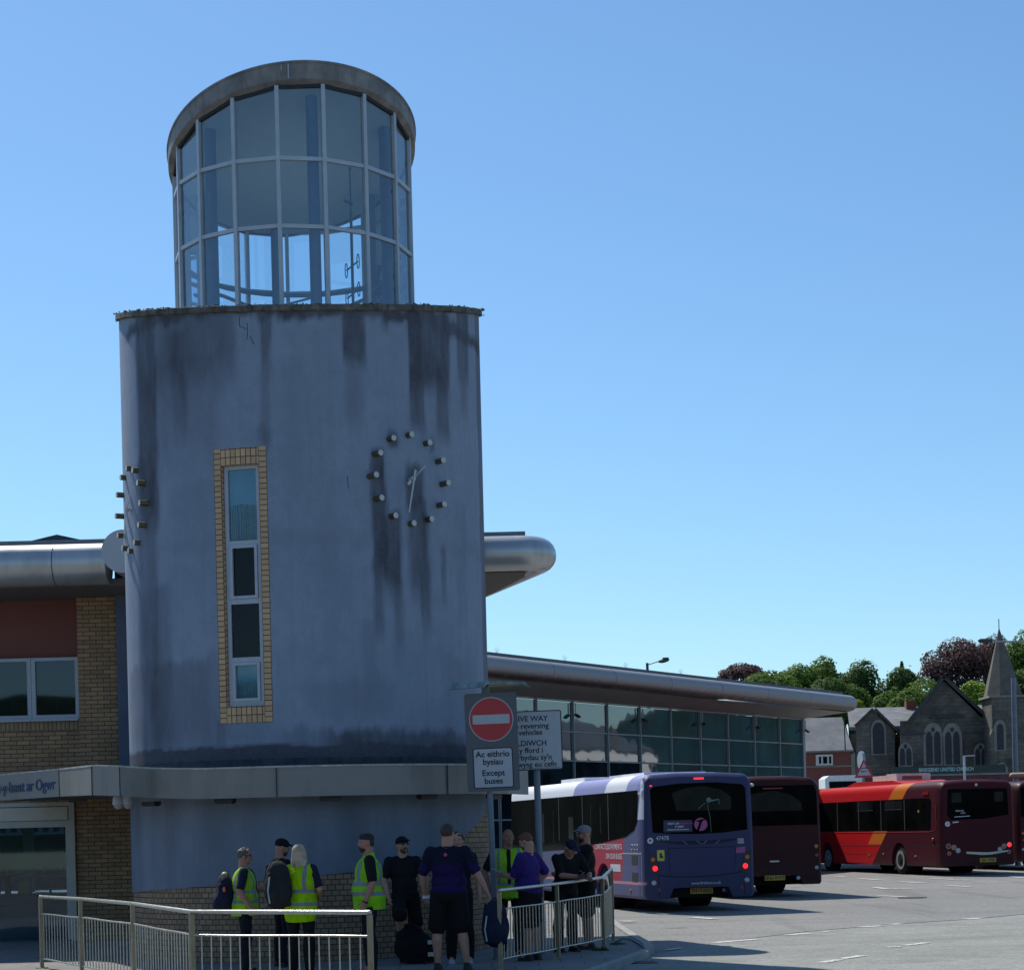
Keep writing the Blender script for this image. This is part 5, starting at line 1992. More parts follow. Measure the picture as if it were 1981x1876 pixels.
tree(1560, 1330, 150, 205, 'd', 'low dark green tree filling under the broad mid-green tree', 1420, n=6000)
tree(1642, 1322, 90, 218, 'g', 'middling green tree under the upright spiky tree', 1410, n=6000)
tree(1702, 1352, 70, 214, 'd', 'lowest dark green tree in the gap of the tree line', 1415, n=4500)
tree(1760, 1330, 90, 211, 'g', 'low green tree hugging the left slope of the main gable', 1415, n=6000)
tree(1930, 1330, 110, 226, 'd', 'dark green tree filling behind the spire base', 1410, n=6000)
tree(2075, 1250, 120, 236, 'g', 'green hillside tree just beyond the right edge of the picture', 1420, n=4500)
tree(2170, 1290, 130, 230, 'd', 'dark hillside tree further beyond the right edge of the picture', 1430, n=4500)
# hillside
t = NT('hillside_wood')
oc = t.co()
n1 = t.noise(oc, 0.12, 5, 0.7)
M['hill'] = t.fin(t.mix(t.ramp(n1, 0.3, 0.7), (0.012, 0.024, 0.018), (0.03, 0.05, 0.035)), 1.0, 0, 0.1)
mb = MB()
xs = [-1400 + 100 * i for i in range(29)]
for i in range(28):
    x0, x1 = xs[i], xs[i + 1]
    h = lambda x, f: f * (13 + 5 * noise.noise((x * 0.01, 5, 0)))
    mb.add([(x0, 176, 0.0), (x1, 176, 0.0), (x1, 300, h(x1, 0.8)), (x0, 300, h(x0, 0.8)), (x1, 700, h(x1, 1.5)), (x0, 700, h(x0, 1.5))], [(0, 1, 2, 3), (3, 2, 4, 5)])
struct(mb.build('hillside', M['hill'], smooth=80), label='wooded hillside behind the chapel')
# what the glass mirrors: wooded hill and a pale terrace out to the right
mb = MB()
for i in range(100):
    a0, a1 = R(20 + 300 * i / 100), R(20 + 300 * (i + 1) / 100)
    def hp(a, r, z):
        return (math.sin(a) * r, math.cos(a) * r - 0, z)
    z0, z1 = 26 + 16 * noise.noise((i * 0.4, 0, 3)), 26 + 16 * noise.noise(((i + 1) * 0.4, 0, 3))
    mb.add([hp(a0, 260, 0), hp(a1, 260, 0), hp(a1, 320, z1), hp(a0, 320, z0)], [(0, 1, 2, 3)])
struct(mb.build('hillside', M['hill'], smooth=80), label='wooded hills out of view round the yard')
ter = thing('white_terrace', 'pale rendered terrace across the yard, out of view, mirrored in the hall glass', 'building', (72, 95, 0.1))
mb = MB()
mb.prism([(50, 66, 0), (94, 116, 0), (100, 111, 0), (56, 61, 0)], (0, 0, 7.8))
mb.build('wall', mat('terrace_white', (0.68, 0.68, 0.66), 0.9, 0, 0.05), ter)
mb = MB()
d = Vector((44, 50, 0)).normalized()
nn = Vector((-d.y, d.x, 0))
for k in range(20):
    for z in (0.8, 3.2, 5.6):
        c = Vector((50, 66, 0)) + d * (1.8 + k * 3.2) + nn * 0.03
        mb.prism([c + Vector((0, 0, z)), c + d * 1.3 + Vector((0, 0, z)), c + d * 1.3 + Vector((0, 0, z + 1.4)), c + d * 0.65 + Vector((0, 0, z + 1.65)), c + Vector((0, 0, z + 1.4))], nn * 0.02)
mb.build('window', M['pane_dark'], ter)
mb = MB()
mb.prism([(49.6, 65.6, 7.8), (94.4, 116.4, 7.8), (100.4, 111, 7.8), (56, 60.6, 7.8)], (0, 0, 0.25))
mb.prism([(50, 66, 8.05), (94, 116, 8.05), (97, 113.5, 10.4), (53, 63.5, 10.4)], (0.1, 0, 0.1))
mb.build('roof', M['slate_dark'], ter)
# ================================================================== buses
M['lamp_red'] = mat('lit_brake_lamp', (0.6, 0.01, 0.01), 0.3, emit=((1.0, 0.02, 0.03), 1.5))
M['lamp_red_off'] = mat('red_lens', (0.28, 0.012, 0.012), 0.3, spec=0.6)
M['lamp_amber'] = mat('amber_lens', (0.50, 0.16, 0.03), 0.3, spec=0.6)
M['lamp_clear'] = mat('clear_lens', (0.38, 0.42, 0.44), 0.25, spec=0.7)
M['plate_y'] = mat('number_plate_yellow', (0.52, 0.36, 0.03), 0.5)
M['white_mark'] = mat('white_marking', (0.55, 0.57, 0.62), 0.5)
M['rim'] = mat('wheel_rim', (0.35, 0.35, 0.36), 0.4, 0.4)
M['bus_glass'] = dark_glass('bus_glass', (0.005, 0.005, 0.005), 0.12, 0.05, 0.05)
M['bus_glass'].node_tree.nodes['Principled BSDF'].inputs['IOR'].default_value = 1.12
M['bus_glass_in'] = dark_glass('bus_glass_painted_lit', (0.015, 0.017, 0.016), 0.15, 0.1, 0.05)  # paler glass copy with the daylight seen through put into its colour
M['seam'] = mat('panel_seam', (0.01, 0.01, 0.02), 0.8)
M['chrome'] = mat('pale_trim_strip', (0.50, 0.50, 0.42), 0.35, 0.3)


def paint_nodes(name, build):
    t = NT(name)
    oc = t.co()
    x, y, z = t.xyz(oc)[0], t.xyz(oc)[1], t.xyz(oc)[2]
    c = build(t, x, y, z)
    g = t.noise(t.map(oc, (1, 1, 2.5)), 1.4, 5, 0.6)
    low = t.ramp(z, 0.3, 0.9, 0.28, 0.0)
    c = t.mix(t.math('MULTIPLY', low, t.ramp(g, 0.3, 0.7)), c, (0.07, 0.065, 0.06))
    t.b.inputs['Coat Weight'].default_value = 0.04
    t.b.inputs['Coat Roughness'].default_value = 0.12
    return t.fin(c, 0.5, 0, 0.12)


def step(t, v, e, w=0.01):
    return t.ramp(v, e - w, e + w)


def blue_paint(t, x, y, z):
    lav, dark, white = (0.095, 0.10, 0.20), (0.043, 0.050, 0.118), (0.80, 0.81, 0.86)
    side = step(t, t.math('MULTIPLY', x, -1.0), 1.19, 0.01)       # left flank
    rear = step(t, t.math('MULTIPLY', y, -1.0), -0.06, 0.005)
    up = step(t, z, 2.56, 0.01)
    q = t.math('ADD', y, t.math('MULTIPLY', z, 0.9))
    b1 = t.math('MULTIPLY', step(t, q, 3.55, 0.02), t.math('SUBTRACT', 1.0, step(t, q, 5.1, 0.02)))
    b2 = t.math('MULTIPLY', step(t, q, 7.6, 0.02), t.math('SUBTRACT', 1.0, step(t, q, 10.6, 0.02)))
    wh = t.math('ADD', b1, step(t, q, 5.1 + 2.5, 0.02), clamp=True)
    top = t.mix(wh, (0.30, 0.31, 0.55), white)
    fl = t.mix(t.math('MULTIPLY', step(t, z, 1.98, 0.005), 1.0), lav, (0.62, 0.64, 0.72))
    c = t.mix(side, dark, fl)
    c = t.mix(rear, c, dark)
    uy = t.math('MULTIPLY', up, step(t, y, 0.22, 0.01))
    c = t.mix(uy, c, top)
    # red advert on the flank
    ad = t.math('MULTIPLY', side, t.math('MULTIPLY', step(t, t.math('SUBTRACT', y, t.math('MULTIPLY', z, -0.25)), 1.72, 0.01), t.math('SUBTRACT', 1.0, step(t, z, 1.62, 0.005))))
    ad = t.math('MULTIPLY', ad, t.math('SUBTRACT', 1.0, step(t, y, 5.6, 0.01)))
    ad = t.math('MULTIPLY', ad, step(t, z, 0.66, 0.01))
    c = t.mix(ad, c, (0.36, 0.03, 0.055))
    pk = t.math('MULTIPLY', side, t.math('MULTIPLY', step(t, z, 0.60, 0.005), t.math('SUBTRACT', 1.0, step(t, z, 0.66, 0.005))))
    return t.mix(pk, c, (0.50, 0.24, 0.32))


def maroon_paint(t, x, y, z):
    return t.mix(t.ramp(t.noise(t.co(), 1.5, 3), 0.3, 0.7), (0.038, 0.010, 0.013), (0.050, 0.012, 0.016))


def red_paint(t, x, y, z):
    # diagonal split: maroon tail, orange flash, bright red front
    e = t.math('ADD', t.math('MULTIPLY', z, -1.15), 5.55)
    d = t.math('SUBTRACT', y, e)
    front = step(t, d, 0.0, 0.015)
    fl = t.math('MULTIPLY', front, t.math('SUBTRACT', 1.0, step(t, d, 1.05, 0.015)))
    fl = t.math('MULTIPLY', fl, step(t, z, 0.98, 0.005))
    c = t.mix(front, (0.055, 0.008, 0.014), (0.46, 0.008, 0.012))
    return t.mix(fl, c, (0.52, 0.14, 0.018))


def bus(name, label, loc, rz, L, H, paint, rear_r=0.22, wheel_y=2.9, style='blue'):
    o = thing(name, label, 'bus', loc, rz, 'buses parked in the yard')
    o['_rot'] = 1
    # ---- shell lofted along y
    hw = 1.25
    secs = [(0.0, 0.10, 0.10), (0.05, 0.035, 0.05), (0.14, 0.0, 0.015), (0.5, 0, 0), (L - 0.5, 0, 0), (L - 0.15, 0.05, 0.03), (L, 0.22, 0.15)]
    rt = rear_r

    def sec(y, ins, dz):
        pts = []
        w = hw - ins
        zt_ = H - dz
        prof = [(w - 0.04, 0.30), (w, 0.36), (w, 1.4), (w - 0.012, 2.1), (w - 0.03, zt_ - rt)]
        for i in range(1, 6):
            a = R(90 * i / 6)
            prof.append((w - 0.03 - rt + rt * math.cos(a), zt_ - rt + rt * math.sin(a)))
        prof.append((w - 0.03 - rt, zt_))
        prof.append((w * 0.4, zt_ + 0.03))
        full = prof + [(-x, z) for x, z in reversed(prof)]
        return [Vector((x, y, z)) for x, z in full]
    mb = MB()
    rings = [sec(*s) for s in secs]
    n = len(rings[0])
    for r_ in rings:
        mb.v += r_
    for i in range(len(rings) - 1):
        for k in range(n):
            k2 = (k + 1) % n
            mb.f.append([i * n + k, (i + 1) * n + k, (i + 1) * n + k2, i * n + k2])
            mb.m.append(0)
            mb.uv.append(None)
    mb.f.append(list(range(n)))
    mb.f.append(list(reversed(range((len(rings) - 1) * n, len(rings) * n))))
    mb.m += [0, 0]
    mb.uv += [None, None]
    body = mb.build('body', paint, o, smooth=28, local=True)
    cut = MB()
    for wy in (wheel_y, L - 2.6):
        for s_ in (-1, 1):
            cut.tube([(s_ * 0.85, wy, 0.48), (s_ * 1.4, wy, 0.48)], 0.56, 28)
    if style == 'blue':
        cut.prism([(-0.80, -0.1, 0.1), (-0.60, -0.1, 0.52), (0.62, -0.1, 0.52), (0.82, -0.1, 0.1)], (0, 0.45, 0))
    co = cut.build('cutter', M['seam'], o, local=True)
    for ob in (body, co):
        bm = bmesh.new()
        bm.from_mesh(ob.data)
        bmesh.ops.recalc_face_normals(bm, faces=bm.faces)
        bm.to_mesh(ob.data)
        bm.free()
    md = body.modifiers.new('b', 'BOOLEAN')
    md.operation = 'DIFFERENCE'
    md.solver = 'EXACT'
    md.object = co
    dg = bpy.context.evaluated_depsgraph_get()
    dg.update()
    me = bpy.data.meshes.new_from_object(body.evaluated_get(dg))
    body.modifiers.clear()
    body.data = me
    bpy.data.objects.remove(co)

    def part(mb, nm, m, parent=o, sm=None, label=None):
        return mb.build(nm, m, parent, smooth=sm, local=True, label=label)
    # underbody
    mb = MB()
    mb.box(-1.1, 1.1, 0.35, L - 0.4, 0.33, 0.5)
    if style == 'blue':
        mb.prism([(-0.78, 0.33, 0.30), (0.80, 0.33, 0.30), (0.62, 0.33, 0.52), (-0.60, 0.33, 0.52)], (0, 0.02, 0))
    part(mb, 'underbody', M['rubber'])
    for wy in (wheel_y, L - 2.6):
        for s_ in (-1, 1):
            dual = wy == wheel_y
            mb = MB()
            x0, x1 = s_ * 1.20, s_ * (0.62 if dual else 0.9)
            mb.tube([(x0, wy, 0.48), (x0 - s_ * 0.03, wy, 0.48), (x1, wy, 0.48)], [0.43, 0.48, 0.48], 32)
            w = part(mb, 'wheel', M['rubber'], sm=40)
            mb = MB()
            mb.tube([(x0 + s_ * 0.004, wy, 0.48), (x0 + s_ * 0.012, wy, 0.48)], 0.30, 28)
            rim_ = part(mb, 'rim', M['rim'], w, 40)
            mb = MB()
            mb.tube([(x0 + s_ * 0.013, wy, 0.48), (x0 + s_ * 0.018, wy, 0.48)], 0.20, 24, m=0)
            mb.tube([(x0 + s_ * 0.018, wy, 0.48), (x0 + s_ * 0.05, wy, 0.48)], 0.09, 16, m=0)
            part(mb, 'hub', M['rubber'] if dual else M['rim'], w, 40)
    o2 = o
    RF = frame((0, 0, 0), (1, 0, 0), (0, 0, 1))        # x right, y up, z backwards (towards the camera)

    def plane(pts, y, th=0.006, flank=False):
        """slab on the tail (x,z) or on the left flank (y,z)"""
        mb = MB()
        if flank:
            mb.prism([(-y, p, q) for p, q in pts], (-th, 0, 0))
        else:
            mb.prism([(p, -y, q) for p, q in pts], (0, -th, 0))
        return mb

    def tail(nm, pts, m, y=0.0, th=0.006, parent=o, label=None):
        return part(plane(pts, y, th), nm, m, parent, label=label)

    def flank(nm, pts, m, x=1.25, th=0.006, parent=o):
        return part(plane(pts, x, th, True), nm, m, parent)

    def ttext(s, x, z, size, m, y=0.004, al='CENTER', bold=0.0, sx=1.0, parent=o):
        return text_part(s, size, frame((x, -y, z), (1, 0, 0), (0, 0, 1)), m, parent, al, bold, 0.001, 'lettering', sx)

    def ftext(s, y, z, size, m, x=1.252, al='CENTER', bold=0.0, sx=1.0, parent=o):
        t_ = text_part(s, size, frame((-x, y, z), (0, -1, 0), (0, 0, 1)), m, parent, al, bold, 0.001, 'lettering', sx)
        return t_
    o_rot = o
    return o, part, tail, flank, ttext, ftext


def set_local(o):
    ORG[o.name] = Vector((0, 0, 0))


# ---- the lilac-blue bus in front
HD = R(14.5)
M['blue_paint'] = paint_nodes('blue_bus_paint', blue_paint)
L1 = Vector((2.75, 41.2, 0))
rv = Vector((math.cos(HD), math.sin(HD), 0))
c1 = L1 + rv * 1.25
b1, part, tail, flank, ttext, ftext = bus('bus', 'lilac-blue and white bus with lit brake lights and number 47478 on its tail', (c1.x, c1.y, rg(41)), HD, 11.4, 2.93, M['blue_paint'])
rw_ = tail('rear_window', [(-1.08, 2.60), (-1.0, 2.66), (-0.4, 2.72), (0.4, 2.73), (0.98, 2.68), (1.05, 2.60), (1.08, 1.72), (0.55, 1.665), (0, 1.65), (-0.6, 1.66), (-1.04, 1.70)], M['bus_glass'])
tail('rear_window_see_through', [(-0.60, 2.52), (-0.3, 2.62), (0.1, 2.66), (0.5, 2.58), (0.72, 2.42), (0.73, 2.18), (0.66, 2.14), (-0.50, 2.14)], M['bus_glass_in'], 0.0065, 0.001, rw_)  # paler arch painted in for the windscreen seen through the bus
M['logo_pink'] = mat('logo_pink', (0.30, 0.07, 0.20), 0.5)
M['navy'] = mat('navy_sticker', (0.02, 0.02, 0.08), 0.5)
tail('window_poster', [(-0.80, 1.70), (-0.80, 1.95), (-0.16, 1.95), (-0.16, 1.70)], M['navy'], 0.0065, 0.002, rw_)
ttext('start an', -0.58, 1.885, 0.085, M['white_mark'], 0.009, bold=0.01)
ttext('adventure', -0.30, 1.885, 0.07, M['logo_pink'], 0.009, bold=0.01)
ttext('a year.', -0.44, 1.82, 0.08, M['white_mark'], 0.009, bold=0.01)
tail('poster_line', [(-0.72, 1.743), (-0.72, 1.757), (-0.24, 1.757), (-0.24, 1.743)], M['white_mark'], 0.0087, 0.001, rw_)
lg = tail('logo', [(0.03 + 0.148 * math.cos(q), 1.85 + 0.14 * math.sin(q)) for q in [i * math.pi / 16 for i in range(32)]], M['logo_pink'], 0.0065, 0.002, rw_)
tail('logo_mark', [(-0.07, 1.72), (-0.01, 1.72), (0.045, 1.87), (0.07, 1.92), (0.13, 1.945), (0.12, 1.965), (0.05, 1.955), (-0.07, 1.925), (-0.05, 1.905), (0.0, 1.91), (-0.02, 1.83)], M['bus_glass'], 0.0087, 0.001, rw_)
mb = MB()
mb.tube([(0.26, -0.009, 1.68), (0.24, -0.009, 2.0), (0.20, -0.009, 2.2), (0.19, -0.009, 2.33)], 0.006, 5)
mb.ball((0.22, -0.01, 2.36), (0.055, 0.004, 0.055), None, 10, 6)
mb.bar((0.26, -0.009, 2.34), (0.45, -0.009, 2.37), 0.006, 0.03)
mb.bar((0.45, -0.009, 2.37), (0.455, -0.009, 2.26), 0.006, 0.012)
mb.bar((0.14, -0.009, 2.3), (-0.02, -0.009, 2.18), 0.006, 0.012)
part(mb, 'painted_glare', M['pane_reflection'], rw_)  # glare drawn as fixed shapes on the rear glass
ttext('47478', -0.83, 1.575, 0.125, M['white_mark'], 0.002, bold=0.0, sx=0.92)
cm = tail('camera_sticker', [(-1.10 + 0.066 * math.cos(q), 1.53 + 0.066 * math.sin(q)) for q in [i * math.pi / 12 for i in range(24)]], M['white_mark'], 0.0, 0.003)
tail('camera_icon', [(-1.13, 1.52), (-1.07, 1.515), (-1.08, 1.55), (-1.12, 1.56)], M['dark'], 0.0035, 0.001, cm)
gr_ = tail('grille', [(-0.92, 1.515), (-0.5, 1.50), (0, 1.50), (0.5, 1.515), (0.95, 1.54), (0.6, 1.46), (0.15, 1.43), (-0.35, 1.43), (-0.65, 1.46)], M['seam'], 0.0, 0.004)
for x0, x1 in ((-0.38, -0.28), (-0.08, 0.04), (0.16, 0.08), (0.45, 0.35)):
    tail('slat', [(x0 - 0.012, 1.508), (x0 + 0.012, 1.508), (x1 + 0.012, 1.432), (x1 - 0.012, 1.432)], mat('slat_lilac', (0.14, 0.14, 0.26), 0.5) if x0 == -0.38 else bpy.data.materials['slat_lilac'], 0.0042, 0.002, gr_)
mb = MB()
for a, b in (((-0.70, 1.36), (0.80, 1.36)), ((0.80, 1.36), (0.80, 0.95)), ((-0.70, 1.36), (-0.68, 0.82)), ((0.80, 0.95), (0.74, 0.95))):
    mb.bar((a[0], -0.001, a[1]), (b[0], -0.001, b[1]), 0.004, 0.012, (0, 1, 0)) if False else mb.bar((a[0], -0.001, a[1]), (b[0], -0.001, b[1]), 0.012, 0.004, (0, 1, 0))
zz_ = [(-0.92, 0.80), (-0.5, 0.755), (0, 0.745), (0.5, 0.77), (1.0, 0.83)]
for a, b in zip(zz_, zz_[1:]):
    mb.bar((a[0], -0.001, a[1]), (b[0], -0.001, b[1]), 0.022, 0.004, (0, 1, 0))
for x in (-0.93, 0.98):
    mb.bar((x, -0.001, 0.8), (x, -0.001, 0.33), 0.012, 0.004, (0, 1, 0))
part(mb, 'panel_seam', M['seam'])
st_ = tail('warning_sticker', rr(-0.955, -0.795, 1.10, 1.33, 0.02), mat('sticker_yellow', (0.50, 0.47, 0.06), 0.5), 0.0, 0.003)
tail('sticker_icon', [(-0.90, 1.16), (-0.82, 1.16), (-0.825, 1.20), (-0.85, 1.22), (-0.85, 1.27), (-0.90, 1.27)], M['dark'], 0.0035, 0.001, st_)
s2_ = tail('poster_sticker', [(0.82, 1.33), (0.82, 1.54), (1.02, 1.55), (1.02, 1.34)], M['navy'], 0.0, 0.003)
tail('sticker_pink', [(0.80, 1.22), (0.82, 1.34), (1.03, 1.35), (1.01, 1.22)], M['logo_pink'], 0.0035, 0.001, s2_)
for z in (1.51, 1.47, 1.43):
    tail('sticker_line', [(0.85, z), (0.85, z + 0.018), (0.99, z + 0.018), (0.99, z)], M['white_mark'], 0.0035, 0.001, s2_)
for s_ in (-1, 1):
    tc_ = tail('lamp_cluster', [(s_ * 1.16, 1.29), (s_ * 0.985, 1.19), (s_ * 0.90, 0.82), (s_ * 1.03, 0.82), (s_ * 1.13, 0.98)][::s_], M['dark'], 0.0, 0.008)
    for z, m, r_, x in ((1.135, 'lamp_amber', 0.05, 1.055), (0.945, 'lamp_red', 0.058, 1.01)):
        mb = MB()
        mb.ball((s_ * x, -0.010, z), (r_, 0.02, r_), None, 18, 10)
        part(mb, 'lamp', M[m], tc_, 60)
    mb = MB()
    mb.ball((s_ * 1.04, -0.0, 0.645), (0.058, 0.018, 0.052), None, 18, 10)
    part(mb, 'reversing_lamp', M['lamp_clear'], b1, 60)
    tail('reflector', [(s_ * 0.925 - 0.02, 0.46), (s_ * 0.925 + 0.02, 0.46), (s_ * 0.925 + 0.02, 0.53), (s_ * 0.925 - 0.02, 0.53)], M['lamp_red_off'], 0.0, 0.006)
mb = MB()
mb.box(-0.10, 0.12, -0.012, 0.02, 2.80, 2.84)
part(mb, 'high_brake_lamp', M['lamp_red'])
mb = MB()
mb.ball((-1.06, -0.0, 2.68), (0.028, 0.02, 0.018), None, 12, 8)
part(mb, 'marker_lamp', M['lamp_red'], b1, 60)
mb = MB()
mb.box(-0.13, 0.38, 0.30, 0.315, 0.375, 0.495)
np_ = part(mb, 'number_plate', M['plate_y'])
text_part('SN14 EAX', 0.115, frame((0.125, 0.298, 0.435), (1, 0, 0), (0, 0, 1)), M['sign_black'], np_, bold=0.02, th=0.001, sx=0.92)
mb = MB()
mb.ball((0.64, 0.30, 0.44), (0.05, 0.02, 0.045), None, 14, 8)
part(mb, 'fog_lamp', M['lamp_clear'], b1, 60)
ttext('www.firstbus.co.uk', 0.12, 0.61, 0.085, M['white_mark'], 0.002, bold=0.0)
# flank of the blue bus
fw = flank('side_window', [(0.30, 2.60), (0.42, 1.95), (0.62, 1.76), (1.2, 1.62), (3.2, 1.47), (6.0, 1.33), (8.0, 1.28), (11.0, 1.28), (11.0, 2.58)], M['bus_glass'], 1.25, 0.004)
for y in (2.4, 4.4, 6.4, 8.4):
    flank('pillar_edge', [(y, 1.55), (y, 2.57), (y + 0.05, 2.57), (y + 0.05, 1.55)], M['seam'], 1.254, 0.001, fw)
for y, z0, z1, w in ((3.0, 1.7, 2.3, 0.05), (3.75, 1.6, 2.35, 0.03), (5.2, 1.5, 2.1, 0.4), (6.9, 1.5, 2.3, 0.04), (7.8, 1.5, 2.2, 0.12)):
    flank('inside_glimpse', [(y, z0), (y, z1), (y + w, z1), (y + w, z0)], M['bus_glass_in'], 1.254, 0.0008, fw)
for z in (1.12, 0.76):
    flank('vent', [(0.42, z - 0.10), (0.42, z + 0.10), (0.82, z + 0.10), (0.82, z - 0.10)], M['seam'], 1.25, 0.004)
ftext('CONTACTLESS PAYMENTS', 1.50, 1.40, 0.17, M['white_mark'], al='RIGHT', bold=0.01, sx=1.0)
ftext('ON OUR BUSES', 1.50, 1.19, 0.17, M['white_mark'], al='RIGHT', bold=0.01)
ftext('Euro 6', 0.95, 1.36, 0.01, M['white_mark'], al='RIGHT')
for k in range(3):
    mb = MB()
    mb.tube([(-1.253, 0.42 + 0.18 * k + 0.06 * math.cos(q), 1.40 + 0.055 * math.sin(q)) for q in [i * math.pi / 6 for i in range(11)]], 0.008, 5)
    part(mb, 'script_badge', M['white_mark'])
wp = flank('advert_panel', rr(1.62, 2.35, 0.86, 1.02, 0.02), M['white_mark'], 1.25, 0.004)
mb = MB()
mb.bar((-1.252, 0.15, 1.26), (-1.252, 1.5, 1.26), 0.02, 0.006, (1, 0, 0))
for y in (0.12,):
    mb.bar((-1.252, 0.16, 0.35), (-1.252, 0.16, 1.3), 0.01, 0.006, (1, 0, 0))
part(mb, 'flank_seam', M['chrome'])
mb = MB()
mb.ball((-1.255, 0.95, 0.45), (0.012, 0.05, 0.045), None, 12, 8)
part(mb, 'side_marker', M['lamp_red_off'], b1, 60)
mb = MB()
mb.box(-0.9, 0.5, 0.9, 3.4, 2.90, 2.99)
mb.box(-0.95, 0.7, 5.2, 7.2, 2.90, 3.02)
part(mb, 'roof_pod', mat('pod_white', (0.74, 0.75, 0.80), 0.4))
mb = MB()
mb.ball((1.26, 0.15, 2.66), (0.05, 0.06, 0.04), None, 10, 8)
mb.ball((-1.22, 0.10, 2.52), (0.03, 0.05, 0.10), None, 10, 8)
part(mb, 'corner_lamp', M['white_mark'], b1, 60)

# ---- maroon bus beside it
M['maroon_paint'] = paint_nodes('maroon_bus_paint', maroon_paint)
rv2 = Vector((math.cos(R(12)), math.sin(R(12)), 0))
R2 = Vector((7.58, 48.0, 0))
c2_ = R2 - rv2 * 1.25
b2_, part, tail, flank, ttext, ftext = bus('bus', 'dark maroon bus seen from behind, squeezed between the lilac-blue bus and the red bus', (c2_.x, c2_.y, rg(48)), R(12), 11.0, 2.93, M['maroon_paint'], 0.30)
rw_ = tail('rear_window', [(-1.12, 2.72), (1.04, 2.72), (1.12, 2.55), (1.12, 1.75), (-1.12, 1.75)], M['bus_glass'])
tail('rear_window_see_through', [(-0.9, 2.3), (-0.55, 2.52), (0, 2.6), (0.45, 2.5), (0.72, 2.3), (0.74, 2.10), (-0.9, 2.10)], M['bus_glass_in'], 0.0065, 0.001, rw_)
mb = MB()
mb.box(-0.25, 0.25, -0.012, 0.02, 2.64, 2.665)
part(mb, 'high_brake_lamp', M['lamp_red_off'])
np_ = tail('number_plate', [(-0.26, 0.42), (-0.26, 0.54), (0.26, 0.54), (0.26, 0.42)], M['plate_y'], 0.0, 0.008)
ttext('SK63 KWZ', 0, 0.48, 0.115, M['sign_black'], 0.010, bold=0.02, sx=0.92)
mb = MB()
for a, b in (((-0.9, 0.84), (-0.3, 0.79)), ((-0.3, 0.79), (0.3, 0.79)), ((0.3, 0.79), (0.9, 0.84))):
    mb.bar((a[0], -0.001, a[1]), (b[0], -0.001, b[1]), 0.02, 0.004, (0, 1, 0))
part(mb, 'panel_seam', M['seam'])
for s_ in (-1, 1):
    for z, m in ((1.22, 'lamp_amber'), (1.0, 'lamp_red_off'), (0.70, 'lamp_clear')):
        mb = MB()
        mb.ball((s_ * 1.08, -0.002, z), (0.052, 0.018, 0.05), None, 16, 10)
        part(mb, 'lamp', M[m], b2_, 60)
mb = MB()
mb.ball((0.60, -0.0, 0.46), (0.055, 0.02, 0.05), None, 14, 8)
part(mb, 'fog_lamp', M['lamp_clear'], b2_, 60)
tail('handle', rr(-0.12, 0.12, 0.86, 0.90, 0.01), M['chrome'], 0.0, 0.01)
tail('poster_line', [(-1.05, 1.90), (-1.05, 1.915), (-0.6, 1.915), (-0.6, 1.90)], M['white_mark'], 0.0065, 0.001, rw_)
ttext('start an', -0.85, 2.0, 0.085, M['white_mark'], 0.009, bold=0.01)

# ---- red bus, tail and flank in view
M['red_paint'] = paint_nodes('red_bus_paint', red_paint)
HD3 = R(13.5)
rv3 = Vector((math.cos(HD3), math.sin(HD3), 0))
L3 = Vector((13.1, 60.0, 0))
c3 = L3 + rv3 * 1.25
b3, part, tail, flank, ttext, ftext = bus('bus', 'bright red bus with an orange slanting flash and dark maroon tail', (c3.x, c3.y, rg(60)), HD3, 11.6, 2.92, M['red_paint'], 0.26, 3.05, 'red')
rw_ = tail('rear_window', [(-1.0, 2.66), (0.98, 2.66), (1.02, 1.85), (0.2, 1.74), (-0.9, 1.72), (-1.03, 1.85)], M['bus_glass'])
ttext('start an', -0.62, 2.0, 0.09, M['white_mark'], 0.009, bold=0.01)
ttext('a year.', -0.5, 1.93, 0.07, M['white_mark'], 0.009, bold=0.01)
tail('poster_line', [(-0.80, 1.80), (-0.80, 1.82), (-0.28, 1.84), (-0.28, 1.82)], M['white_mark'], 0.0065, 0.001, rw_)
for x0, x1 in ((-0.88, -0.55), (0.55, 0.85)):
    tail('rear_window_see_through', [(x0, 2.25), (x0, 2.55), (x1, 2.55), (x1, 2.25)], M['bus_glass_in'], 0.0065, 0.001, rw_)
cm = tail('camera_sticker', [(-1.03 + 0.085 * math.cos(q), 1.60 + 0.08 * math.sin(q)) for q in [i * math.pi / 12 for i in range(24)]], M['white_mark'], 0.0, 0.004)
tail('camera_icon', [(-1.05, 1.59), (-1.0, 1.59), (-1.01, 1.62), (-1.04, 1.625)], M['dark'], 0.0045, 0.001, cm)
tail('fleet_mark', [(-0.86, 1.625), (-0.86, 1.665), (-0.66, 1.675), (-0.66, 1.635)], M['white_mark'], 0.0, 0.003)
tail('chrome_strip', [(-0.44, 0.68), (-0.42, 0.74), (0.3, 0.70), (0.98, 0.755), (0.98, 0.71), (0.4, 0.63), (0.1, 0.625)], M['chrome'], 0.0, 0.012)
np_ = tail('number_plate', [(0.02, 0.40), (0.02, 0.53), (0.56, 0.53), (0.56, 0.40)], M['plate_y'], 0.0, 0.01)
ttext('YJ57 WRR' if False else 'YJ51 WRR', 0.29, 0.465, 0.12, M['sign_black'], 0.013, bold=0.02, sx=0.9)
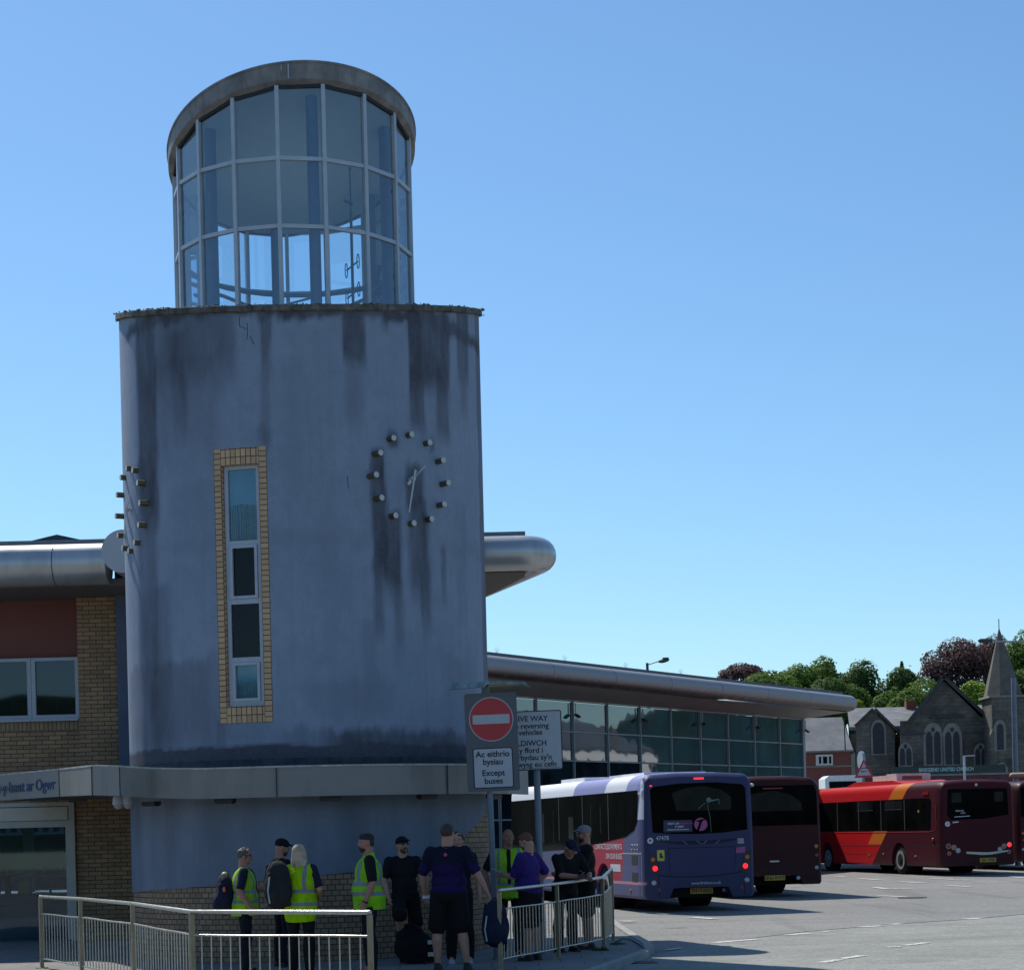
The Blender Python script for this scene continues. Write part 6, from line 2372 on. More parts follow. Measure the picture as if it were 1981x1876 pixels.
for s_ in (-1, 1):
    for dx_, z, m, r_ in ((1.02, 0.92, 'lamp_red_off', 0.065), (0.84, 0.88, 'lamp_amber', 0.065), (0.70, 0.78, 'lamp_clear', 0.065), (1.0, 0.70, 'lamp_red_off', 0.045)):
        mb = MB()
        mb.ball((s_ * dx_, -0.002, z), (r_, 0.018, r_), None, 16, 10)
        l_ = part(mb, 'lamp', M['lamp_red'] if (s_ == 1 and dx_ == 1.02) else M[m], b3, 60)
        mb = MB()
        mb.tube([(s_ * dx_ + (r_ + 0.008) * math.cos(q), -0.006, z + (r_ + 0.008) * math.sin(q)) for q in [i * math.pi / 9 for i in range(19)]], 0.008, 5, False)
        part(mb, 'bezel', M['chrome'], l_)
fw = flank('side_window', rr(0.72, 9.6, 1.42, 2.42, 0.06), M['bus_glass'], 1.25, 0.004)
for y in (2.55, 4.35, 6.15, 7.95):
    flank('pillar_edge', [(y, 1.43), (y, 2.41), (y + 0.06, 2.41), (y + 0.06, 1.43)], M['seam'], 1.254, 0.001, fw)
for y in (2.75, 5.0):
    flank('hopper', rr(y, y + 1.3, 2.12, 2.38, 0.03), M['bus_glass_in'], 1.254, 0.001, fw)
    flank('hopper_rail', rr(y, y + 1.3, 2.085, 2.11, 0.01), M['seam'], 1.254, 0.004, fw)
flank('route_flag', rr(0.85, 1.25, 2.52, 2.62, 0.02), M['lamp_red_off'], 1.22, 0.025)
flank('inside_glimpse', rr(1.5, 1.6, 1.98, 2.06, 0.01), mat('tan_glimpse', (0.3, 0.2, 0.05), 0.7), 1.254, 0.001, fw)
mb = MB()
mb.bar((-1.252, 0.1, 0.93), (-1.252, 2.4, 0.93), 0.012, 0.005, (1, 0, 0))
mb.bar((-1.252, 3.75, 0.93), (-1.252, 9, 0.93), 0.012, 0.005, (1, 0, 0))
mb.bar((-1.252, 3.75, 0.66), (-1.252, 9, 0.66), 0.010, 0.005, (1, 0, 0))
part(mb, 'panel_seam', M['seam'])
mb = MB()
mb.tube([(-1.252, 0.35, 2.2), (-1.254, 0.30, 1.6), (-1.252, 0.42, 1.42), (-1.252, 0.8, 1.37), (-1.252, 9.5, 1.37)], 0.008, 5)
part(mb, 'trim_line', mat('red_trim', (0.40, 0.05, 0.05), 0.3))
for y, z in ((1.85, 0.60), (4.25, 0.66), (5.4, 0.62)):
    mb = MB()
    mb.ball((-1.258, y, z), (0.015, 0.09 if y < 2 else 0.05, 0.035), None, 12, 8)
    part(mb, 'side_marker', M['lamp_amber'] if y > 2 else M['lamp_red_off'], b3, 60)
mb = MB()
mb.ball((-1.27, 0.55, 1.13), (0.03, 0.07, 0.05), None, 12, 8)
part(mb, 'filler_cap', M['lamp_red_off'], b3, 60)
mb = MB()
mb.prism([(-0.9, 3.4, 2.93), (-0.9, 4.2, 3.05), (-0.9, 7.2, 3.08), (-0.9, 8.0, 2.93)], (1.8, 0, 0))
part(mb, 'roof_pod', mat('pod_red', (0.55, 0.02, 0.025), 0.4))
mb = MB()
mb.box(-0.7, 0.5, 4.3, 5.1, 3.0, 3.28)
mb.box(-0.7, 0.5, 5.12, 6.2, 3.0, 3.24)
pd = part(mb, 'roof_unit', mat('unit_white', (0.60, 0.56, 0.52), 0.5))
mb = MB()
mb.box(-0.5, 0.2, 4.285, 4.298, 3.08, 3.2)
part(mb, 'unit_grille', M['lamp_red_off'], pd)
mb = MB()
for x, y in ((-1.1, 0.9), (-0.05, -0.01), (-1.0, 0.12)):
    mb.ball((x, y, 2.76 if y > 0 else 2.78), (0.05, 0.03, 0.045), None, 10, 8)
part(mb, 'corner_lamp', M['white_mark'], b3, 60)

# ---- second maroon bus at the right edge
L4 = Vector((16.35, 63.5, 0))
c4 = L4 + rv3 * 1.25
b4, part, tail, flank, ttext, ftext = bus('bus', 'second dark maroon bus cut off by the right edge behind the red bus', (c4.x, c4.y, rg(63)), HD3, 11.0, 2.9, M['maroon_paint'], 0.30, 2.9, 'red')
rw_ = tail('rear_window', [(-1.12, 2.70), (1.04, 2.70), (1.12, 2.55), (1.12, 1.75), (-1.12, 1.75)], M['bus_glass'])
tail('window_poster', [(-1.0, 1.78), (-1.0, 2.05), (-0.3, 2.05), (-0.3, 1.78)], M['navy'], 0.0065, 0.002, rw_)
ttext('start an', -0.78, 1.98, 0.09, M['white_mark'], 0.009, bold=0.01)
tail('poster_line', [(-0.95, 1.82), (-0.95, 1.835), (-0.4, 1.835), (-0.4, 1.82)], M['white_mark'], 0.0087, 0.001, rw_)
for s_ in (-1, 1):
    for z, m in ((1.22, 'lamp_amber'), (1.0, 'lamp_red_off'), (0.70, 'lamp_clear')):
        mb = MB()
        mb.ball((s_ * 1.08, -0.002, z), (0.052, 0.018, 0.05), None, 16, 10)
        part(mb, 'lamp', M[m], b4, 60)
np_ = tail('number_plate', [(-0.26, 0.42), (-0.26, 0.54), (0.26, 0.54), (0.26, 0.42)], M['plate_y'], 0.0, 0.008)
# ================================================================== people
VOX = 0.010


def cap(mb, p0, p1, r0, r1, sx=1.0, sy=1.0):
    """tapered limb piece with round ends"""
    p0, p1 = Vector(p0), Vector(p1)
    d = p1 - p0
    n = 10
    b = len(mb.v)
    mb.tube([p0, p0.lerp(p1, 0.5), p1], [r0, (r0 + r1) / 2, r1], n)
    mb.ball(p0, r0, None, 10, 8)
    mb.ball(p1, r1, None, 10, 8)
    if sx != 1 or sy != 1:
        c = (p0 + p1) / 2
        for i in range(b, len(mb.v)):
            mb.v[i].x = c.x + (mb.v[i].x - c.x) * sx
            mb.v[i].y = c.y + (mb.v[i].y - c.y) * sy


def blob(mb, name, m, parent, vox=VOX, it=3, label=None):
    o = mb.build(name, m, parent, local=True, label=label)
    r = o.modifiers.new('r', 'REMESH')
    r.mode = 'VOXEL'
    r.voxel_size = vox
    r.use_smooth_shade = True
    s = o.modifiers.new('s', 'SMOOTH')
    s.factor = 0.5
    s.iterations = it
    return o


def skin_mat(name, col):
    t = NT(name)
    c = t.co()
    f = t.noise(c, 14, 4)
    t.b.inputs['Subsurface Weight'].default_value = 0.08
    t.b.inputs['Subsurface Radius'].default_value = (0.02, 0.008, 0.004)
    cc = t.mix(t.ramp(f, 0.3, 0.7), tuple(x * 0.86 for x in col), tuple(min(1, x * 1.08) for x in col))
    return t.fin(cc, 0.55, 0, 0.35)


SK = {'a': skin_mat('skin_fair', (0.46, 0.24, 0.17)), 'b': skin_mat('skin_warm', (0.40, 0.19, 0.13)), 'c': skin_mat('skin_tanned', (0.30, 0.14, 0.10))}


def cloth(name, col, var=0.18, rough=0.85):
    t = NT(name)
    c = t.co()
    f = t.noise(t.map(c, (1, 1, 0.45)), 7, 5, 0.6, 0.6)
    g = t.noise(c, 220, 2)
    t.bump(t.math('ADD', t.math('MULTIPLY', f, 1.0), t.math('MULTIPLY', g, 0.08)), 1.0, 0.07)
    cc = t.mix(t.ramp(f, 0.3, 0.7), tuple(x * (1 - var) for x in col), tuple(x * (1 + var) for x in col))
    return t.fin(cc, rough, 0, 0.2)


CL = {'black': cloth('black_cloth', (0.012, 0.012, 0.014)), 'navy': cloth('navy_cloth', (0.018, 0.02, 0.045)), 'trouser': cloth('dark_trousers', (0.012, 0.013, 0.022)),
      'purple': cloth('purple_polo', (0.042, 0.02, 0.155)), 'short': cloth('black_shorts', (0.010, 0.010, 0.011)), 'blackgrey': cloth('charcoal_cloth', (0.03, 0.03, 0.032))}
# two-tone polo: navy yoke fading into purple below the chest
t = NT('two_tone_polo')
oc = t.co()
z_ = t.xyz(oc)[2]
f = t.noise(oc, 9, 4)
cc = t.mix(t.ramp(t.math('ADD', z_, t.math('MULTIPLY', f, 0.05)), 1.27, 1.33), (0.018, 0.008, 0.065), (0.008, 0.009, 0.025))
t.bump(f, 1.0, 0.07)
CL['twotone'] = t.fin(cc, 0.85, 0, 0.2)


def hivis(name, bands, vert=(), col=(0.52, 0.98, 0.04), logo=False):
    t = NT(name)
    oc = t.co()
    x, y, z = t.xyz(oc)
    m = None
    for z0, z1 in bands:
        q = t.math('MULTIPLY', t.ramp(z, z0 - 0.003, z0 + 0.003), t.math('SUBTRACT', 1.0, t.ramp(z, z1 - 0.003, z1 + 0.003)))
        m = q if m is None else t.math('ADD', m, q, clamp=True)
    for x0, x1, zb in vert:
        q = t.math('MULTIPLY', t.ramp(x, x0 - 0.003, x0 + 0.003), t.math('SUBTRACT', 1.0, t.ramp(x, x1 - 0.003, x1 + 0.003)))
        q = t.math('MULTIPLY', q, t.ramp(z, zb - 0.003, zb + 0.003))
        m = t.math('ADD', m, q, clamp=True)
    f = t.noise(t.map(oc, (1, 1, 0.4)), 8, 5, 0.6, 0.7)
    t.bump(f, 1.0, 0.07)
    base = t.mix(t.ramp(f, 0.3, 0.7), tuple(c * 0.78 for c in col), col)
    c = t.mix(m, base, (0.36, 0.38, 0.43))
    # fluorescent cloth re-emits daylight: modelled as a bright diffuse plus translucency
    t.fin(c, 0.75, 0, 0.2)
    t.b.inputs['Transmission Weight'].default_value = 0
    tl = t.node('ShaderNodeBsdfTranslucent')
    t.l.new(c, tl.inputs[0])
    mx = t.node('ShaderNodeMixShader')
    mx.inputs[0].default_value = 0.35
    t.l.new(t.b.outputs[0], mx.inputs[1])
    t.l.new(tl.outputs[0], mx.inputs[2])
    t.l.new(mx.outputs[0], t.out.inputs[0])
    return t.mat


HV = {'w': hivis('hivis_back', [(1.10, 1.15), (0.93, 0.98)], [(0.09, 0.14, 1.12)], (0.60, 1.0, 0.01)), 'm': hivis('hivis_side', [(1.10, 1.15), (0.98, 1.03)], [(-0.17, -0.10, 1.12)], (0.42, 1.0, 0.03)),
      'o': hivis('hivis_open', [(1.12, 1.16), (0.98, 1.02)], [(-0.16, -0.12, 1.02), (0.12, 0.16, 1.02)])}
HR = {'dark': mat('hair_dark', (0.018, 0.013, 0.010), 0.7, 0, 0.4, 60), 'brown': mat('hair_brown', (0.045, 0.03, 0.02), 0.7, 0, 0.4, 60), 'grey': mat('hair_greying', (0.085, 0.075, 0.065), 0.7, 0, 0.25, 30),
      'ginger': mat('hair_ginger', (0.14, 0.045, 0.018), 0.7, 0, 0.3, 60), 'blond': mat('hair_blond', (0.44, 0.34, 0.22), 0.6, 0, 0.3, 14)}
HATM = {'black': CL['black'], 'grey': cloth('grey_cap', (0.26, 0.23, 0.25)), 'navy': CL['navy']}
M['shoe'] = mat('black_shoe', (0.010, 0.010, 0.011), 0.6)
M['shoe_w'] = mat('white_shoe', (0.36, 0.38, 0.42), 0.6)
M['sung'] = mat('sunglass_black', (0.004, 0.004, 0.005), 0.12, spec=0.8)
M['eye'] = mat('eye_dark', (0.02, 0.015, 0.012), 0.3)
M['lip'] = mat('lip', (0.26, 0.09, 0.075), 0.6)


def person(label, loc, face_deg, height, skin='a', top=('black', 0.62), bottom=('trouser', 'long'), fat=1.0, arms=None, legs=None, lean=(0, 0), head=(0, 0), hair=None, hat=None,
           glasses=False, vest=None, beard=None, shoe='shoe', curl=0.5, collar=None, female=False, group='people waiting by the tower', z0=0.0, bend=0.0, cat='person', watch=None, sock=None):
    k = height / 1.75
    o = thing('person', label, cat, (loc[0], loc[1], z0), R(-face_deg), group)
    o.scale = (k, k, k)
    lx, ly = lean
    f = fat
    sh = [Vector((-.185 * (0.92 if female else 1) * (1 + (f - 1) * .35) + lx, ly, 1.415 - bend * 0.5)), Vector((.185 * (0.92 if female else 1) * (1 + (f - 1) * .35) + lx, ly, 1.415 - bend * .5))]
    hip = [Vector((-.095 * f ** .5, 0, 0.92)), Vector((.095 * f ** .5, 0, 0.92))]
    if arms is None:
        arms = [None, None]
    A = []
    for i, s_ in ((0, -1), (1, 1)):
        if arms[i] is None:
            e = sh[i] + Vector((s_ * .07 * f, -.03, -.27))
            w = e + Vector((s_ * .015, .06, -.245))
        else:
            e, w = Vector(arms[i][0]), Vector(arms[i][1])
            du, dl = (e - sh[i]).normalized(), (w - e).normalized()
            e = sh[i] + du * 0.285
            w = e + dl * 0.255
        A.append((sh[i], e, w))
    if legs is None:
        legs = [None, None]
    G = []
    for i, s_ in ((0, -1), (1, 1)):
        if legs[i] is None:
            kn, an = Vector((s_ * .11, .02, .50)), Vector((s_ * .12, -.01, .085))
        else:
            kn, an = Vector(legs[i][0]), Vector(legs[i][1])
        G.append((hip[i], kn, an))
    hc = Vector((lx * 1.12, ly * 1.15 + 0.02 + bend * .35, 1.645 - bend))
    nb = Vector((lx, ly, 1.42 - bend * .5))
    hr = Matrix.Rotation(R(-head[0]), 3, 'Z') @ Matrix.Rotation(R(head[1]), 3, 'X')
    pel = Vector((0, 0, .93))
    chest = Vector((lx * .8, ly * .8, 1.25 - bend * .35))
    belly = Vector((lx * .4, ly * .4 + (f - 1) * .10, 1.06 - bend * .1))

    def torso(mb, g=0.0, low=True):
        mb.ball(chest, (.168 * (1 + (f - 1) * .55) + g, .108 * (1 + (f - 1) * .8) + g, .205 + g * .6), None, 22, 14)
        mb.ball(belly, (.150 * f + g, .110 * f ** 1.25 + g, .175 + g * .5), None, 22, 14)
        cap(mb, sh[0] + Vector((.045, 0, -.025)), sh[1] + Vector((-.045, 0, -.025)), .056 + g, .056 + g)
        if low:
            mb.ball(pel, (.160 * f ** .7 + g, .112 * f ** .8 + g, .125), None, 20, 12)
    # ---- body
    mb = MB()
    torso(mb)
    for s_i in (0, 1):
        cap(mb, nb + Vector((0, -.01, .035)), sh[s_i].lerp(nb, .25), .048, .045)
    cap(mb, nb - Vector((0, 0, .04)), hc + hr @ Vector((0, -.02, -.07)), .064 * f ** .5, .060 * f ** .5)
    mb.ball(hc, (.074, .094, .102), hr, 24, 16)
    mb.ball(hc + hr @ Vector((0, .026, -.062)), (.056 * f ** .35, .066, .066), hr, 20, 12)
    mb.ball(hc + hr @ Vector((0, .078, -.095)), (.026, .022, .020), hr, 12, 8)
    mb.ball(hc + hr @ Vector((0, .095, -.022)), (.013, .020, .026), hr, 10, 8)
    mb.ball(hc + hr @ Vector((0, .076, .018)), (.052, .020, .014), hr, 12, 8)
    for s_ in (-1, 1):
        mb.ball(hc + hr @ Vector((s_ * .078, -.006, -.018)), (.010, .019, .030), hr, 10, 8)
        mb.ball(hc + hr @ Vector((s_ * .042, .062, -.038)), (.024, .022, .024), hr, 10, 8)
    for a, e, w in A:
        cap(mb, a, e, .052 * f ** .6, .041 * f ** .5)
        cap(mb, e, e.lerp(w, .35), .040 * f ** .5, .041 * f ** .4)
        cap(mb, e.lerp(w, .35), w, .041 * f ** .4, .027)
    for a, kn, an in G:
        cap(mb, a, a.lerp(kn, .5), .083 * f ** .6, .070 * f ** .5)
        cap(mb, a.lerp(kn, .5), kn, .070 * f ** .5, .052 * f ** .3)
        cv = kn.lerp(an, .32) + Vector((0, -.015, 0))
        cap(mb, kn, cv, .050 * f ** .3, .056 * f ** .4)
        cap(mb, cv, an, .056 * f ** .4, .036)
        cap(mb, an, an + Vector((0, .10, -.045)), .036, .030)
    # hands
    for i, (a, e, w) in enumerate(A):
        d = (w - e).normalized()
        s_ = -1 if i == 0 else 1
        side = Vector((0, 1, 0)) if abs(d.z) > 0.7 else Vector((0, 0, 1))
        side = (side - d * side.dot(d)).normalized()         # towards the thumb
        palm = d.cross(side) * s_                              # palm normal towards the body
        if palm.x * s_ > 0 and abs(d.z) > .7:
            palm = -palm
        pc = w + d * .045
        q = Matrix((side, palm, d)).transposed()
        mb.ball(pc, (.040, .018, .052), q, 14, 10)
        for j, (off, ln) in enumerate(((.030, .072), (.010, .080), (-.010, .075), (-.029, .060))):
            b0 = w + d * .085 + side * off
            d1 = (d + palm * (.25 + curl * .45)).normalized()
            d2 = (d + palm * (.5 + curl * 1.7)).normalized()
            m1 = b0 + d1 * ln * .52
            cap(mb, b0, m1, .0098, .0092)
            cap(mb, m1, m1 + d2 * ln * .48, .0092, .0085)
        t0 = w + d * .03 + side * .034
        t1 = t0 + (side * .75 + d * .6 + palm * .35).normalized() * .035
        cap(mb, t0, t1, .0115, .0105)
        cap(mb, t1, t1 + (d + side * .2 + palm * .5).normalized() * .03, .0105, .0095)
    body = blob(mb, 'body', SK[skin], o, 0.0095, 2)
    # ---- shirt
    tm, sl = top
    mb = MB()
    torso(mb, .014)
    mb.ball(pel + Vector((0, 0, .03)), (.168 * f ** .7 + .012, .122 * f ** .8 + .012, .105), None, 20, 12)
    cap(mb, nb + Vector((0, 0, -.045)), nb + Vector((0, .0, .030)), .074 * f ** .4, .066 * f ** .4)
    for s_i in (0, 1):
        cap(mb, nb + Vector((0, -.012, .030)), sh[s_i].lerp(nb, .2), .058, .060)
    for a, e, w in A:
        end = a.lerp(e, min(1, sl))
        cap(mb, a, end, .066 * f ** .6, .058 * f ** .6)
        if sl > 1:
            cap(mb, e, e.lerp(w, sl - 1), .056, .046)
    shirt = blob(mb, 'shirt', CL[tm], o, 0.012, 3)
    if collar:
        mb = MB()
        mb.tube([nb + Vector((.066 * f ** .4 * math.cos(q), .066 * f ** .4 * math.sin(q) + .005, .035 - .018 * math.sin(q))) for q in [j * math.pi / 10 for j in range(21)]], .013, 6, False)
        mb.build('collar', CL[collar], o, smooth=60, local=True)
    # ---- trousers or shorts
    bm_, kind = bottom
    mb = MB()
    mb.ball(pel - Vector((0, 0, .03)), (.166 * f ** .7 + .014, .118 * f ** .8 + .014, .125), None, 20, 12)
    for a, kn, an in G:
        if kind == 'long':
            cap(mb, a, a.lerp(kn, .5), .094 * f ** .6, .083 * f ** .5)
            cap(mb, a.lerp(kn, .5), kn, .083 * f ** .5, .070)
            c2 = kn.lerp(an, .35) + Vector((0, -.012, 0))
            cap(mb, kn, c2, .074 * f ** .3, .083 * f ** .35)
            cap(mb, c2, kn.lerp(an, .98), .083 * f ** .35, .066)
        else:
            en = a.lerp(kn, 0.92)
            cap(mb, a, en, .098 * f ** .6, .094 * f ** .5)
            mb.tube([a.lerp(kn, .6), a.lerp(kn, 1.0)], [.095 * f ** .5, .10 * f ** .5], 14)
    blob(mb, 'trousers' if kind == 'long' else 'shorts', CL[bm_], o, 0.012, 3)
    # ---- shoes
    for a, kn, an in G:
        mb = MB()
        tz = max(0.035, an.z - .05)
        cap(mb, Vector((an.x, an.y - .035, tz)), Vector((an.x + .005, an.y + .13, tz - .008)), .042, .038)
        cap(mb, an + Vector((0, -.01, -.02)), an + Vector((0, .02, -.03)), .044, .044)
        mb.box(an.x - .042, an.x + .042, an.y - .07, an.y + .165, tz - .042, tz - .02)
        blob(mb, 'shoe', M[shoe], o, 0.010, 2)
        if sock:
            mb = MB()
            mb.tube([an + Vector((0, 0, -.02)), an + Vector((0, 0, .06))], [.042, .046], 14)
            mb.build('sock', sock, o, smooth=60, local=True)
    # ---- vest
    if vest:
        vm, openf = vest
        mb = MB()
        torso(mb, .045, False)
        mb.ball(Vector((0, 0, .95)), (.188 * f ** .7 + .03, .140 * f ** .8 + .03, .19), None, 22, 12)
        mb.tube([(0, 0, .80), (0, 0, 1.0)], [.17 * f ** .7, .18 * f ** .7], 20)
        cap(mb, sh[0] + Vector((.045, 0, .0)), sh[1] + Vector((-.045, 0, .0)), .074, .074)
        if vest[0] != 'o':
            cap(mb, nb + Vector((0, -.01, -.03)), nb + Vector((0, -.012, .055)), .084, .076)
        vo_ = blob(mb, 'vest', HV[vm], o, 0.012, 2)
        if openf:
            # shirt front showing between the open edges
            mb = MB()
            mb.ball(chest + Vector((0, .062, -.02)), (.062, .10 * f, .25), None, 16, 12)
            mb.ball(belly + Vector((0, .062 * f, -.02)), (.055, .10 * f, .22), None, 16, 12)
            blob(mb, 'shirt_front', CL[tm], o, 0.012, 2)
    # ---- hair, hat, face
    if hair:
        hm, style = hair
        mb = MB()
        if style == 'short':
            mb.ball(hc + hr @ Vector((0, -.016, .020)), (.081, .094, .094), hr, 20, 14)
            mb.ball(hc + hr @ Vector((0, .03, .062)), (.066, .062, .044), hr, 16, 10)
        elif style == 'fade':
            mb.ball(hc + hr @ Vector((0, -.008, .052)), (.074, .098, .068), hr, 20, 14)
            mb.ball(hc + hr @ Vector((0, .055, .072)), (.058, .040, .034), hr, 14, 10)
            mb.ball(hc + hr @ Vector((0, -.045, .0)), (.072, .058, .075), hr, 16, 10)
        elif style == 'curly':
            for j in range(46):
                q = Vector((random.gauss(0, 1), random.gauss(-.5, 1), random.gauss(.6, .9))).normalized()
                if q.y > .55 and q.z < .5:
                    continue
                mb.ball(hc + hr @ Vector((q.x * .072, q.y * .088 - .005, q.z * .088 + .012)), random.uniform(.016, .026), None, 7, 5)
            mb.ball(hc + hr @ Vector((0, -.018, .018)), (.078, .088, .088), hr, 18, 12)
        elif style == 'long':
            mb.ball(hc + hr @ Vector((0, -.018, .020)), (.092, .100, .098), hr, 22, 14)
            for j in range(26):
                a_ = R(-205 + 230 * j / 25)
                x_, y_ = .084 * math.cos(a_), .080 * math.sin(a_) - .015
                p0 = hc + Vector((x_ * .9, y_, .02))
                p1 = hc + Vector((x_ * 1.12, y_ * 1.1, -.10))
                p2 = hc + Vector((x_ * 1.28 + random.uniform(-.01, .01), y_ * 1.15 - .01, -.19 + random.uniform(-.03, .02)))
                mb.tube([p0, p1, p2], [.020, .019, .007], 6)
        blob(mb, 'hair', HR[hm], o, 0.009, 1)
    if hat:
        mb = MB()
        mb.ball(hc + hr @ Vector((0, -.006, .040)), (.087, .105, .078), hr, 22, 14)
        br = [hc + hr @ Vector((.072 * math.cos(q), .085 + .088 * math.sin(q), .048 - .02 * math.sin(q))) for q in [j * math.pi / 8 for j in range(9)]]
        mb.prism(br, hr @ Vector((0, 0, .012)))
        blob(mb, 'cap', HATM[hat], o, 0.008, 1)
    if beard:
        mb = MB()
        mb.ball(hc + hr @ Vector((0, .036, -.082)), (.060, .062, .050), hr, 18, 12)
        mb.ball(hc + hr @ Vector((0, .088, -.052)), (.030, .012, .008), hr, 10, 8)
        blob(mb, 'beard', HR[beard], o, 0.008, 1)
    if glasses:
        mb = MB()
        for s_ in (-1, 1):
            mb.ball(hc + hr @ Vector((s_ * .036, .086, .004)), (.030, .012, .021), hr, 14, 8)
            mb.bar(hc + hr @ Vector((s_ * .066, .080, .010)), hc + hr @ Vector((s_ * .080, -.01, .0)), .006, .010)
        mb.bar(hc + hr @ Vector((-.02, .094, .010)), hc + hr @ Vector((.02, .094, .010)), .006, .010)
        mb.build('sunglasses', M['sung'], o, smooth=60, local=True)
    else:
        for s_ in (-1, 1):
            mb = MB()
            mb.ball(hc + hr @ Vector((s_ * .032, .083, .002)), (.013, .007, .007), hr, 10, 6)
            mb.build('eye', M['eye'], o, smooth=60, local=True)
    mb = MB()
    mb.ball(hc + hr @ Vector((0, .094, -.062)), (.024, .008, .006), hr, 12, 6)
    mb.build('mouth', M['lip'], o, smooth=60, local=True)
    if watch is not None:
        a, e, w = A[watch]
        d = (w - e).normalized()
        mb = MB()
        mb.tube([w - d * .012, w + d * .012], .036, 14)
        mb.build('wristwatch', M['dark'], o, smooth=50, local=True)
    o['_A'] = [list(A[0][2]), list(A[1][2])]
    return o, A, k


def world(o, k, face_deg, p):
    return Vector(o.location) + Matrix.Rotation(R(-face_deg), 3, 'Z') @ (Vector(p) * k)


def spot(x, Y, H=None):
    """ground point in the photo column x at depth Y (column read near head height)"""
    p = at(x, 1640, Y)
    return (p.x, Y)


# facing angle: 0 looks away from the camera, 90 looks right, 180 looks at the camera, -90 looks left
# 1 backpack man walking right
P1 = spot(470, 25.2)
o, A, k = person('man in sunglasses and open yellow vest facing right, backpack on his back', P1, 82, 1.60, 'b', ('navy', .75), ('trouser', 'long'), 1.2,
                 arms=[((-.30, .10, 1.10), (-.24, .34, 1.12)), ((.26, -.06, 1.16), (.30, .10, .92))], hair=('grey', 'curly'), glasses=True, vest=('o', True), head=(4, 0))
hw_ = world(o, k, 82, A[0][2])
mb = MB()
mb.ball(hw_ + Vector((0.06, -0.02, 0.04)), (.03, .03, .05), None, 10, 8)
mb.bar(hw_ + Vector((0.02, 0, 0.0)), hw_ + Vector((0.08, -.02, 0.14)), .05, .03)
mb.ball(hw_ + Vector((0.10, -.02, 0.15)), (.06, .03, .03), None, 10, 8)
tag(mb.build('drink_bottle', mat('foil_silver', (0.55, 0.5, 0.55), 0.25, 0.6, 0.4, 40), smooth=50), 'crumpled silver wrapper and bottle held by the backpack man', 'bottle')


def backpack(label, c, rz, w, h, d, m1, m2=None, tilt=0.0):
    o = thing('backpack', label, 'backpack', c, rz, 'bags carried or set down by the group')
    mb = MB()
    mb.ball((0, 0, h * .42), (w / 2, d / 2, h * .42), None, 18, 12)
    mb.ball((0, 0, h * .70), (w * .42, d * .42, h * .30), None, 16, 12)
    mb.ball((0, -d * .38, h * .32), (w * .38, d * .25, h * .24), None, 16, 10)
    mb.box(-w * .38, w * .38, -d * .34, d * .34, h * .08, h * .75)
    blob(mb, 'bag_body', m1, o, 0.011, 3)
    mb = MB()
    for s_ in (-1, 1):
        mb.tube([(s_ * w * .28, d * .42, h * .1), (s_ * w * .36, d * .75, h * .5), (s_ * w * .28, d * .5, h * .92)], .014, 6)
    mb.tube([(-.05, d * .2, h * .96), (0, d * .2, h * 1.05), (.05, d * .2, h * .96)], .010, 6)
    mb.build('strap', m1, o, smooth=50, local=True)
    if m2:
        mb = MB()
        mb.tube([(-w * .36, -d * .42, h * .15), (-w * .42, -d * .40, h * .4), (-w * .34, -d * .36, h * .68)], .010, 6)
        mb.build('reflective_piping', m2, o, smooth=50, local=True)
    o.rotation_euler[0] = tilt
    return o


M['bagblack'] = CL['blackgrey']
M['bagnavy'] = CL['navy']
M['piping'] = mat('pale_piping', (0.40, 0.42, 0.42), 0.5)
b = backpack('navy-grey backpack worn on the back of the man in sunglasses', (P1[0] - .25, 25.2, .74), R(-76), .36, .54, .26, M['bagnavy'])
mb = MB()
mb.ball((-.14, 0.02, .50), (.05, .05, .06), None, 12, 8)
mb.build('bottle_top', mat('lime_top', (0.35, 0.45, 0.05), 0.5), b, smooth=60, local=True)
mb = MB()
mb.ball((.16, -.02, .34), (.012, .02, .035), None, 8, 6)
mb.build('orange_tag', mat('orange_tag', (0.8, 0.12, 0.02), 0.5), b, smooth=60, local=True)

# 2 capped man behind
person('man in black cap and t-shirt half hidden behind the blonde woman', spot(543, 26.2), 60, 1.70, 'b', ('black', .7), ('trouser', 'long'), 1.05,
       hat='black', beard='brown', head=(10, -14), arms=[None, ((.27, .10, 1.18), (.16, .30, 1.22))])
# 3 blonde woman, back to us
P3 = spot(578, 24.6)
o, A, k = person('blonde woman in a long yellow hi-vis vest seen from behind', P3, 14, 1.63, 'a', ('navy', .75), ('black', 'long'), 1.22, arms=[((-.25, .06, 1.12), (-.14, .26, 1.14)), ((.28, .02, 1.13), (.20, .20, 1.0))],
                 hair=('blond', 'long'), vest=('w', False), female=True, head=(10, 4))
mb = MB()
mb.tube([(0, 0, .70), (0, 0, .85), (0, 0, 1.02)], [.205, .225, .205], 28)
for v_ in mb.v:
    v_.y *= .80
    v_.z += .10 * abs(v_.x) if v_.z < .75 else 0
blob(mb, 'vest_hem', HV['w'], o, 0.011, 2)
backpack('black and grey backpack slung on the left shoulder of the blonde woman', (P3[0] - .25, 24.42, .82), R(18), .36, .62, .28, M['bagblack'], M['piping'])
# 4 bearded man in vest facing left
P4 = spot(712, 24.6)
person('bearded dark-haired man in a yellow-green hi-vis vest facing left', P4, -98, 1.74, 'b', ('black', .8), ('trouser', 'long'), 1.28, hair=('dark', 'fade'), beard='dark', vest=('m', False), head=(-4, 0),
       arms=[((-.27, -.03, 1.13), (-.27, .07, .90)), None], watch=0, curl=.8)
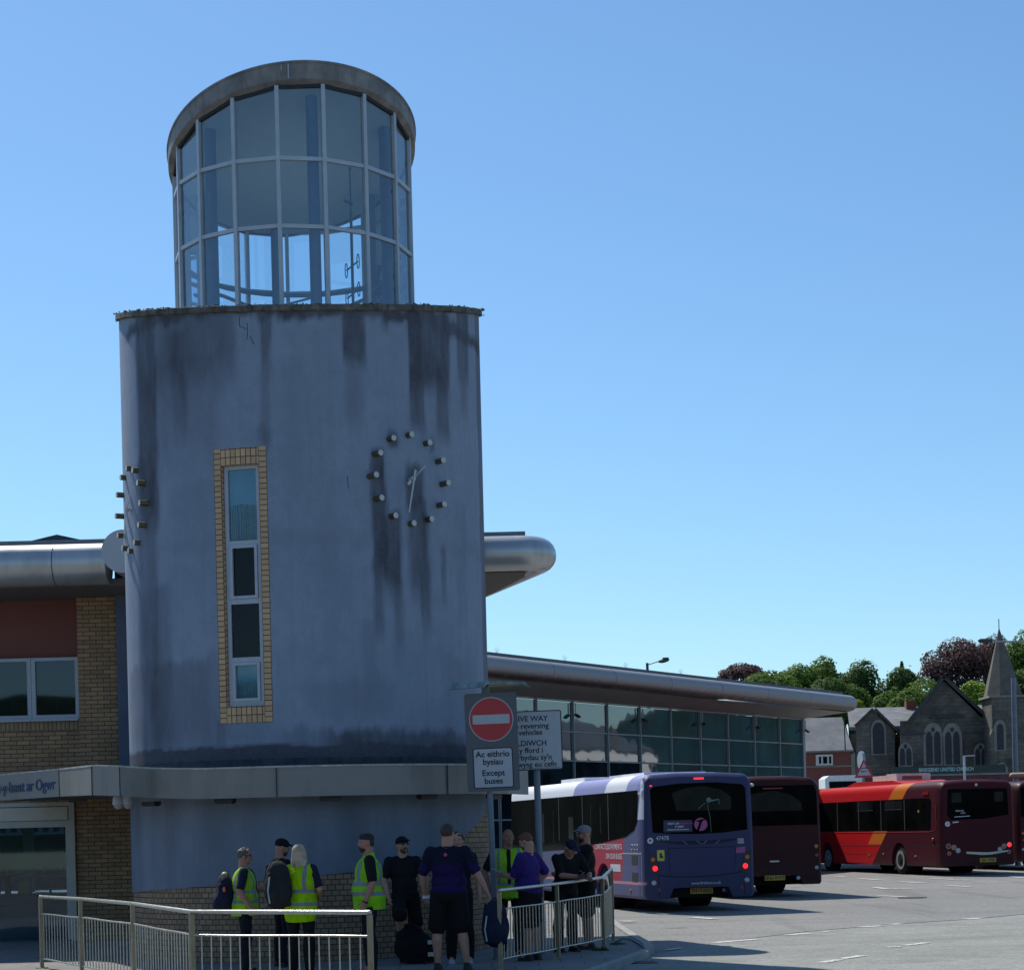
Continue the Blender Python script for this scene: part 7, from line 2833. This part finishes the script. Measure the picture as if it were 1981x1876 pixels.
# 5 man in cap and shades leaning on the wall
P5 = spot(782, 26.4)
person('man in black cap and sunglasses leaning on the wall, one knee raised', P5, 165, 1.69, 'a', ('black', .75), ('short', 'shorts'), 1.15, hat='black', glasses=True, beard='ginger', head=(-18, 6), lean=(.02, -.04),
       arms=[((-.31, .0, 1.13), (-.28, .10, .90)), ((.31, .02, 1.13), (.27, .12, .90))], legs=[((-.13, .06, .52), (-.15, .10, .085)), ((.16, .36, .66), (.10, .12, .34))], collar='black')
# 6 big man, back to us
P6 = spot(866, 24.7)
o6, A6, k6 = person('big broad man in a navy and purple polo and black shorts seen from behind', P6, 8, 1.84, 'a', ('twotone', .85), ('short', 'shorts'), 1.36, hair=('brown', 'short'), head=(14, 0),
                    arms=[((-.33, .02, 1.14), (-.32, .12, .90)), ((.36, -.02, 1.14), (.46, .04, .93))], legs=[((-.15, .0, .50), (-.16, .02, .085)), ((.15, .02, .50), (.20, .0, .085))], collar='navy', curl=1.0)
mb = MB()
mb.ball((0, -.165, 1.385), (.022, .012, .022), None, 12, 8)
mb.build('shirt_badge', mat('badge_pink', (0.55, 0.06, 0.14), 0.5), o6, smooth=60, local=True)
hw_ = world(o6, k6, 8, A6[0][2])
tag(MB().box(hw_.x - .03, hw_.x + .09, hw_.y - .06, hw_.y - .04, hw_.z - .06, hw_.z - .02).build('paper_cup', M['white_mark']), 'small white paper in the left hand of the big man', 'paper')
hw_ = world(o6, k6, 8, A6[1][2])
b = backpack('dark blue rucksack with pale piping hanging from the hand of the big man', (hw_.x + .10, hw_.y, hw_.z - .72), R(10), .36, .60, .24, M['bagnavy'], M['piping'])
# 7 man almost hidden
person('man with curly dark hair almost hidden behind the shoulder of the big man', spot(886, 26.0), 178, 1.74, 'a', ('black', .7), ('black', 'long'), 1.0, hair=('brown', 'curly'), shoe='shoe_w', head=(8, 0))
# 8 bald man
P8 = spot(983, 27.2)
person('bald man in a yellow vest over a black t-shirt standing behind the sign pole', P8, 178, 1.76, 'c', ('black', .75), ('black', 'long'), 1.15, vest=('o', True), head=(-14, 2),
       arms=[((-.32, .02, 1.15), (-.20, .16, 1.0)), ((.34, .0, 1.15), (.28, .08, .92))])
# 9 purple polo
P9 = spot(1024, 26.2)
o9, A9, k9 = person('ginger man in a bright purple polo shirt looking down at his phone', P9, -62, 1.70, 'a', ('purple', .85), ('short', 'shorts'), 1.32, hair=('ginger', 'short'), head=(-6, -26), beard='ginger',
                    arms=[((-.20, .16, 1.14), (-.06, .40, 1.16)), ((.34, -.10, 1.16), (.26, .10, 1.0))], lean=(0, .03), collar='purple')
hw_ = world(o9, k9, -62, A9[0][2])
ph = tag(MB().add([hw_ + Vector(q) for q in ((-.16, -.02, .10), (-.02, -.06, .05), (-.01, .01, .045), (-.15, .05, .095), (-.16, -.02, .09), (-.02, -.06, .04), (-.01, .01, .035), (-.15, .05, .085))], [(0, 1, 2, 3), (7, 6, 5, 4), (0, 4, 5, 1), (1, 5, 6, 2), (2, 6, 7, 3), (3, 7, 4, 0)]).build('phone', mat('phone_pale', (0.40, 0.48, 0.52), 0.3)), 'pale smartphone held by the ginger man in purple', 'phone')
# 10 man leaning on the rail
P10 = spot(1090, 27.9)
o10, A10, k10 = person('man in a dark cap bending forward with forearms on the guard rail', P10, 150, 1.74, 'b', ('black', .8), ('black', 'long'), 1.15, hat='navy', head=(-10, -34), lean=(.03, .16), bend=.16,
                       arms=[((-.24, .30, 1.08), (-.10, .52, 1.04)), ((.24, .34, 1.06), (.05, .50, 1.04))])
mb = MB()
hw_ = world(o10, k10, 150, A10[1][2])
tag(MB().box(hw_.x - .02, hw_.x + .10, hw_.y - .05, hw_.y - .035, hw_.z - .02, hw_.z + .03).build('phone', M['dark']), 'black phone held over the rail by the man in the dark cap', 'phone')
# 11 grey cap
P11 = spot(1133, 28.4)
person('bearded man in a pale grey cap facing left by the end of the rail', P11, -100, 1.78, 'b', ('black', .85), ('short', 'shorts'), 1.15, hat='grey', beard='dark', head=(0, -4), glasses=True,
       arms=[((-.20, .10, 1.12), (-.20, .36, 1.12)), ((.28, .08, 1.14), (.20, .34, 1.08))])
# holdall on the ground
p = (at(806, 1830, 26.3).x, 26.2)
o = thing('holdall', 'black holdall with two pale reflective bands on the ground beside the leaning man', 'bag', (p[0], p[1], 0))
mb = MB()
mb.ball((-.03, 0, .22), (.27, .17, .23), None, 20, 14)
mb.ball((-.08, 0, .36), (.20, .14, .18), None, 16, 12)
mb.box(-.22, .24, -.12, .12, .02, .30)
blob(mb, 'bag_body', CL['black'], o, 0.012, 3)
mb = MB()
for z in (.10, .26):
    mb.box(.16, .25, -.175, -.16, z, z + .055)
    mb.box(.245, .258, -.16, .10, z, z + .055)
mb.build('reflective_band', mat('cream_band', (0.50, 0.48, 0.38), 0.5), o, local=True)
mb = MB()
mb.tube([(-.12, -.1, .45), (-.05, -.12, .56), (.06, -.1, .44)], .012, 6)
mb.build('handle', CL['black'], o, smooth=50, local=True)
# seated person built inside the hall in place of the shop glass reflection
P12 = at(-3, 1700, 47.35)
person('seated person in dark clothes half cut off by the left edge as a shop glass reflection', (P12.x, 47.35), 150, 1.72, 'b', ('navy', 1.6), ('black', 'long'), 1.0, hair=('dark', 'short'), z0=0.02,
       legs=[((-.12, .45, .92), (-.12, .42, .5)), ((.12, .45, .92), (.16, .50, .5))], group='people standing in for the shop glass reflection')
bq = at(48, 1728, 46.9)  # bag from the mirrored view, also built behind the glass
o = thing('carrier_bag', 'yellow carrier bag at the feet of the seated person in the mirrored view', 'bag', (bq.x, 46.85, 0.5))
mb = MB()
mb.prism([(-.14, -.06, 0), (.14, -.06, 0), (.12, .06, 0), (-.12, .06, 0)], (0.02, 0, .30))
mb.tube([(-.08, 0, .28), (0, 0, .44), (.1, 0, .28)], .012, 6)
mb.build('bag_body', mat('bag_yellow', (0.55, 0.36, 0.02), 0.6), o, local=True)
# loose black cable on the pavement near the kerb
cab = MB()
cpts = [gr(x, y, 0.012) for x, y in ((1190, 1822), (1205, 1815), (1222, 1818), (1236, 1826), (1246, 1834))]
cab.tube([(p.x, p.y, 0.014) for p in cpts], 0.008, 6)
tag(cab.build('loose_cable', M['rubber']), 'thin black cable lying on the pavement near the kerb tip', 'cable')

for ob in list(bpy.data.objects):
    for key in ('_rot', '_A'):
        if key in ob:
            del ob[key]
